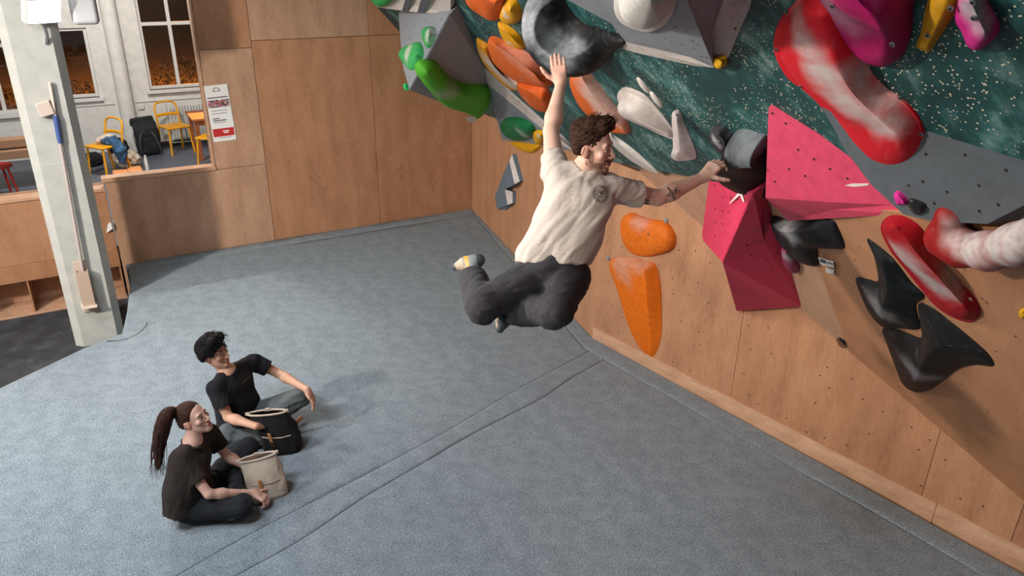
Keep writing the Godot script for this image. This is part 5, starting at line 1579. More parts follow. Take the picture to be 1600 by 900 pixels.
# head in its own axes: f forward, u up, l to the person's left
func add_head(s: Solid, c: Vector3, f: Vector3, u: Vector3, z: float, jaw := 1.0) -> void:
	var l := u.cross(f).normalized()
	var P := func(x: float, y: float, w: float) -> Vector3: return c + (l * x + u * y + f * w) * z
	s.ell(P.call(0, 0.034, -0.012), l, u, f, Vector3(0.077, 0.088, 0.097) * z, 0.02)
	s.ell(P.call(0, -0.03, 0.032), l, u, f, Vector3(0.059, 0.085, 0.057) * z, 0.03)
	for e in [-1.0, 1.0]:
		s.cap(P.call(0.048 * e * jaw, -0.05, 0.0), P.call(0.014 * e, -0.103, 0.062), 0.025 * z, 0.018 * z, 0.025)
		s.ell(P.call(0.044 * e, -0.022, 0.064), l, u, f, Vector3(0.022, 0.018, 0.018) * z, 0.02)
		s.ell(P.call(0.0115 * e, -0.038, 0.098), l, u, f, Vector3(0.0085, 0.0075, 0.01) * z, 0.008)
	s.ell(P.call(0, -0.104, 0.07), l, u, f, Vector3(0.019, 0.016, 0.016) * z, 0.02)
	s.cap(P.call(-0.036, 0.022, 0.077), P.call(0.036, 0.022, 0.077), 0.013 * z, 0.013 * z, 0.016)
	s.cap(P.call(0, 0.012, 0.088), P.call(0, -0.032, 0.111), 0.0075 * z, 0.0105 * z, 0.010)
	for e in [-1.0, 1.0]:
		var q := s.ell(P.call(0.031 * e, -0.002, 0.1), l, u, f, Vector3(0.018, 0.0115, 0.016) * z, 0.014)
		q.cutting = true
	for e in [-1.0, 1.0]:
		s.ell(P.call(0.031 * e, -0.001, 0.0765), l, u, f, Vector3(0.0145, 0.0125, 0.0125) * z, 0.003)
		# ears, a rim with a hollow
		s.ell(P.call(0.079 * e, -0.008, -0.008), (l * e + f * 0.35).normalized(), u, (f - l * e * 0.35).normalized(), Vector3(0.0085, 0.032, 0.02) * z, 0.008)
		s.cap(P.call(0.086 * e, 0.012, -0.018), P.call(0.088 * e, -0.012, -0.024), 0.006 * z, 0.006 * z, 0.006)
	s.cap(P.call(-0.017, -0.0665, 0.088), P.call(0.017, -0.0665, 0.088), 0.0062 * z, 0.0062 * z, 0.006)
	s.cap(P.call(0.0, -0.0665, 0.0925), P.call(0.0, -0.067, 0.0925), 0.006 * z, 0.006 * z, 0.008)
	s.cap(P.call(-0.013, -0.0775, 0.0885), P.call(0.013, -0.0775, 0.0885), 0.0075 * z, 0.0075 * z, 0.007)

# where skin is not plain: lips, brows, lids, stubble
func face_paint(c: Vector3, f: Vector3, u: Vector3, z: float, skin: Color, brow: Color, beard: float) -> Callable:
	var l := u.cross(f).normalized()
	var grain := noise(91, 60.0, 3)
	var blotch := noise(92, 14.0, 2)
	return func(p: Vector3, _s: float) -> Color:
		var q := (p - c) / z
		var x := absf(q.dot(l))
		var y := q.dot(u)
		var w := q.dot(f)
		var col := skin * (1.0 + blotch.get_noise_3dv(p) * 0.10)
		if q.length() > 0.16:
			return col
		var red := Color(skin.r * 0.92, skin.g * 0.62, skin.b * 0.6)
		col = fade(col, red, 0.55 * exp(-(pow(x - 0.045, 2) + pow(y + 0.035, 2)) / 0.0005) if w > 0.03 else 0.0)
		if x > 0.068 and w < 0.03 and y < 0.03 and y > -0.05:
			col = fade(col, red, 0.6)
		if w > 0.07:
			if absf(y + 0.072) < 0.0125 and x < 0.024 - absf(y + 0.072) * 0.8:
				col = Color(skin.r * 0.78, skin.g * 0.42, skin.b * 0.42)
				if absf(y + 0.0715) < 0.0022:
					col = Color(skin.r * 0.3, skin.g * 0.14, skin.b * 0.14)
			var arch := 0.021 + 0.006 * sin(clampf((x - 0.012) / 0.036, 0.0, 1.0) * PI)
			if x > 0.012 and x < 0.05 and absf(y - arch) < 0.0042:
				col = fade(col, brow, 0.85)
			# eyes painted on the lidded ball: dark lash line, white, iris
			var ex := (x - 0.031) / 0.0135
			var ey := (y + 0.001) / 0.0062
			var er := ex * ex + ey * ey
			if er < 1.0:
				col = Color(0.5, 0.46, 0.44)
				if absf(x - 0.031) < 0.0055:
					col = Color(0.05, 0.035, 0.03)
				if ey > 0.55:
					col = Color(0.06, 0.04, 0.035)
			elif er < 2.0 and ey > 0:
				col = fade(col, brow, 0.45)
			if y < -0.04 and y > -0.047 and x < 0.012 and x > 0.004 and w > 0.09:
				col = col.darkened(0.6)
		if beard > 0.0:
			var b := 0.0
			if w > 0.05 and y < -0.048 and y > -0.064 and x < 0.034:
				b = 1.0
			if y < -0.055 - (w - 0.02) * 0.15 and w > -0.01 and (y < -0.084 or x > 0.026):
				b = maxf(b, 0.9)
			if x > 0.05 and w < 0.03 and w > -0.002 and y < 0.005:
				b = maxf(b, 0.75)
			b *= clampf(0.8 + grain.get_noise_3dv(p) * 0.9, 0.0, 1.0) * beard
			col = fade(col, brow * 1.1, b)
		return col

# strokes drawn on a solid's skin: each stroke is [points in the plane, width]
func ink(s: Solid, at: Vector3, out: Vector3, up: Vector3, strokes: Array, lift := 0.0012) -> Geo:
	var g := Geo.new()
	out = out.normalized()
	var x := up.cross(out).normalized()
	var y := out.cross(x)
	var near: Array[Prim] = s.ps.filter(func(q): return q.dist(at) < 0.14 or q.cutting)
	var land := func(p: Vector2) -> Vector3:
		var o: Vector3 = at + x * p.x + y * p.y + out * 0.09
		for k in 40:
			var d: float = s.value(o, near)
			if d < 0.0006 or d > 0.3:
				break
			o -= out * maxf(d * 0.8, 0.0004)
		return o + out * lift
	for st in strokes:
		var pts: Array = st[0]
		for k in pts.size() - 1:
			var a: Vector2 = pts[k]
			var b: Vector2 = pts[k + 1]
			var w: Vector2 = (b - a).orthogonal().normalized() * st[1] / 2.0
			var e: Vector2 = (b - a).normalized() * st[1] * 0.3
			var cnt := maxi(1, int(a.distance_to(b) / 0.008))
			for j in cnt:
				var p := (a - e).lerp(b + e, float(j) / cnt)
				var q := (a - e).lerp(b + e, float(j + 1) / cnt)
				var c1: Vector3 = land.call(p + w)
				var c2: Vector3 = land.call(q + w)
				var c3: Vector3 = land.call(q - w)
				var c4: Vector3 = land.call(p - w)
				if (c3 - c1).cross(c2 - c1).dot(out) > 0:
					g.quad(c1, c2, c3, c4)
				else:
					g.quad(c4, c3, c2, c1)
	return g

func ring2(c: Vector2, r: float, n := 24, a0 := 0.0, a1 := TAU) -> Array:
	var out := []
	for k in n + 1:
		out.append(c + Vector2.from_angle(lerpf(a0, a1, float(k) / n)) * r)
	return out

# J holds the joints; the body under the clothes is one continuous skin
func skin_solid(J: Dictionary, z: float, legs := true) -> Solid:
	var s := Solid.new()
	var sx: Vector3 = (J.sh_l - J.sh_r).normalized()
	s.cap(J.pelvis - sx * 0.055 * z, J.pelvis + sx * 0.055 * z, 0.088 * z, 0.088 * z, 0.06)
	s.cap(J.pelvis, J.waist, 0.09 * z, 0.085 * z, 0.06)
	s.cap(J.waist - sx * 0.04 * z, J.chest - sx * 0.055 * z, 0.08 * z, 0.085 * z, 0.06)
	s.cap(J.waist + sx * 0.04 * z, J.chest + sx * 0.055 * z, 0.08 * z, 0.085 * z, 0.06)
	s.cap(J.chest, J.neck, 0.08 * z, 0.05 * z, 0.05)
	s.cap(J.neck, J.sh_r, 0.05 * z, 0.048 * z, 0.04)
	s.cap(J.neck, J.sh_l, 0.05 * z, 0.048 * z, 0.04)
	for e in ["r", "l"]:
		limb_arm(s, J["sh_" + e], J["el_" + e], J["wr_" + e], z * J.get("arm", 1.0))
		if legs:
			s.cap(J["hip_" + e], J["kn_" + e], 0.068 * z, 0.046 * z, 0.03)
			var sh: Vector3 = J["an_" + e] - J["kn_" + e]
			s.cap(J["kn_" + e], J["an_" + e], 0.044 * z, 0.032 * z, 0.02)
			s.cap(J["an_" + e], (J["heel_" + e] + J["toe_" + e]) / 2, 0.03 * z, 0.025 * z, 0.02)
			s.cap((J["heel_" + e] + J["toe_" + e]) / 2, J["toe_" + e], 0.027 * z, 0.02 * z, 0.02)
	s.cap(J.neck, J.head + (J.neck - J.head) * 0.35, 0.054 * z, 0.05 * z, 0.03)
	return s

func limb_arm(s: Solid, a: Vector3, b: Vector3, c: Vector3, z: float) -> void:
	s.cap(a, a.lerp(b, 0.35), 0.05 * z, 0.047 * z, 0.02)
	s.cap(a.lerp(b, 0.3), b, 0.048 * z, 0.037 * z, 0.02)
	s.cap(b, b.lerp(c, 0.3), 0.036 * z, 0.042 * z, 0.018)
	s.cap(b.lerp(c, 0.25), c, 0.042 * z, 0.0245 * z, 0.018)

func cloth_ripple(s: Solid, amp: float, sd: int, stretch: Vector3, axis := Vector3.ZERO) -> void:
	var n1 := noise(sd, 7.0, 2)
	var n2 := noise(sd + 1, 22.0, 2)
	if axis == Vector3.ZERO:
		s.disp = func(p: Vector3) -> float: return n1.get_noise_3dv(p * stretch) * amp + n2.get_noise_3dv(p * stretch) * amp * 0.35
	else:
		# long folds that run with the axis
		var a := axis.normalized()
		s.disp = func(p: Vector3) -> float:
			var q := p - a * (p.dot(a) * 0.78)
			return n1.get_noise_3dv(q * 1.25) * amp - absf(n2.get_noise_3dv(q * 0.55)) * amp * 0.9
	s.disp_max = amp * 1.5

# the ribbed band round a T-shirt's neck
func collar(t: Node3D, J: Dictionary, r: float, drop: float, front: Vector3, col: Color) -> void:
	var up: Vector3 = (J.head - J.neck).normalized()
	front = (front - up * front.dot(up)).normalized()
	var side := up.cross(front)
	var g := Geo.new()
	var pts := []
	for k in 33:
		var a := TAU * k / 32
		pts.append(J.neck + up * (0.012 - drop * (cos(a) * 0.5 + 0.5)) + front * cos(a) * (r + drop * 0.35) + side * sin(a) * r * 1.04)
	g.tube(pts, [0.0085], 8, col, 1.0)
	part(t, "collar", g.mesh(), M.cloth)

func shirt_solid(J: Dictionary, z: float, loose: float, sleeve: float, hem: Vector3, hem_w: float, hem_r: float) -> Solid:
	var s := Solid.new()
	var sx: Vector3 = (J.sh_l - J.sh_r).normalized()
	var up: Vector3 = (J.neck - J.pelvis).normalized()
	s.cap(J.waist - sx * 0.05 * z, J.chest - sx * 0.062 * z, 0.1 * z + loose, 0.1 * z + loose, 0.06)
	s.cap(J.waist + sx * 0.05 * z, J.chest + sx * 0.062 * z, 0.1 * z + loose, 0.1 * z + loose, 0.06)
	var hx: Vector3 = J.get("hem_x", sx)
	for e in [-1.0, 1.0]:
		var c := s.cap(J.waist + sx * 0.05 * e * z, hem + hx * hem_w * e, 0.1 * z + loose, hem_r, 0.07)
		c.has_end = true
		c.end_p = hem
		c.end_n = J.get("hem_n", -up)
	s.cap(J.chest, J.neck - up * 0.03, 0.095 * z, 0.06 * z, 0.06)
	s.cap(J.neck - up * 0.012 * z, J.sh_r, 0.056 * z, 0.062 * z, 0.04)
	s.cap(J.neck - up * 0.012 * z, J.sh_l, 0.056 * z, 0.062 * z, 0.04)
	for e in ["r", "l"]:
		var sl: float = J.get("sleeve_" + e, sleeve)
		var end: Vector3 = J["sh_" + e].lerp(J["el_" + e], sl + 0.12)
		var c := s.cap(J["sh_" + e], end, 0.064 * z, 0.062 * z + loose * 0.6, 0.035)
		c.has_end = true
		c.end_p = J["sh_" + e].lerp(J["el_" + e], sl)
		c.end_n = (J["el_" + e] - J["sh_" + e]).normalized()
	# neck opening
	var nk := s.cap(J.neck + (J.head - J.neck) * 0.08, J.head, 0.064 * z, 0.075 * z, 0.012)
	nk.cutting = true
	return s

func trouser_solid(J: Dictionary, z: float, thigh: float, knee: float, cuff: float, end := 0.9) -> Solid:
	var s := Solid.new()
	var hx: Vector3 = (J.hip_l - J.hip_r).normalized()
	s.cap(J.pelvis - hx * 0.06 * z, J.pelvis + hx * 0.06 * z, 0.108 * z, 0.108 * z, 0.06)
	s.cap(J.pelvis, J.waist.lerp(J.pelvis, 0.45), 0.115 * z, 0.108 * z, 0.05)
	for e in ["r", "l"]:
		s.cap(J["hip_" + e], J["kn_" + e], thigh * z, knee * z, 0.04)
		var a: Vector3 = J["kn_" + e]
		var b: Vector3 = J["an_" + e]
		var c := s.cap(a, a.lerp(b, end + 0.25), knee * z, cuff * z, 0.03)
		c.has_end = true
		c.end_p = a.lerp(b, end)
		c.end_n = (b - a).normalized()
	return s

func plain_paint(c: Color, sd := 5, amt := 0.12) -> Callable:
	var n := noise(sd, 9.0, 3)
	return func(p: Vector3, _s: float) -> Color: return c * (1.0 + n.get_noise_3dv(p) * amt)

func solid_part(parent: Node3D, called: String, s: Solid, cell: float, paint: Callable, m: Material, label := "") -> MeshInstance3D:
	return later(parent, called, [[s, cell, paint]], m, label)

func strand_ripple(s: Solid, c: Vector3, axis: Vector3, amp: float, freq: float) -> void:
	var n := noise(17, 1.0, 2)
	var a := axis.normalized()
	s.disp = func(p: Vector3) -> float:
		var q := p - c
		var along := a * q.dot(a)
		return n.get_noise_3dv(((q - along) * 6.0 + along) * freq) * amp
	s.disp_max = amp

func hair_paint(c: Color, cc: Vector3, axis: Vector3) -> Callable:
	var n := noise(19, 30.0, 3)
	var a := axis.normalized()
	return func(p: Vector3, _s: float) -> Color:
		var q := p - cc
		var along := a * q.dot(a)
		return c * (1.0 + n.get_noise_3dv((q - along) * 4.0 + along * 0.5) * 0.8)

# loose strands that follow a hair solid, combed along a field; joined to the hair's own mesh
func strands(s: Solid, c: Vector3, comb: Callable, count: int, len: float, rad: float, col: Color, sd: int, keep: Callable) -> Geo:
	var g := Geo.new()
	var rng := RandomNumberGenerator.new()
	rng.seed = sd
	for k in count:
		var d := Vector3(rng.randfn(), rng.randfn(), rng.randfn()).normalized()
		var p := c + d * 0.22
		for j in 24:
			var e := s.value(p, s.ps)
			if e < 0.001:
				break
			p -= d * e * 0.9
		if s.value(p, s.ps) > 0.003 or not keep.call(p):
			continue
		var dir: Vector3 = (comb.call(p) + Vector3(rng.randf_range(-1, 1), rng.randf_range(-1, 1), rng.randf_range(-1, 1)) * 0.22).normalized()
		var l := len * rng.randf_range(0.6, 1.2)
		var shade := col * rng.randf_range(0.6, 1.7)
		g.tube([p - d * 0.004, p + dir * l * 0.4 + d * 0.005, p + dir * l * 0.8 + d * 0.003, p + dir * l - d * 0.001], [rad, rad, rad * 0.7, rad * 0.15], 4, shade)
	return g

func hair_mat(rough: float) -> StandardMaterial3D:
	var m := vmat(rough)
	m.metallic_specular = 0.25
	return m

func shoe_solid(heel: Vector3, toe: Vector3, ankle: Vector3, z := 1.0) -> Solid:
	var s := Solid.new()
	var m := heel.lerp(toe, 0.55)
	var up := (ankle - heel.lerp(toe, 0.2)).normalized()
	s.cap(heel + up * 0.012, heel.lerp(toe, 0.3) + up * 0.015, 0.034 * z, 0.036 * z, 0.02)
	s.cap(heel.lerp(toe, 0.3) + up * 0.012, m, 0.036 * z, 0.037 * z, 0.03)
	s.cap(m, toe, 0.037 * z, 0.022 * z, 0.03)
	s.cap(heel.lerp(toe, 0.16) + up * 0.02, ankle - up * 0.01, 0.034 * z, 0.037 * z, 0.02)
	return s

func build_people() -> void:
	build_climber()
	build_man()
	build_woman()

func build_climber() -> void:
	var z := 1.06
	var J := {
		pelvis = Vector3(2.435, 2.155, -2.782), waist = Vector3(2.517, 2.336, -2.807), chest = Vector3(2.606, 2.519, -2.814), neck = Vector3(2.658, 2.64, -2.842), head = Vector3(2.688, 2.767, -2.821),
		sh_r = Vector3(2.549, 2.621, -2.942), el_r = Vector3(2.719, 2.775, -3.188), wr_r = Vector3(2.931, 2.989, -3.367),
		sh_l = Vector3(2.775, 2.549, -2.741), el_l = Vector3(3.039, 2.476, -2.663), wr_l = Vector3(3.322, 2.558, -2.601),
		hip_r = Vector3(2.353, 2.154, -2.803), kn_r = Vector3(2.002, 2.059, -2.828), an_r = Vector3(2.15, 2.1, -3.138), heel_r = Vector3(2.227, 2.148, -3.175), toe_r = Vector3(2.129, 2.093, -3.261),
		hip_l = Vector3(2.504, 2.114, -2.747), kn_l = Vector3(2.243, 2.07, -2.551), an_l = Vector3(2.181, 1.96, -2.869), heel_l = Vector3(2.198, 1.985, -2.869), toe_l = Vector3(2.123, 1.886, -2.845), arm = 1.1,
	}
	var t := thing("person", "bearded climber in a beige T-shirt and dark trousers hanging from the overhang", "person", J.pelvis)
	var back: Vector3 = (Vector3(0, 3.7, 0) - J.head).normalized()
	var f: Vector3 = (CAM_R * 0.96 + Vector3(0, -0.12, 0) + back * 0.42).normalized()
	var u := (Vector3.UP - CAM_R * 0.02)
	u = (u - f * u.dot(f)).normalized()
	var skin := L(216, 174, 154)
	var hairc := L(52, 34, 26)
	var beardc := L(98, 62, 44)
	var body := skin_solid(J, z)
	var head := Solid.new()
	var hz := 1.04
	add_head(head, J.head, f, u, hz)
	head.cap(J.head - u * 0.05 - f * 0.01, J.neck, 0.05 * hz, 0.055 * z, 0.03)
	# hands
	var hr := Solid.new()
	var dr: Vector3 = (Vector3(2.953, 3.094, -3.422) - J.wr_r).normalized()
	add_hand(hr, J.wr_r, dr, -back * 1.0 + Vector3(0, 0.1, 0), -CAM_R, [0.3, 0.3, 0.3, 0.3], (Vector3.UP * 0.75 - CAM_R * 0.75).normalized(), 1.12, 0.15)
	hr.cap(J.el_r.lerp(J.wr_r, 0.75), J.wr_r, 0.032 * z, 0.026 * z, 0.02)
	var hl := Solid.new()
	var dl: Vector3 = (Vector3(3.391, 2.623, -2.583) - J.wr_l).normalized()
	add_hand(hl, J.wr_l, dl, CAM_R * 0.75 - Vector3.UP * 0.25 - back * 0.8, Vector3.DOWN, [0.75, 0.72, 0.7, 0.7], (CAM_R * 0.9 + Vector3.DOWN * 0.15 + back * 0.2).normalized(), 1.06, 0.3)
	hl.cap(J.el_l.lerp(J.wr_l, 0.75), J.wr_l, 0.032 * z, 0.026 * z, 0.02)
	var fp := face_paint(J.head, f, u, hz, skin, beardc, 1.0)
	later(t, "body", [[body, 0.012, plain_paint(skin, 7, 0.12)], [head, 0.0033, fp], [hr, 0.0034, plain_paint(skin * Color(1.02, 0.93, 0.92), 8, 0.16)], [hl, 0.0034, plain_paint(skin, 8, 0.16)]], M.skin)
	# shirt
	J.hem_n = -(J.neck - J.pelvis).normalized() + CAM_R * 0.26
	J.hem_x = (Vector3(2.568, 2.157, -2.681) - Vector3(2.303, 2.256, -2.941)).normalized()
	J.sleeve_r = 0.36
	J.sleeve_l = 0.58
	var hem := Vector3(2.424, 2.201, -2.803)
	var sh := shirt_solid(J, z, 0.012, 0.5, hem, 0.07, 0.125)
	cloth_ripple(sh, 0.010, 23, Vector3.ONE, J.hip_r - J.sh_l)
	solid_part(t, "t_shirt", sh, 0.0095, plain_paint(L(206, 194, 184), 9, 0.06), M.cloth, "beige T-shirt")
	collar(t, J, 0.066, 0.03, back + CAM_R * 0.3, L(200, 188, 178))
	# emblem on the chest
	var at := Vector3(2.624, 2.568, -2.675)
	var st := [[ring2(Vector2.ZERO, 0.042, 26), 0.003], [ring2(Vector2.ZERO, 0.03, 22), 0.002]]
	for k in 18:
		var a := TAU * k / 18
		st.append([[Vector2.from_angle(a) * 0.033, Vector2.from_angle(a + 0.12) * 0.039], 0.0035])
	for q in [[[-0.024, -0.006], [-0.01, 0.016], [0.0, 0.0], [0.012, 0.02], [0.024, -0.006]], [[-0.022, -0.01], [0.022, -0.01]], [[-0.016, -0.018], [0.016, -0.018]], [[-0.01, 0.004], [0.008, -0.004]], [[0.0, 0.012], [0.01, 0.0]]]:
		st.append([q.map(func(w): return Vector2(w[0], w[1])), 0.0035])
	var chest_out: Vector3 = (back + CAM_R * 0.25).normalized()
	part(t, "emblem", ink(sh, at, chest_out, Vector3.UP + CAM_R * 0.15, st, 0.002).mesh(), mat(C(96, 88, 82), 0.9), "round line-drawn emblem printed on the chest")
	# trousers
	var tr := trouser_solid(J, z, 0.1, 0.078, 0.062, 0.86)
	cloth_ripple(tr, 0.011, 33, Vector3.ONE, J.kn_r - J.hip_r + Vector3(0, 0.2, 0))
	solid_part(t, "trousers", tr, 0.0105, plain_paint(L(56, 55, 60), 10, 0.15), M.cloth, "charcoal trousers")
	# shoes
	for e in ["r", "l"]:
		var heel: Vector3 = J["heel_" + e]
		var toe: Vector3 = J["toe_" + e]
		var ss := shoe_solid(heel, toe, J["an_" + e], 1.0)
		var ax: Vector3 = (toe - heel)
		var upv: Vector3 = (J["an_" + e] - heel.lerp(toe, 0.3)).normalized()
		var paint := func(p: Vector3, _s: float) -> Color:
			var k: float = (p - heel).dot(ax) / ax.length_squared()
			var h: float = (p - heel.lerp(toe, clampf(k, 0, 1))).dot(upv)
			if h < -0.006 or k < 0.04 or k > 0.98:
				return L(56, 64, 72)
			if k > 0.34 and k < 0.5:
				return L(206, 150, 58)
			if k > 0.52 and k < 0.6:
				return L(110, 122, 120)
			return L(172, 156, 134) if k > 0.5 else L(120, 126, 126)
		solid_part(t, "climbing_shoe", ss, 0.007, paint, vmat(0.6), "grey and yellow climbing shoe")
	# hair
	var H := Solid.new()
	var l := u.cross(f).normalized()
	var P := func(x: float, y: float, w: float) -> Vector3: return J.head + (l * x + u * y + f * w) * hz
	H.ell(P.call(0, 0.045, -0.02), l, u, f, Vector3(0.082, 0.088, 0.1) * hz, 0.02)
	H.cap(P.call(-0.035, 0.115, 0.06), P.call(0.035, 0.115, 0.06), 0.033, 0.033, 0.03)
	H.cap(P.call(-0.03, 0.122, 0.0), P.call(0.03, 0.122, 0.05), 0.032, 0.034, 0.03)
	H.cap(P.call(0, 0.09, -0.09), P.call(0, 0.12, -0.02), 0.03, 0.032, 0.03)
	H.cap(P.call(-0.06, 0.0, -0.05), P.call(0.06, 0.0, -0.05), 0.034, 0.034, 0.03)
	var q1 := H.ell(P.call(0, -0.025, 0.125), l, u, f, Vector3(0.2, 0.12, 0.098) * hz, 0.012)
	q1.cutting = true
	var q2 := H.ell(P.call(0, -0.1, 0.03), l, u, f, Vector3(0.2, 0.1, 0.09) * hz, 0.02)
	q2.cutting = true
	for e in [-1.0, 1.0]:
		var q3 := H.ell(P.call(0.085 * e, -0.012, -0.008), l, u, f, Vector3(0.03, 0.034, 0.024) * hz, 0.008)
		q3.cutting = true
	strand_ripple(H, J.head, f + u * 0.5, 0.007, 20.0)
	var hs := strands(H, J.head, func(p: Vector3) -> Vector3: return f * 0.7 + u * 0.75, 900, 0.03, 0.0014, hairc, 5, func(p: Vector3) -> bool: return (p - J.head).dot(u) > 0.075)
	later(t, "hair", [[H, 0.0042, hair_paint(hairc, J.head, f + u * 0.4)], [hs]], hair_mat(0.75), "short dark brown swept-up hair")
	# beard tuft on the chin and the moustache
	var B := Solid.new()
	B.cap(P.call(-0.012, -0.112, 0.062), P.call(-0.006, -0.136, 0.07), 0.022, 0.012, 0.02)
	B.cap(P.call(0.012, -0.112, 0.062), P.call(0.006, -0.136, 0.07), 0.022, 0.012, 0.02)
	B.cap(P.call(-0.026, -0.06, 0.084), P.call(0.0, -0.052, 0.1), 0.006, 0.008, 0.01)
	B.cap(P.call(0.026, -0.06, 0.084), P.call(0.0, -0.052, 0.1), 0.006, 0.008, 0.01)
	strand_ripple(B, J.head, u, 0.006, 12.0)
	solid_part(t, "beard", B, 0.004, hair_paint(beardc, J.head, u), vmat(0.8), "reddish brown chin beard and moustache")
	# tattoos on the left arm
	var tin := func(p: Array) -> Array: return p.map(func(w): return Vector2(w[0], w[1]) * 0.001)
	var turtle := [[ring2(Vector2(0, 0), 0.017, 14), 0.003], [ring2(Vector2(0.03, 0.008), 0.009, 10), 0.003], [ring2(Vector2(0, 0), 0.008, 8), 0.002]]
	for q in [[[-10, 14], [-20, 26], [-26, 36], [-20, 34], [-8, 18]], [[12, 14], [16, 28], [24, 32], [24, 22], [16, 10]], [[-16, -4], [-30, -4], [-28, -12], [-14, -10]], [[2, -18], [10, -34], [18, -44], [16, -32], [8, -16]], [[-12, 0], [12, 4]], [[-4, 14], [4, -14]]]:
		turtle.append([tin.call(q), 0.003])
	var arm_x: Vector3 = (J.wr_l - J.el_l).normalized()
	part(t, "tattoo", ink(body, Vector3(3.069, 2.511, -2.59), back, Vector3.UP - CAM_R * 0.1, turtle, 0.0022).mesh(), mat(C(62, 58, 56), 0.7), "turtle tattoo on the forearm")
	var snake := [[tin.call([[-30, 8], [-14, 6], [4, 8], [8, 4]]), 0.005], [tin.call([[-8, -14], [4, -10], [10, -16], [2, -18]]), 0.006], [tin.call([[-34, -8], [-20, -14]]), 0.004]]
	part(t, "tattoo", ink(body, Vector3(2.902, 2.49, -2.61), back, Vector3.UP, snake, 0.0022).mesh(), mat(C(56, 54, 54), 0.7), "dark tattoo beside the sleeve")

func build_man() -> void:
	var z := 1.0
	var J := {
		pelvis = Vector3(1.503, 0.13, -5.571), waist = Vector3(1.495, 0.26, -5.588), chest = Vector3(1.489, 0.42, -5.6), neck = Vector3(1.466, 0.56, -5.598), head = Vector3(1.391, 0.74, -5.628),
		sh_r = Vector3(1.327, 0.5, -5.508), el_r = Vector3(1.363, 0.28, -5.393), wr_r = Vector3(1.492, 0.28, -5.145),
		sh_l = Vector3(1.719, 0.5, -5.737), el_l = Vector3(1.881, 0.38, -5.652), wr_l = Vector3(1.976, 0.37, -5.272),
		hip_r = Vector3(1.45, 0.11, -5.578), kn_r = Vector3(1.322, 0.13, -5.347), an_r = Vector3(1.644, 0.06, -5.233), heel_r = Vector3(1.686, 0.04, -5.238), toe_r = Vector3(1.944, 0.04, -5.404),
		hip_l = Vector3(1.58, 0.12, -5.58), kn_l = Vector3(1.931, 0.27, -5.345), an_l = Vector3(1.465, 0.07, -5.369), heel_l = Vector3(1.446, 0.05, -5.441), toe_l = Vector3(1.374, 0.06, -5.702),
	}
	var t := thing("person", "dark-haired man in a black T-shirt and grey trousers sitting cross-legged", "person", Vector3(J.pelvis.x, 0, J.pelvis.z))
	var f := Vector3(0.64, 0.2, 0.74).normalized()
	var u := Vector3(-0.12, 1.0, -0.02)
	u = (u - f * u.dot(f)).normalized()
	var skin := L(206, 160, 134)
	var hairc := L(20, 18, 20)
	var body := skin_solid(J, z)
	var head := Solid.new()
	add_head(head, J.head, f, u, 1.04)
	head.cap(J.head - u * 0.05 - f * 0.01, J.neck, 0.05, 0.052, 0.03)
	var hl := Solid.new()
	add_hand(hl, J.wr_l, (Vector3(1.999, 0.3, -5.237) - J.wr_l), Vector3(-0.4, -0.9, -0.2), Vector3(0.4, -0.1, 0.9), [0.3, 0.35, 0.4, 0.45], Vector3(0.45, -0.8, 0.5), 1.02)
	hl.cap(J.el_l.lerp(J.wr_l, 0.75), J.wr_l, 0.031, 0.0245, 0.02)
	var hr := Solid.new()
	add_hand(hr, J.wr_r, (Vector3(1.615, 0.2, -5.223) - J.wr_r), Vector3(0, -1, -0.2), Vector3(0.6, 0, -0.7), [0.5, 0.5, 0.5, 0.5], Vector3(0.9, -0.3, -0.2), 1.0)
	hr.cap(J.el_r.lerp(J.wr_r, 0.75), J.wr_r, 0.031, 0.0245, 0.02)
	later(t, "body", [[body, 0.012, plain_paint(skin, 11)], [head, 0.0033, face_paint(J.head, f, u, 1.04, skin, hairc, 0.0)], [hl, 0.0034, plain_paint(skin, 12)], [hr, 0.005, plain_paint(skin, 12)]], M.skin)
	var sh := shirt_solid(J, z, 0.02, 0.6, J.pelvis + Vector3(0, -0.02, 0), 0.09, 0.13)
	cloth_ripple(sh, 0.009, 43, Vector3.ONE, J.pelvis - J.sh_l)
	solid_part(t, "t_shirt", sh, 0.011, plain_paint(L(20, 21, 24), 13), M.cloth, "black T-shirt")
	collar(t, J, 0.062, 0.03, f, L(20, 21, 24))
	var tr := trouser_solid(J, z, 0.095, 0.075, 0.062, 0.88)
	cloth_ripple(tr, 0.014, 53, Vector3.ONE, J.kn_l - J.hip_l)
	solid_part(t, "trousers", tr, 0.0115, plain_paint(L(92, 100, 102), 14), M.cloth, "loose grey trousers")
	var ss := shoe_solid(J.heel_l, J.toe_l, J.an_l, 1.02)
	solid_part(t, "shoe", ss, 0.009, plain_paint(L(18, 19, 22), 15), vmat(0.7), "black shoe tucked under the leg")
	var l := u.cross(f).normalized()
	var hz := 1.04
	var P := func(x: float, y: float, w: float) -> Vector3: return J.head + (l * x + u * y + f * w) * hz
	var H := Solid.new()
	H.ell(P.call(0, 0.05, -0.022), l, u, f, Vector3(0.094, 0.097, 0.11) * hz, 0.02)
	H.cap(P.call(-0.045, 0.112, 0.055), P.call(0.05, 0.11, 0.06), 0.046, 0.042, 0.03)
	H.cap(P.call(-0.03, 0.13, -0.01), P.call(0.03, 0.13, 0.0), 0.04, 0.04, 0.03)
	H.cap(P.call(-0.05, 0.07, 0.085), P.call(-0.012, 0.085, 0.098), 0.018, 0.02, 0.02)
	H.cap(P.call(-0.07, 0.02, -0.04), P.call(0.07, 0.02, -0.04), 0.042, 0.042, 0.03)
	var q1 := H.ell(P.call(0.0, -0.045, 0.125), l, u, f, Vector3(0.2, 0.11, 0.095) * hz, 0.012)
	q1.cutting = true
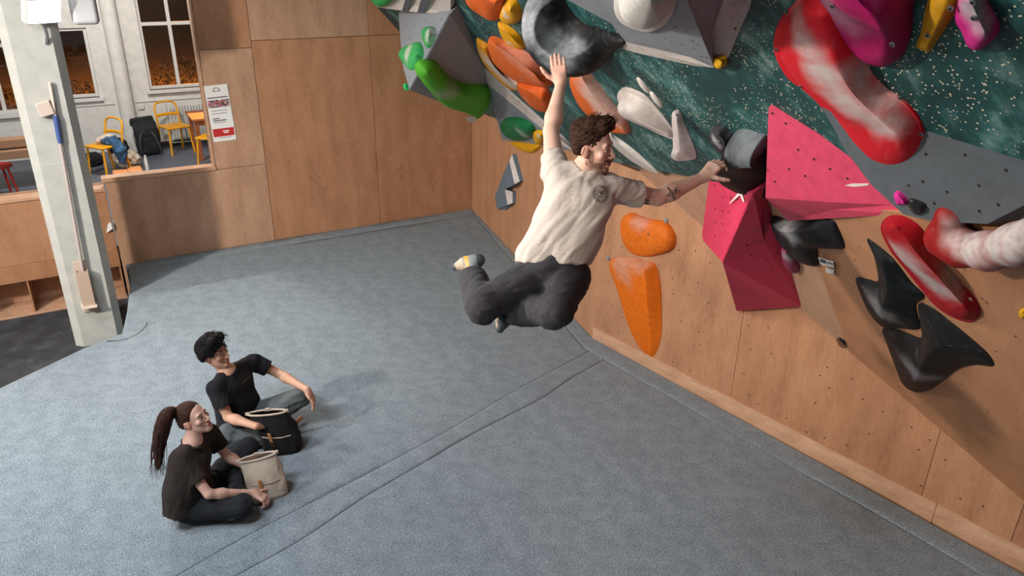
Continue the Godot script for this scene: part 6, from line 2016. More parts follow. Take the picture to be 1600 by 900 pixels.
	for e in [-1.0, 1.0]:
		var q3 := H.ell(P.call(0.09 * e, -0.016, 0.004), l, u, f, Vector3(0.035, 0.036, 0.026) * hz, 0.008)
		q3.cutting = true
	strand_ripple(H, J.head, f * 0.6 - u * 0.5, 0.007, 18.0)
	var hs := strands(H, J.head, func(p: Vector3) -> Vector3: return f * 0.7 - u * (0.1 if (p - J.head).dot(u) > 0.1 else 0.7), 900, 0.045, 0.0018, hairc, 6, func(p: Vector3) -> bool: return (p - J.head).dot(u) > 0.0)
	later(t, "hair", [[H, 0.0046, hair_paint(hairc, J.head, f - u * 0.5)], [hs]], hair_mat(0.6), "thick black hair falling over the brow")
	# short line of print on the chest
	part(t, "chest_print", ink(sh, Vector3(1.555, 0.52, -5.457), (Vector3(0, 3.7, 0) - J.chest).normalized(), Vector3.UP, [[[Vector2(-0.035, -0.022), Vector2(0.035, 0.022)], 0.007]], 0.003).mesh(), mat(C(92, 78, 60), 0.9), "small printed line on the chest")

func build_woman() -> void:
	var z := 0.93
	var J := {
		pelvis = Vector3(0.855, 0.12, -4.766), waist = Vector3(0.86, 0.25, -4.775), chest = Vector3(0.912, 0.4, -4.812), neck = Vector3(0.951, 0.545, -4.81), head = Vector3(0.999, 0.71, -4.847),
		sh_r = Vector3(0.85, 0.48, -4.778), el_r = Vector3(0.951, 0.25, -4.59), wr_r = Vector3(1.242, 0.13, -4.576),
		sh_l = Vector3(1.103, 0.49, -4.948), el_l = Vector3(1.177, 0.3, -4.877), wr_l = Vector3(1.277, 0.22, -4.767),
		hip_r = Vector3(0.85, 0.1, -4.7), kn_r = Vector3(1.127, 0.12, -4.489), an_r = Vector3(1.206, 0.06, -4.948), heel_r = Vector3(1.177, 0.045, -4.955), toe_r = Vector3(1.257, 0.04, -4.83),
		hip_l = Vector3(0.947, 0.11, -4.842), kn_l = Vector3(1.393, 0.17, -5.078), an_l = Vector3(1.155, 0.06, -4.748), heel_l = Vector3(1.132, 0.04, -4.743), toe_l = Vector3(1.264, 0.04, -4.77),
		arm = 0.95,
	}
	var t := thing("person", "woman with a brown ponytail in a dark brown T-shirt sitting cross-legged", "person", Vector3(J.pelvis.x, 0, J.pelvis.z))
	var f := Vector3(0.62, 0.36, 0.70).normalized()
	var u := Vector3(-0.06, 1.0, 0.02)
	u = (u - f * u.dot(f)).normalized()
	var skin := L(216, 174, 156)
	var hairc := L(58, 38, 32)
	var body := skin_solid(J, z)
	var head := Solid.new()
	var hz := 0.98
	add_head(head, J.head, f, u, hz, 0.92)
	head.cap(J.head - u * 0.05 - f * 0.01, J.neck, 0.044, 0.046, 0.03)
	var hr := Solid.new()
	add_hand(hr, J.wr_r, (Vector3(1.294, 0.09, -4.53) - J.wr_r), Vector3(0.1, -1, 0.1), Vector3(0.5, 0.2, -0.8), [0.75, 0.8, 0.85, 0.85], Vector3(0.9, -0.2, -0.1), 0.98)
	hr.cap(J.el_r.lerp(J.wr_r, 0.75), J.wr_r, 0.028, 0.023, 0.02)
	var hl := Solid.new()
	add_hand(hl, J.wr_l, (Vector3(1.32, 0.18, -4.744) - J.wr_l), Vector3(0.3, -0.2, 0.8), Vector3(0.2, 0.9, 0), [0.4, 0.4, 0.4, 0.4], Vector3(0.6, 0.5, 0.3), 0.95)
	hl.cap(J.el_l.lerp(J.wr_l, 0.75), J.wr_l, 0.028, 0.023, 0.02)
	later(t, "body", [[body, 0.012, plain_paint(skin, 21)], [head, 0.0033, face_paint(J.head, f, u, hz, skin, L(70, 48, 40), 0.0)], [hr, 0.0034, plain_paint(skin, 22)], [hl, 0.005, plain_paint(skin, 22)]], M.skin)
	var sh := shirt_solid(J, z, 0.018, 0.66, J.pelvis + Vector3(0, -0.05, 0), 0.085, 0.125)
	cloth_ripple(sh, 0.009, 63, Vector3.ONE, J.pelvis - J.sh_l)
	solid_part(t, "t_shirt", sh, 0.011, plain_paint(L(44, 34, 30), 23), M.cloth, "dark brown T-shirt")
	collar(t, J, 0.058, 0.035, f, L(44, 34, 30))
	var tr := trouser_solid(J, z, 0.098, 0.074, 0.058, 0.84)
	cloth_ripple(tr, 0.010, 73, Vector3.ONE, J.kn_r - J.hip_r)
	solid_part(t, "trousers", tr, 0.0115, plain_paint(L(24, 29, 38), 24, 0.25), M.cloth, "dark navy trousers")
	var g := Geo.new()
	g.tube([Vector3(1.172, 0.1, -4.835), Vector3(1.213, 0.12, -4.809), Vector3(1.246, 0.08, -4.812)], [0.006], 6)
	part(t, "sandal_strap", g.mesh(), mat(C(30, 28, 28), 0.7), "thin dark strap across the bare foot")
	# hair and ponytail
	var l := u.cross(f).normalized()
	var P := func(x: float, y: float, w: float) -> Vector3: return J.head + (l * x + u * y + f * w) * hz
	var H := Solid.new()
	H.ell(P.call(0, 0.042, -0.018), l, u, f, Vector3(0.084, 0.09, 0.1) * hz, 0.02)
	H.cap(P.call(-0.055, 0.0, -0.05), P.call(0.055, 0.0, -0.05), 0.036, 0.036, 0.03)
	var q1 := H.ell(P.call(0, -0.015, 0.115), l, u, f, Vector3(0.2, 0.115, 0.088) * hz, 0.02)
	q1.cutting = true
	for e in [-1.0, 1.0]:
		var q3 := H.ell(P.call(0.088 * e, -0.014, 0.0), l, u, f, Vector3(0.034, 0.034, 0.026) * hz, 0.008)
		q3.cutting = true
	strand_ripple(H, J.head, f - u * 0.1, 0.004, 20.0)
	var tie: Vector3 = P.call(0, 0.075, -0.1)
	var hs := strands(H, J.head, func(p: Vector3) -> Vector3: return (tie - p).normalized(), 700, 0.05, 0.0014, hairc, 7, func(p: Vector3) -> bool: return true)
	later(t, "hair", [[H, 0.0046, hair_paint(hairc, J.head, f)], [hs]], hair_mat(0.65), "brown hair pulled back")
	var T := Solid.new()
	var tail := [P.call(0, 0.075, -0.1), Vector3(0.848, 0.78, -4.884), Vector3(0.797, 0.66, -4.905), Vector3(0.758, 0.52, -4.922), Vector3(0.722, 0.36, -4.903)]
	T.chain(spline(tail, 3), [0.02, 0.028, 0.036, 0.042, 0.046, 0.048, 0.048, 0.046, 0.042, 0.036, 0.028, 0.018, 0.006], 0.02)
	strand_ripple(T, tail[2], tail[4] - tail[1], 0.006, 22.0)
	solid_part(t, "ponytail", T, 0.006, hair_paint(hairc, tail[2], tail[4] - tail[1]), hair_mat(0.6), "long brown ponytail")
	g = Geo.new()
	var rng := RandomNumberGenerator.new()
	rng.seed = 3
	for k in 46:
		var o := Vector3(rng.randf_range(-1, 1), 0, rng.randf_range(-1, 1)) * 0.035
		var o2 := Vector3(rng.randf_range(-1, 1), rng.randf_range(-0.6, 0.6), rng.randf_range(-1, 1)) * 0.06
		g.tube(spline([tail[1] + o, tail[2] + o * 1.3, tail[3] + o * 1.2 + o2 * 0.3, tail[4] + o2 + Vector3(0, -0.03, 0)], 4), [0.0035, 0.0035, 0.0035, 0.0035, 0.003, 0.003, 0.003, 0.0025, 0.0025, 0.002, 0.0015, 0.001, 0.0006], 4)
	var strands := part(t, "loose_strands", g.mesh(), mat(C(62, 42, 36), 0.5))
	strands.set_meta("kind", "stuff")
	g = Geo.new()
	g.tube([P.call(0, 0.078, -0.092), P.call(0, 0.085, -0.118)], [0.034, 0.032], 14)
	part(t, "hair_tie", g.mesh(), mat(C(150, 62, 54), 0.7), "reddish hair tie")

# ---------------------------------------------------------------- chalk buckets of the two watchers
func build_buckets() -> void:
	bucket(Vector3(1.686, 0, -5.156), 0.148, 0.33, L(17, 18, 21), L(206, 190, 172), -0.15, "black chalk bucket with a cream rim held by the seated man", "man's black bucket", Vector3(-0.25, 0, -0.1))
	bucket(Vector3(1.377, 0, -4.686), 0.135, 0.29, L(214, 202, 184), L(222, 206, 194), 0.1, "cream canvas chalk bucket in front of the woman", "woman's cream bucket", Vector3(-0.1, 0, -0.16))

func bucket(at: Vector3, r: float, h: float, cloth: Color, rim: Color, turn: float, label: String, owner_: String, lean: Vector3) -> void:
	var t := thing("chalk_bucket", label, "bag", at)
	var face := (Vector3(0, 0, 0) - at)
	face.y = 0
	face = face.normalized().rotated(Vector3.UP, turn)
	var side := Vector3.UP.cross(face)
	var g := Geo.new()
	var rip := noise(15, 8.0, 3)
	var rings := 15
	var n := 36
	var pos := func(k: int, j: int, inset: float) -> Vector3:
		var v := float(k) / rings
		var a := TAU * j / n
		# a boxy foot that narrows to a flat mouth
		var sq := 1.0 / pow(pow(absf(cos(a)), 4.0) + pow(absf(sin(a)), 4.0), 0.25)
		var round_ := lerpf(sq, 1.0, v)
		var w := lerpf(1.0, 0.98, v) * round_ * r
		var d := lerpf(0.8, 0.26, v * v) * round_ * r
		var bulge := 1.0 + rip.get_noise_3d(cos(a) * 0.2, v * 0.3, sin(a) * 0.2) * 0.16 * sin(v * PI)
		return at + side * cos(a) * (w * bulge - inset) + face * sin(a) * (d * bulge - inset) + Vector3(0, h * v + 0.004, 0) + lean * v * v * h
	for k in rings + 1:
		for j in n:
			g.v.append(pos.call(k, j, 0.0)); g.n.append(Vector3.UP); g.c.append(cloth * (1.0 + rip.get_noise_3d(j * 0.3, k * 0.4, 1.0) * 0.12))
	for k in rings:
		for j in n:
			var a := k * n + j
			var b := k * n + (j + 1) % n
			g.i.append_array([a, a + n, b, b, a + n, b + n])
	# inside lining down to a dim bottom
	var s0 := g.v.size()
	for k in [rings, rings - 8]:
		for j in n:
			g.v.append(pos.call(k, j, 0.004)); g.n.append(Vector3.UP); g.c.append(cloth * 1.3 + Color(0.03, 0.03, 0.03))
	for j in n:
		var a := s0 + j
		var b := s0 + (j + 1) % n
		g.i.append_array([a, a + n, b, b, a + n, b + n])
	var m0 := g.v.size()
	var base: Vector3 = at + Vector3(0, h * 0.45, 0)
	g.v.append(base + lean * 0.2 * h); g.n.append(Vector3.UP); g.c.append(cloth * 0.9)
	for j in n:
		g.i.append_array([m0, s0 + n + j, s0 + n + (j + 1) % n])
	g.smooth()
	part(t, "canvas", g.mesh(), M.cloth)
	g = Geo.new()
	for j in n:
		g.tri(at + Vector3(0, 0.003, 0), pos.call(0, j, 0.0), pos.call(0, (j + 1) % n, 0.0), cloth)
	part(t, "base", g.mesh(), M.cloth)
	# stiff rim with toggles
	g = Geo.new()
	var loop := []
	for j in n + 1:
		loop.append(pos.call(rings, j % n, 0.0) + Vector3(0, 0.004, 0))
	g.tube(loop, [0.0085], 6, rim, 1.0)
	part(t, "rim", g.mesh(), M.cloth, "cream webbing rim")
	for j in [0, n / 2, n * 3 / 4]:
		g = Geo.new()
		g.cbox(pos.call(rings, j, 0.0) + Vector3(0, 0.006, 0), side * 0.018, Vector3(0, 0.013, 0), face * 0.008, 0.003, rim)
		part(t, "toggle", g.mesh(), M.cloth)
	# pocket with its hem, stitched to the front
	g = Geo.new()
	var pk := func(a: int, v: float, out: float) -> Vector3:
		var k := int(v * rings)
		var p: Vector3 = pos.call(k, a, 0.0).lerp(pos.call(mini(k + 1, rings), a, 0.0), v * rings - k)
		return p + face * out
	for j in range(5, 14):
		g.quad(pk.call(j, 0.08, 0.004), pk.call(j, 0.48, 0.007), pk.call(j + 1, 0.48, 0.007), pk.call(j + 1, 0.08, 0.004), cloth * 1.04)
		g.quad(pk.call(j, 0.48, 0.007), pk.call(j, 0.48, 0.0), pk.call(j + 1, 0.48, 0.0), pk.call(j + 1, 0.48, 0.007), cloth)
	part(t, "pocket", g.mesh(), M.cloth)
	g = Geo.new()
	var hem := []
	for j in range(5, 15):
		hem.append(pk.call(j, 0.48, 0.008))
	g.tube(hem, [0.0045], 5, rim * (1.0 if cloth.r < 0.1 else 0.8))
	part(t, "pocket_hem", g.mesh(), M.cloth)
	# the brush in the pocket is a thing of its own
	var bp: Vector3 = pk.call(11, 0.5, 0.016)
	var bd: Vector3 = (Vector3.UP + lean * 0.6).normalized()
	var b := thing("hold_brush", "wooden hold brush sticking out of the %s" % owner_, "brush", bp)
	g = Geo.new()
	g.cbox(bp - bd * 0.02, side * 0.012, bd * 0.062, face * 0.006, 0.004)
	part(b, "handle", g.mesh(), mat(C(190, 132, 84), 0.55))
	g = Geo.new()
	g.cbox(bp - bd * 0.055, side * 0.010, bd * 0.02, face * 0.009, 0.003)
	part(b, "bristles", g.mesh(), mat(C(60, 46, 38), 0.9))

# ---------------------------------------------------------------- bench with cubbies, and the room beyond
func build_next_room() -> void:
	build_buckets()
	build_bench()
	build_far_wall()
	build_outside()
	build_furniture()

func build_bench() -> void:
	var t := thing("shelf_bench", "low plywood partition with open shoe cubbies behind the column", "bench", wp(-1.6, LOW, -0.1))
	var e := -0.045
	var f := -4.5
	wbox(t, "front_panel", f, e, 0.2, 0.95, -0.03, 0.0, ply[2], 0.003)
	wbox(t, "lower_rail", f, e, 0.02, 0.197, -0.03, 0.008, ply[0], 0.003)
	wbox(t, "top_board", f, e, 0.953, 0.99, -0.2, 0.015, M.ply_edge, 0.003)
	wbox(t, "cubby_top", f, e, -0.01, 0.018, -0.4, 0.01, ply[0], 0.002)
	wbox(t, "cubby_floor", f, e, LOW, LOW + 0.03, -0.4, 0.012, M.ply_edge, 0.002)
	wbox(t, "cubby_back", f, e, LOW + 0.03, -0.012, -0.42, -0.4, ply[1])
	wbox(t, "back_panel", f, e, LOW, 0.95, -0.45, -0.425, ply[1])
	for s in [-0.06, -0.55, -1.06, -1.57, -2.08, -2.6, -3.1]:
		wbox(t, "divider", s - 0.009, s + 0.009, LOW + 0.031, -0.011, -0.39, 0.005, ply[3])
	var hb := thing("paper_slip", "folded white paper slip stuck by the wooden wall's edge", "paper", wp(-0.1, 0.5, 0.03))
	var g := Geo.new()
	g.slab([wp(-0.13, 0.44, 0.02), wp(-0.05, 0.5, 0.05), wp(-0.06, 0.58, 0.05), wp(-0.09, 0.56, 0.03)], N_W, 0.002)
	part(hb, "sheet", g.mesh(), mat(C(222, 222, 220), 0.7))

func rbox(parent: Node3D, called: String, s0: float, s1: float, y0: float, y1: float, o0: float, o1: float, m: Material, ch := 0.0) -> MeshInstance3D:
	return wbox(parent, called, s0, s1, y0, y1, o0 - R_BACK, o1 - R_BACK, m, ch)

func build_far_wall() -> void:
	var fl := structure("floor_room")
	wbox(fl, "floor_sheet", -8, 8, ROOM - 0.2, ROOM, -R_BACK - 0.1, -0.46, tmat(M.dust, Vector3.ONE * 0.6, 0.45, C(96, 104, 118)))
	var w := structure("wall_far")
	# openings: [s0, s1, y0, y1]
	var wins := [[-1.62, -0.78, 0.92, 2.75], [-0.28, 0.28, 1.1, 2.3], [1.13, 2.12, 1.16, 3.4]]
	var tops := [2.75, 2.3, 3.4]
	rbox(w, "pier", -9, -1.62, ROOM, 5.6, -0.25, 0.0, M.white_wall)
	rbox(w, "pier", -0.78, -0.28, ROOM, 5.6, -0.25, 0.0, M.white_wall)
	rbox(w, "pier", 0.28, 1.13, ROOM, 5.6, -0.25, 0.0, M.white_wall)
	rbox(w, "pier", 2.12, 8, ROOM, 5.6, -0.25, 0.0, M.white_wall)
	var k := 0
	for q in wins:
		rbox(w, "breast", q[0], q[1], ROOM, q[2], -0.25, 0.0, M.white_wall)
		rbox(w, "lintel", q[0], q[1], q[3], 5.6, -0.25, 0.0, M.white_wall)
		k += 1
		var v := structure("window_%d" % k)
		var fr := 0.055
		var glass := mat(Color(0.1, 0.1, 0.1, 0.1), 0.03)
		glass.transparency = BaseMaterial3D.TRANSPARENCY_ALPHA
		rbox(v, "frame_side", q[0], q[0] + fr, q[2], q[3], -0.14, -0.07, M.white_paint, 0.004)
		rbox(v, "frame_side", q[1] - fr, q[1], q[2], q[3], -0.14, -0.07, M.white_paint, 0.004)
		rbox(v, "frame_bottom", q[0] + fr, q[1] - fr, q[2], q[2] + fr, -0.14, -0.07, M.white_paint, 0.004)
		rbox(v, "frame_top", q[0] + fr, q[1] - fr, q[3] - fr, q[3], -0.14, -0.07, M.white_paint, 0.004)
		var mids := []
		if k == 3:
			mids = [(q[0] + q[1]) / 2 + 0.03]
		elif k == 1:
			mids = [-1.22]
		for s in mids:
			rbox(v, "mullion", s - 0.03, s + 0.03, q[2] + fr, q[3] - fr, -0.135, -0.072, M.white_paint, 0.004)
		var cuts: Array = [q[0] + fr] + mids + [q[1] - fr]
		var bars := [q[2] + fr, 2.32, q[3] - fr] if k == 3 else ([q[2] + fr, 2.05, q[3] - fr] if k == 1 else [q[2] + fr, q[3] - fr])
		if bars.size() > 2:
			rbox(v, "transom", q[0] + fr, q[1] - fr, bars[1] - 0.03, bars[1] + 0.03, -0.132, -0.074, M.white_paint, 0.004)
		for c in cuts.size() - 1:
			for b in bars.size() - 1:
				rbox(v, "pane", cuts[c] + 0.005, cuts[c + 1] - 0.005, bars[b], bars[b + 1], -0.106, -0.1, glass)
		rbox(v, "sill", q[0] - 0.06, q[1] + 0.06, q[2] - 0.06, q[2], -0.24, 0.09, M.white_paint, 0.006)
	# pipe chase standing out from the wall
	var p := structure("trim_4")
	var g := Geo.new()
	g.tube([rp(0.68, ROOM, 0.12), rp(0.68, 5.6, 0.12)], [0.13], 24)
	part(p, "round_pier", g.mesh(), M.white_wall)
	var d := structure("trim_5")
	for q in [[-0.4, 0.5], [0.85, 2.1]]:
		rbox(d, "rail", q[0], q[1], 0.955, 0.985, 0.0, 0.025, M.white_paint, 0.004)
	rbox(d, "upright_batten", 1.33, 1.36, ROOM, 0.95, 0.0, 0.02, M.white_paint, 0.004)
	var so := thing("wall_socket", "white double socket on the far wall beside the round pier", "socket", rp(0.92, 0.86))
	g = Geo.new()
	g.cbox(rp(0.93, 0.87, 0.02), W_DIR * 0.05, Vector3(0, 0.04, 0), N_W * 0.02, 0.006)
	part(so, "box", g.mesh(), M.white_paint)
	# radiator under the right window
	var r := thing("radiator", "white panel radiator under the right-hand window", "radiator", rp(1.75, ROOM))
	rbox(r, "back_plate", 1.38, 2.15, 0.22, 0.85, 0.03, 0.05, M.white_paint)
	for j in 15:
		rbox(r, "rib", 1.39 + j * 0.051, 1.425 + j * 0.051, 0.22, 0.85, 0.05, 0.085, M.white_paint, 0.008)
	g = Geo.new()
	g.tube([rp(1.3, 0.16, 0.05), rp(2.2, 0.16, 0.05)], [0.014], 8)
	part(r, "pipe", g.mesh(), M.white_paint)
	# dark skirting behind
	var bb := structure("baseboard_far")
	rbox(bb, "skirting", 0.85, 3.0, ROOM, 0.19, 0.0, 0.018, mat(C(46, 48, 54), 0.6))
	# ceiling lamp of the next room
	var lp := rp(0.4, 3.9, 3.2)
	var ls := thing("ceiling_lamp", "white round ceiling lamp of the next room", "lamp", lp)
	g = Geo.new()
	g.tube([lp + Vector3(0, 0.02, 0), lp + Vector3(0, 0.1, 0)], [0.3, 0.28], 24)
	part(ls, "housing", g.mesh(), M.white_paint)
	g = Geo.new()
	g.tube([lp, lp + Vector3(0, 0.018, 0)], [0.27], 24)
	var glow := mat(C(255, 250, 240), 0.4)
	glow.emission_enabled = true
	glow.emission = C(255, 246, 234)
	glow.emission_energy_multiplier = 3.0
	part(ls, "lit_face", g.mesh(), glow)
	g = Geo.new()
	g.tube([lp + Vector3(0, 0.1, 0), Vector3(lp.x, 5.6, lp.z)], [0.012], 6)
	part(ls, "hanger", g.mesh(), M.steel)
	var a := OmniLight3D.new()
	a.name = "room_light"
	a.position = lp - Vector3(0, 0.06, 0)
	a.light_color = C(255, 246, 236)
	a.light_energy = 26.0
	a.light_size = 0.25
	a.omni_range = 30
	a.omni_attenuation = 2.0
	a.shadow_enabled = true
	add_child(a)

func build_outside() -> void:
	var gr := structure("floor_outside")
	wbox(gr, "ground", -40, 40, -0.6, -0.4, -R_BACK - 60, -R_BACK - 0.3, tmat(M.dust, Vector3.ONE * 0.2, 0.9, C(150, 128, 96)))
	# a hedge seen through the glass, its leaves far too many to count
	var rng := RandomNumberGenerator.new()
	rng.seed = 21
	for q in [[1.45, 1.3, 1.25, 3.0], [2.15, 1.1, 1.75, 2.6], [0.0, 1.3, 1.3, 3.2], [-1.4, 1.6, 1.2, 3.2]]:
		var c := rp(q[0], 0.4, -q[3])
		var t := thing("garden_bush", ["dark leafy bush behind the middle of the right window", "taller dark bush at the edge of the right window", "dark bush behind the narrow window", "dark bush behind the leftmost window"][[1.45, 2.15, 0.0, -1.4].find(q[0])], "bush", Vector3(c.x, -0.4, c.z))
		var g := Geo.new()
		for k in 1500:
			var o := Vector3(rng.randfn() * 0.42 * q[1], 0, rng.randfn() * 0.35)
			o.y = rng.randf_range(-0.8, q[2] - 0.75) * (1.0 - minf(absf(o.x) / q[1], 0.8) * 0.4)
			var u := Vector3(rng.randf_range(-1, 1), rng.randf_range(-1, 1), rng.randf_range(-1, 1)).normalized()
			var v := u.cross(Vector3(rng.randf_range(-1, 1), 1, rng.randf_range(-1, 1))).normalized()
			var p := c + o
			g.tri(p, p + u * 0.07 + v * 0.025, p + u * 0.07 - v * 0.025)
		var f := part(t, "foliage", g.mesh(), mat(C(70, 62, 34), 0.8))
		f.set_meta("kind", "stuff")
		g = Geo.new()
		for k in 4:
			g.tube([Vector3(c.x, -0.4, c.z), c + Vector3(rng.randf_range(-0.4, 0.4), 0.3, rng.randf_range(-0.2, 0.2))], [0.02, 0.008], 5)
		f = part(t, "stem", g.mesh(), mat(C(48, 38, 30), 0.9))
		f.set_meta("kind", "stuff")
	# the sodium street lamp that colours the ground outside
	var lp := rp(3.5, 4.2, -8.0)
	var l := thing("street_lamp", "sodium street lamp standing outside beyond the bushes", "street lamp", Vector3(lp.x, -0.4, lp.z))
	var g := Geo.new()
	g.tube([Vector3(lp.x, -0.4, lp.z), lp + Vector3(0, 0.2, 0)], [0.07, 0.05], 10)
	part(l, "post", g.mesh(), M.steel)
	g = Geo.new()
	g.cbox(lp + Vector3(-0.2, 0.22, 0), Vector3(0.3, 0, 0), Vector3(0, 0.06, 0), Vector3(0, 0, 0.12), 0.02)
	part(l, "head", g.mesh(), M.steel)
	g = Geo.new()
	g.box(lp + Vector3(-0.3, 0.15, 0), Vector3(0.15, 0, 0), Vector3(0, 0.01, 0), Vector3(0, 0, 0.08))
	var glow := mat(C(255, 170, 60), 0.4)
	glow.emission_enabled = true
	glow.emission = C(255, 150, 40)
	glow.emission_energy_multiplier = 4.0
	part(l, "lit_face", g.mesh(), glow)
	var a := OmniLight3D.new()
	a.name = "street_light"
	a.position = lp + Vector3(-0.3, 0.08, 0)
	a.light_color = C(255, 160, 72)
	a.light_energy = 110.0
	a.light_size = 0.2
	a.omni_range = 60
	a.shadow_enabled = true
	add_child(a)

# yellow bent-tube chair standing at p, its front towards f
func yellow_chair(p: Vector3, f: Vector3, label: String, z := 1.08) -> Node3D:
	f.y = 0
	f = f.normalized()
	var s := Vector3.UP.cross(f)
	var at := func(x: float, y: float, w: float) -> Vector3: return p + (s * x + f * w + Vector3(0, y, 0)) * z
	var t := thing("cafe_chair", label, "chair", p, "yellow chairs of the next room")
	var m := mat(C(226, 160, 22), 0.4)
	var sd := Solid.new()
	sd.block(at.call(0, 0.455, 0.0), s, Vector3.UP, f, Vector3(0.2, 0.016, 0.2) * z, 0.014)
	later(t, "seat", [[sd, 0.012, null]], m)
	var g := Geo.new()
	for e in [-1.0, 1.0]:
		g = Geo.new()
		g.tube([at.call(0.17 * e, 0.45, 0.16), at.call(0.2 * e, 0.0, 0.2)], [0.017 * z], 8)
		part(t, "leg", g.mesh(), m)
		g = Geo.new()
		g.tube([at.call(0.19 * e, 0.46, -0.17), at.call(0.2 * e, 0.0, -0.24)], [0.017 * z], 8)
		part(t, "leg", g.mesh(), m)
	g = Geo.new()
	var loop := [at.call(-0.19, 0.45, -0.17), at.call(-0.19, 0.62, -0.2), at.call(-0.185, 0.76, -0.235), at.call(-0.13, 0.82, -0.25), at.call(0, 0.835, -0.255), at.call(0.13, 0.82, -0.25), at.call(0.185, 0.76, -0.235), at.call(0.19, 0.62, -0.2), at.call(0.19, 0.45, -0.17)]
	g.tube(spline(loop, 4), [0.017 * z], 8)
	part(t, "back_frame", g.mesh(), m)
	g = Geo.new()
	g.tube(spline([at.call(-0.19, 0.62, -0.2), at.call(0, 0.63, -0.225), at.call(0.19, 0.62, -0.2)], 5), [0.016 * z], 8, Color.WHITE, 1.6)
	part(t, "back_rail", g.mesh(), m)
	return t

func lump(called: String, label: String, cat: String, pts: Array, rad: Array, col: Color, amp: float, base: Vector3, pname: String) -> Node3D:
	var t := thing(called, label, cat, base)
	var s := Solid.new()
	s.chain(pts, rad, 0.05)
	cloth_ripple(s, amp, 81 + pts.size(), Vector3.ONE * 1.4)
	s.clip_n = Vector3.UP
	s.clip_d = base.y
	solid_part(t, pname, s, 0.018, plain_paint(col, 82, 0.3), M.cloth)
	return t

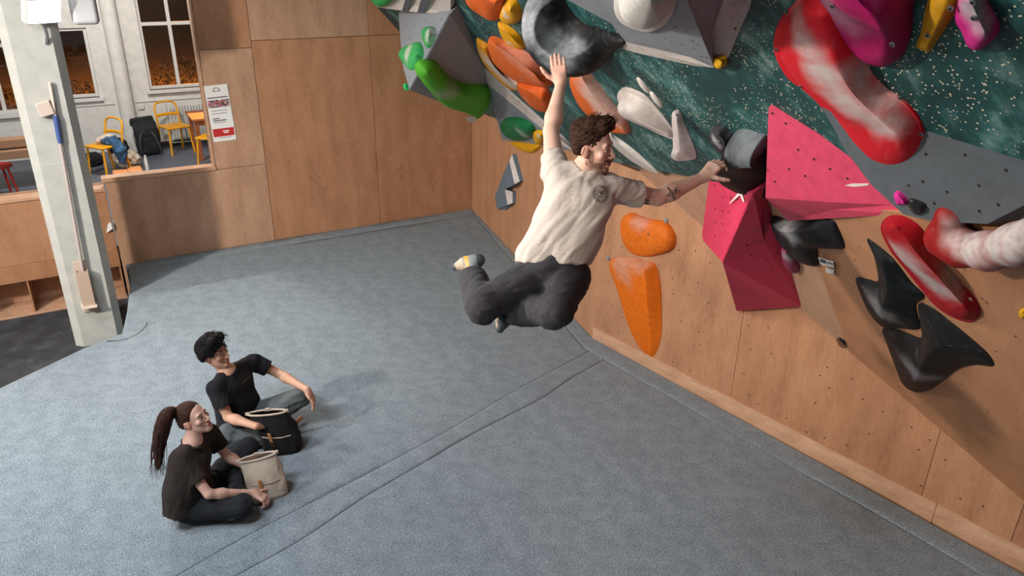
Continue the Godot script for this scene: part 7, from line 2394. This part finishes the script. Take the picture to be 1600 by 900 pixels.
func build_furniture() -> void:
	var toward := Vector3(-0.2, 0, 1)
	yellow_chair(Vector3(3.668, 0.1, -14.99), toward + CAM_R * 0.55, "yellow metal chair standing against the radiator")
	yellow_chair(Vector3(2.307, 0.1, -14.112), toward - CAM_R * 0.9, "yellow metal chair with a blue jacket thrown over it")
	yellow_chair(Vector3(3.971, 0.1, -13.773), toward * -0.2 - CAM_R, "yellow metal chair half hidden by the wooden wall's edge")
	# backpack
	var b := Vector3(3.213, 0.1, -15.069)
	var t := thing("backpack", "black roll-top backpack leaning against the far wall", "backpack", b)
	var up := Vector3(-0.05, 1, -0.12).normalized()
	var sd := Solid.new()
	sd.block(b + up * 0.27, W_DIR, up, N_W, Vector3(0.2, 0.27, 0.13), 0.09, 0.04)
	sd.block(b + up * 0.5, W_DIR, up, N_W, Vector3(0.19, 0.12, 0.08), 0.05, 0.05)
	cloth_ripple(sd, 0.02, 71, Vector3.ONE)
	solid_part(t, "pack", sd, 0.018, plain_paint(L(34, 36, 40), 72), M.cloth)
	sd = Solid.new()
	sd.block(b + up * 0.62 - W_DIR * 0.02, W_DIR, up, N_W, Vector3(0.2, 0.075, 0.06), 0.035, 0.02)
	cloth_ripple(sd, 0.012, 73, Vector3.ONE)
	solid_part(t, "roll_top", sd, 0.018, plain_paint(L(28, 30, 34), 74), M.cloth)
	for e in [-1.0, 1.0]:
		var g := Geo.new()
		g.tube(spline([b + up * 0.5 + W_DIR * 0.03 * e + N_W * 0.09, b + up * 0.4 + W_DIR * 0.11 * e + N_W * 0.16, b + up * 0.2 + W_DIR * 0.16 * e + N_W * 0.16, b + up * 0.04 + W_DIR * 0.17 * e + N_W * 0.1], 5), [0.03], 8, Color.WHITE, 0.4)
		part(t, "shoulder_strap", g.mesh(), mat(C(58, 60, 66), 0.9))
	# crumpled cream bag
	lump("tote_bag", "crumpled cream cloth bag on the floor beside the backpack", "bag", [Vector3(2.617, 0.2, -14.616), Vector3(2.709, 0.18, -14.487), Vector3(2.715, 0.28, -14.173)], [0.15, 0.17, 0.12], L(196, 186, 170), 0.045, Vector3(2.752, 0.1, -14.829), "cloth")
	lump("dark_bag", "small dark bag on the floor left of the jacket chair", "bag", [Vector3(2.131, 0.2, -14.844), Vector3(2.248, 0.2, -14.87)], [0.13, 0.13], L(26, 28, 34), 0.03, Vector3(2.229, 0.1, -15.189), "cloth")
	lump("dark_bag", "dark rolled coat behind the jacket chair's back", "coat", [Vector3(2.64, 0.3, -15.12), Vector3(2.722, 0.32, -15.138)], [0.12, 0.14], L(34, 32, 34), 0.03, Vector3(2.732, 0.1, -15.515), "cloth")
	var c2 := Vector3(2.307, 0.1, -14.112)
	lump("jacket", "blue jacket hanging over the yellow chair's seat", "jacket", [c2 + CAM_R * 0.02 + Vector3(0, 0.56, 0), c2 + CAM_R * 0.16 + Vector3(0, 0.55, 0), c2 + CAM_R * 0.25 + Vector3(0, 0.42, 0.06), c2 + CAM_R * 0.24 + Vector3(0, 0.24, 0.06)], [0.06, 0.09, 0.09, 0.06], L(54, 92, 128), 0.035, c2, "cloth")
	lump("scarf", "cream scarf lying on the chair with the blue jacket", "scarf", [c2 + Vector3(-0.06, 0.57, -0.05), c2 + CAM_R * 0.08 + Vector3(0, 0.6, -0.08), c2 + CAM_R * 0.16 + Vector3(0, 0.6, -0.02)], [0.05, 0.06, 0.05], L(206, 190, 174), 0.025, c2, "cloth")
	# orange foam blocks, bottle
	for q in [[Vector3(2.408, 0.1, -13.757), "left"], [Vector3(2.644, 0.1, -13.83), "right"]]:
		var c: Vector3 = q[0]
		var o := thing("foam_block", "%s of two orange foam blocks lying behind the sill" % q[1], "block", c)
		var g := Geo.new()
		g.cbox(c + Vector3(0, 0.05, 0), W_DIR * 0.115, Vector3(0, 0.05, 0), N_W * 0.19, 0.015)
		part(o, "block", g.mesh(), mat(C(222, 150, 96), 0.8))
	var bt := Vector3(2.861, 0.1, -13.924)
	var bo := thing("bottle", "slim white bottle standing on the floor behind the sill", "bottle", bt)
	var bg := Geo.new()
	bg.tube([bt, bt + Vector3(0, 0.2, 0), bt + Vector3(0, 0.24, 0), bt + Vector3(0, 0.25, 0)], [0.03, 0.03, 0.022, 0.018], 12)
	part(bo, "flask", bg.mesh(), mat(C(220, 222, 224), 0.4))
	bg = Geo.new()
	bg.tube([bt + Vector3(0, 0.25, 0), bt + Vector3(0, 0.28, 0)], [0.02], 10)
	part(bo, "cap", bg.mesh(), mat(C(200, 200, 200), 0.4))
	# table at the right
	wood_table("dining_table", "brown wooden table behind the poster wall's edge", Vector3(3.87, 0.1, -14.167), 0.75, 0.0, 1.4, 0.85, C(150, 104, 74))
	# left table with its steps, cap and stools
	wood_table("work_table", "long light wooden table beside the left window", Vector3(0.606, 0.1, -14.042), 0.62, 0.0, 1.35, 0.85, C(150, 134, 118))
	var sp := Vector3(0.941, 0.74, -13.373)
	var st := thing("wooden_steps", "two small wooden steps on the long light table", "steps", sp)
	for k in 2:
		bg = Geo.new()
		bg.cbox(sp + Vector3(0, 0.06 + 0.14 * k, 0) - N_W * (0.12 * k), W_DIR * 0.22, Vector3(0, 0.06, 0), N_W * 0.12, 0.006)
		part(st, "step", bg.mesh(), mat(C(150, 116, 90), 0.6))
	lump("cap", "dark knitted cap lying on the long light table", "cap", [Vector3(0.876, 0.8, -13.407), Vector3(1.003, 0.8, -13.508)], [0.08, 0.085], L(24, 24, 28), 0.015, Vector3(0.947, 0.72, -13.745), "cloth")
	var sb := Vector3(0.846, 0.1, -13.75)
	var so := thing("stool", "red stool in front of the long light table", "stool", sb)
	var red := mat(C(176, 42, 36), 0.45)
	bg = Geo.new()
	bg.tube([sb + Vector3(-0.1, 0.44, 0), sb + Vector3(-0.1, 0.47, 0)], [0.19, 0.19], 20)
	part(so, "seat", bg.mesh(), red)
	for k in 4:
		var a := TAU * k / 4 + 0.5
		bg = Geo.new()
		bg.tube([sb + Vector3(-0.1 + cos(a) * 0.13, 0.44, sin(a) * 0.13), sb + Vector3(-0.1 + cos(a) * 0.2, 0.0, sin(a) * 0.2)], [0.018], 8)
		part(so, "leg", bg.mesh(), red)

func wood_table(called: String, label: String, p: Vector3, h: float, turn: float, w: float, d: float, c: Color) -> void:
	var t := thing(called, label, "table", p)
	var m := tmat(M.ply_tex, Vector3(1.0, 1.0, 1.0), 0.5, c * 1.25)
	var g := Geo.new()
	var m0 := p + W_DIR * (w / 2 - 0.1) - N_W * (d / 2 - 0.1)
	g.cbox(m0 + Vector3(0, h - 0.02, 0), W_DIR * w / 2, Vector3(0, 0.022, 0), N_W * d / 2, 0.006)
	part(t, "table_top", g.mesh(), m)
	for sx in [-1.0, 1.0]:
		for sz in [-1.0, 1.0]:
			g = Geo.new()
			var q: Vector3 = m0 + W_DIR * (w / 2 - 0.07) * sx + N_W * (d / 2 - 0.07) * sz
			g.cbox(q + Vector3(0, (h - 0.042) / 2, 0), W_DIR * 0.032, Vector3(0, (h - 0.042) / 2, 0), N_W * 0.032, 0.004)
			part(t, "leg", g.mesh(), m)
	g = Geo.new()
	for sz in [-1.0, 1.0]:
		g.box(m0 + Vector3(0, h - 0.085, 0) + N_W * (d / 2 - 0.07) * sz, W_DIR * (w / 2 - 0.11), Vector3(0, 0.04, 0), N_W * 0.012)
	part(t, "apron", g.mesh(), m)
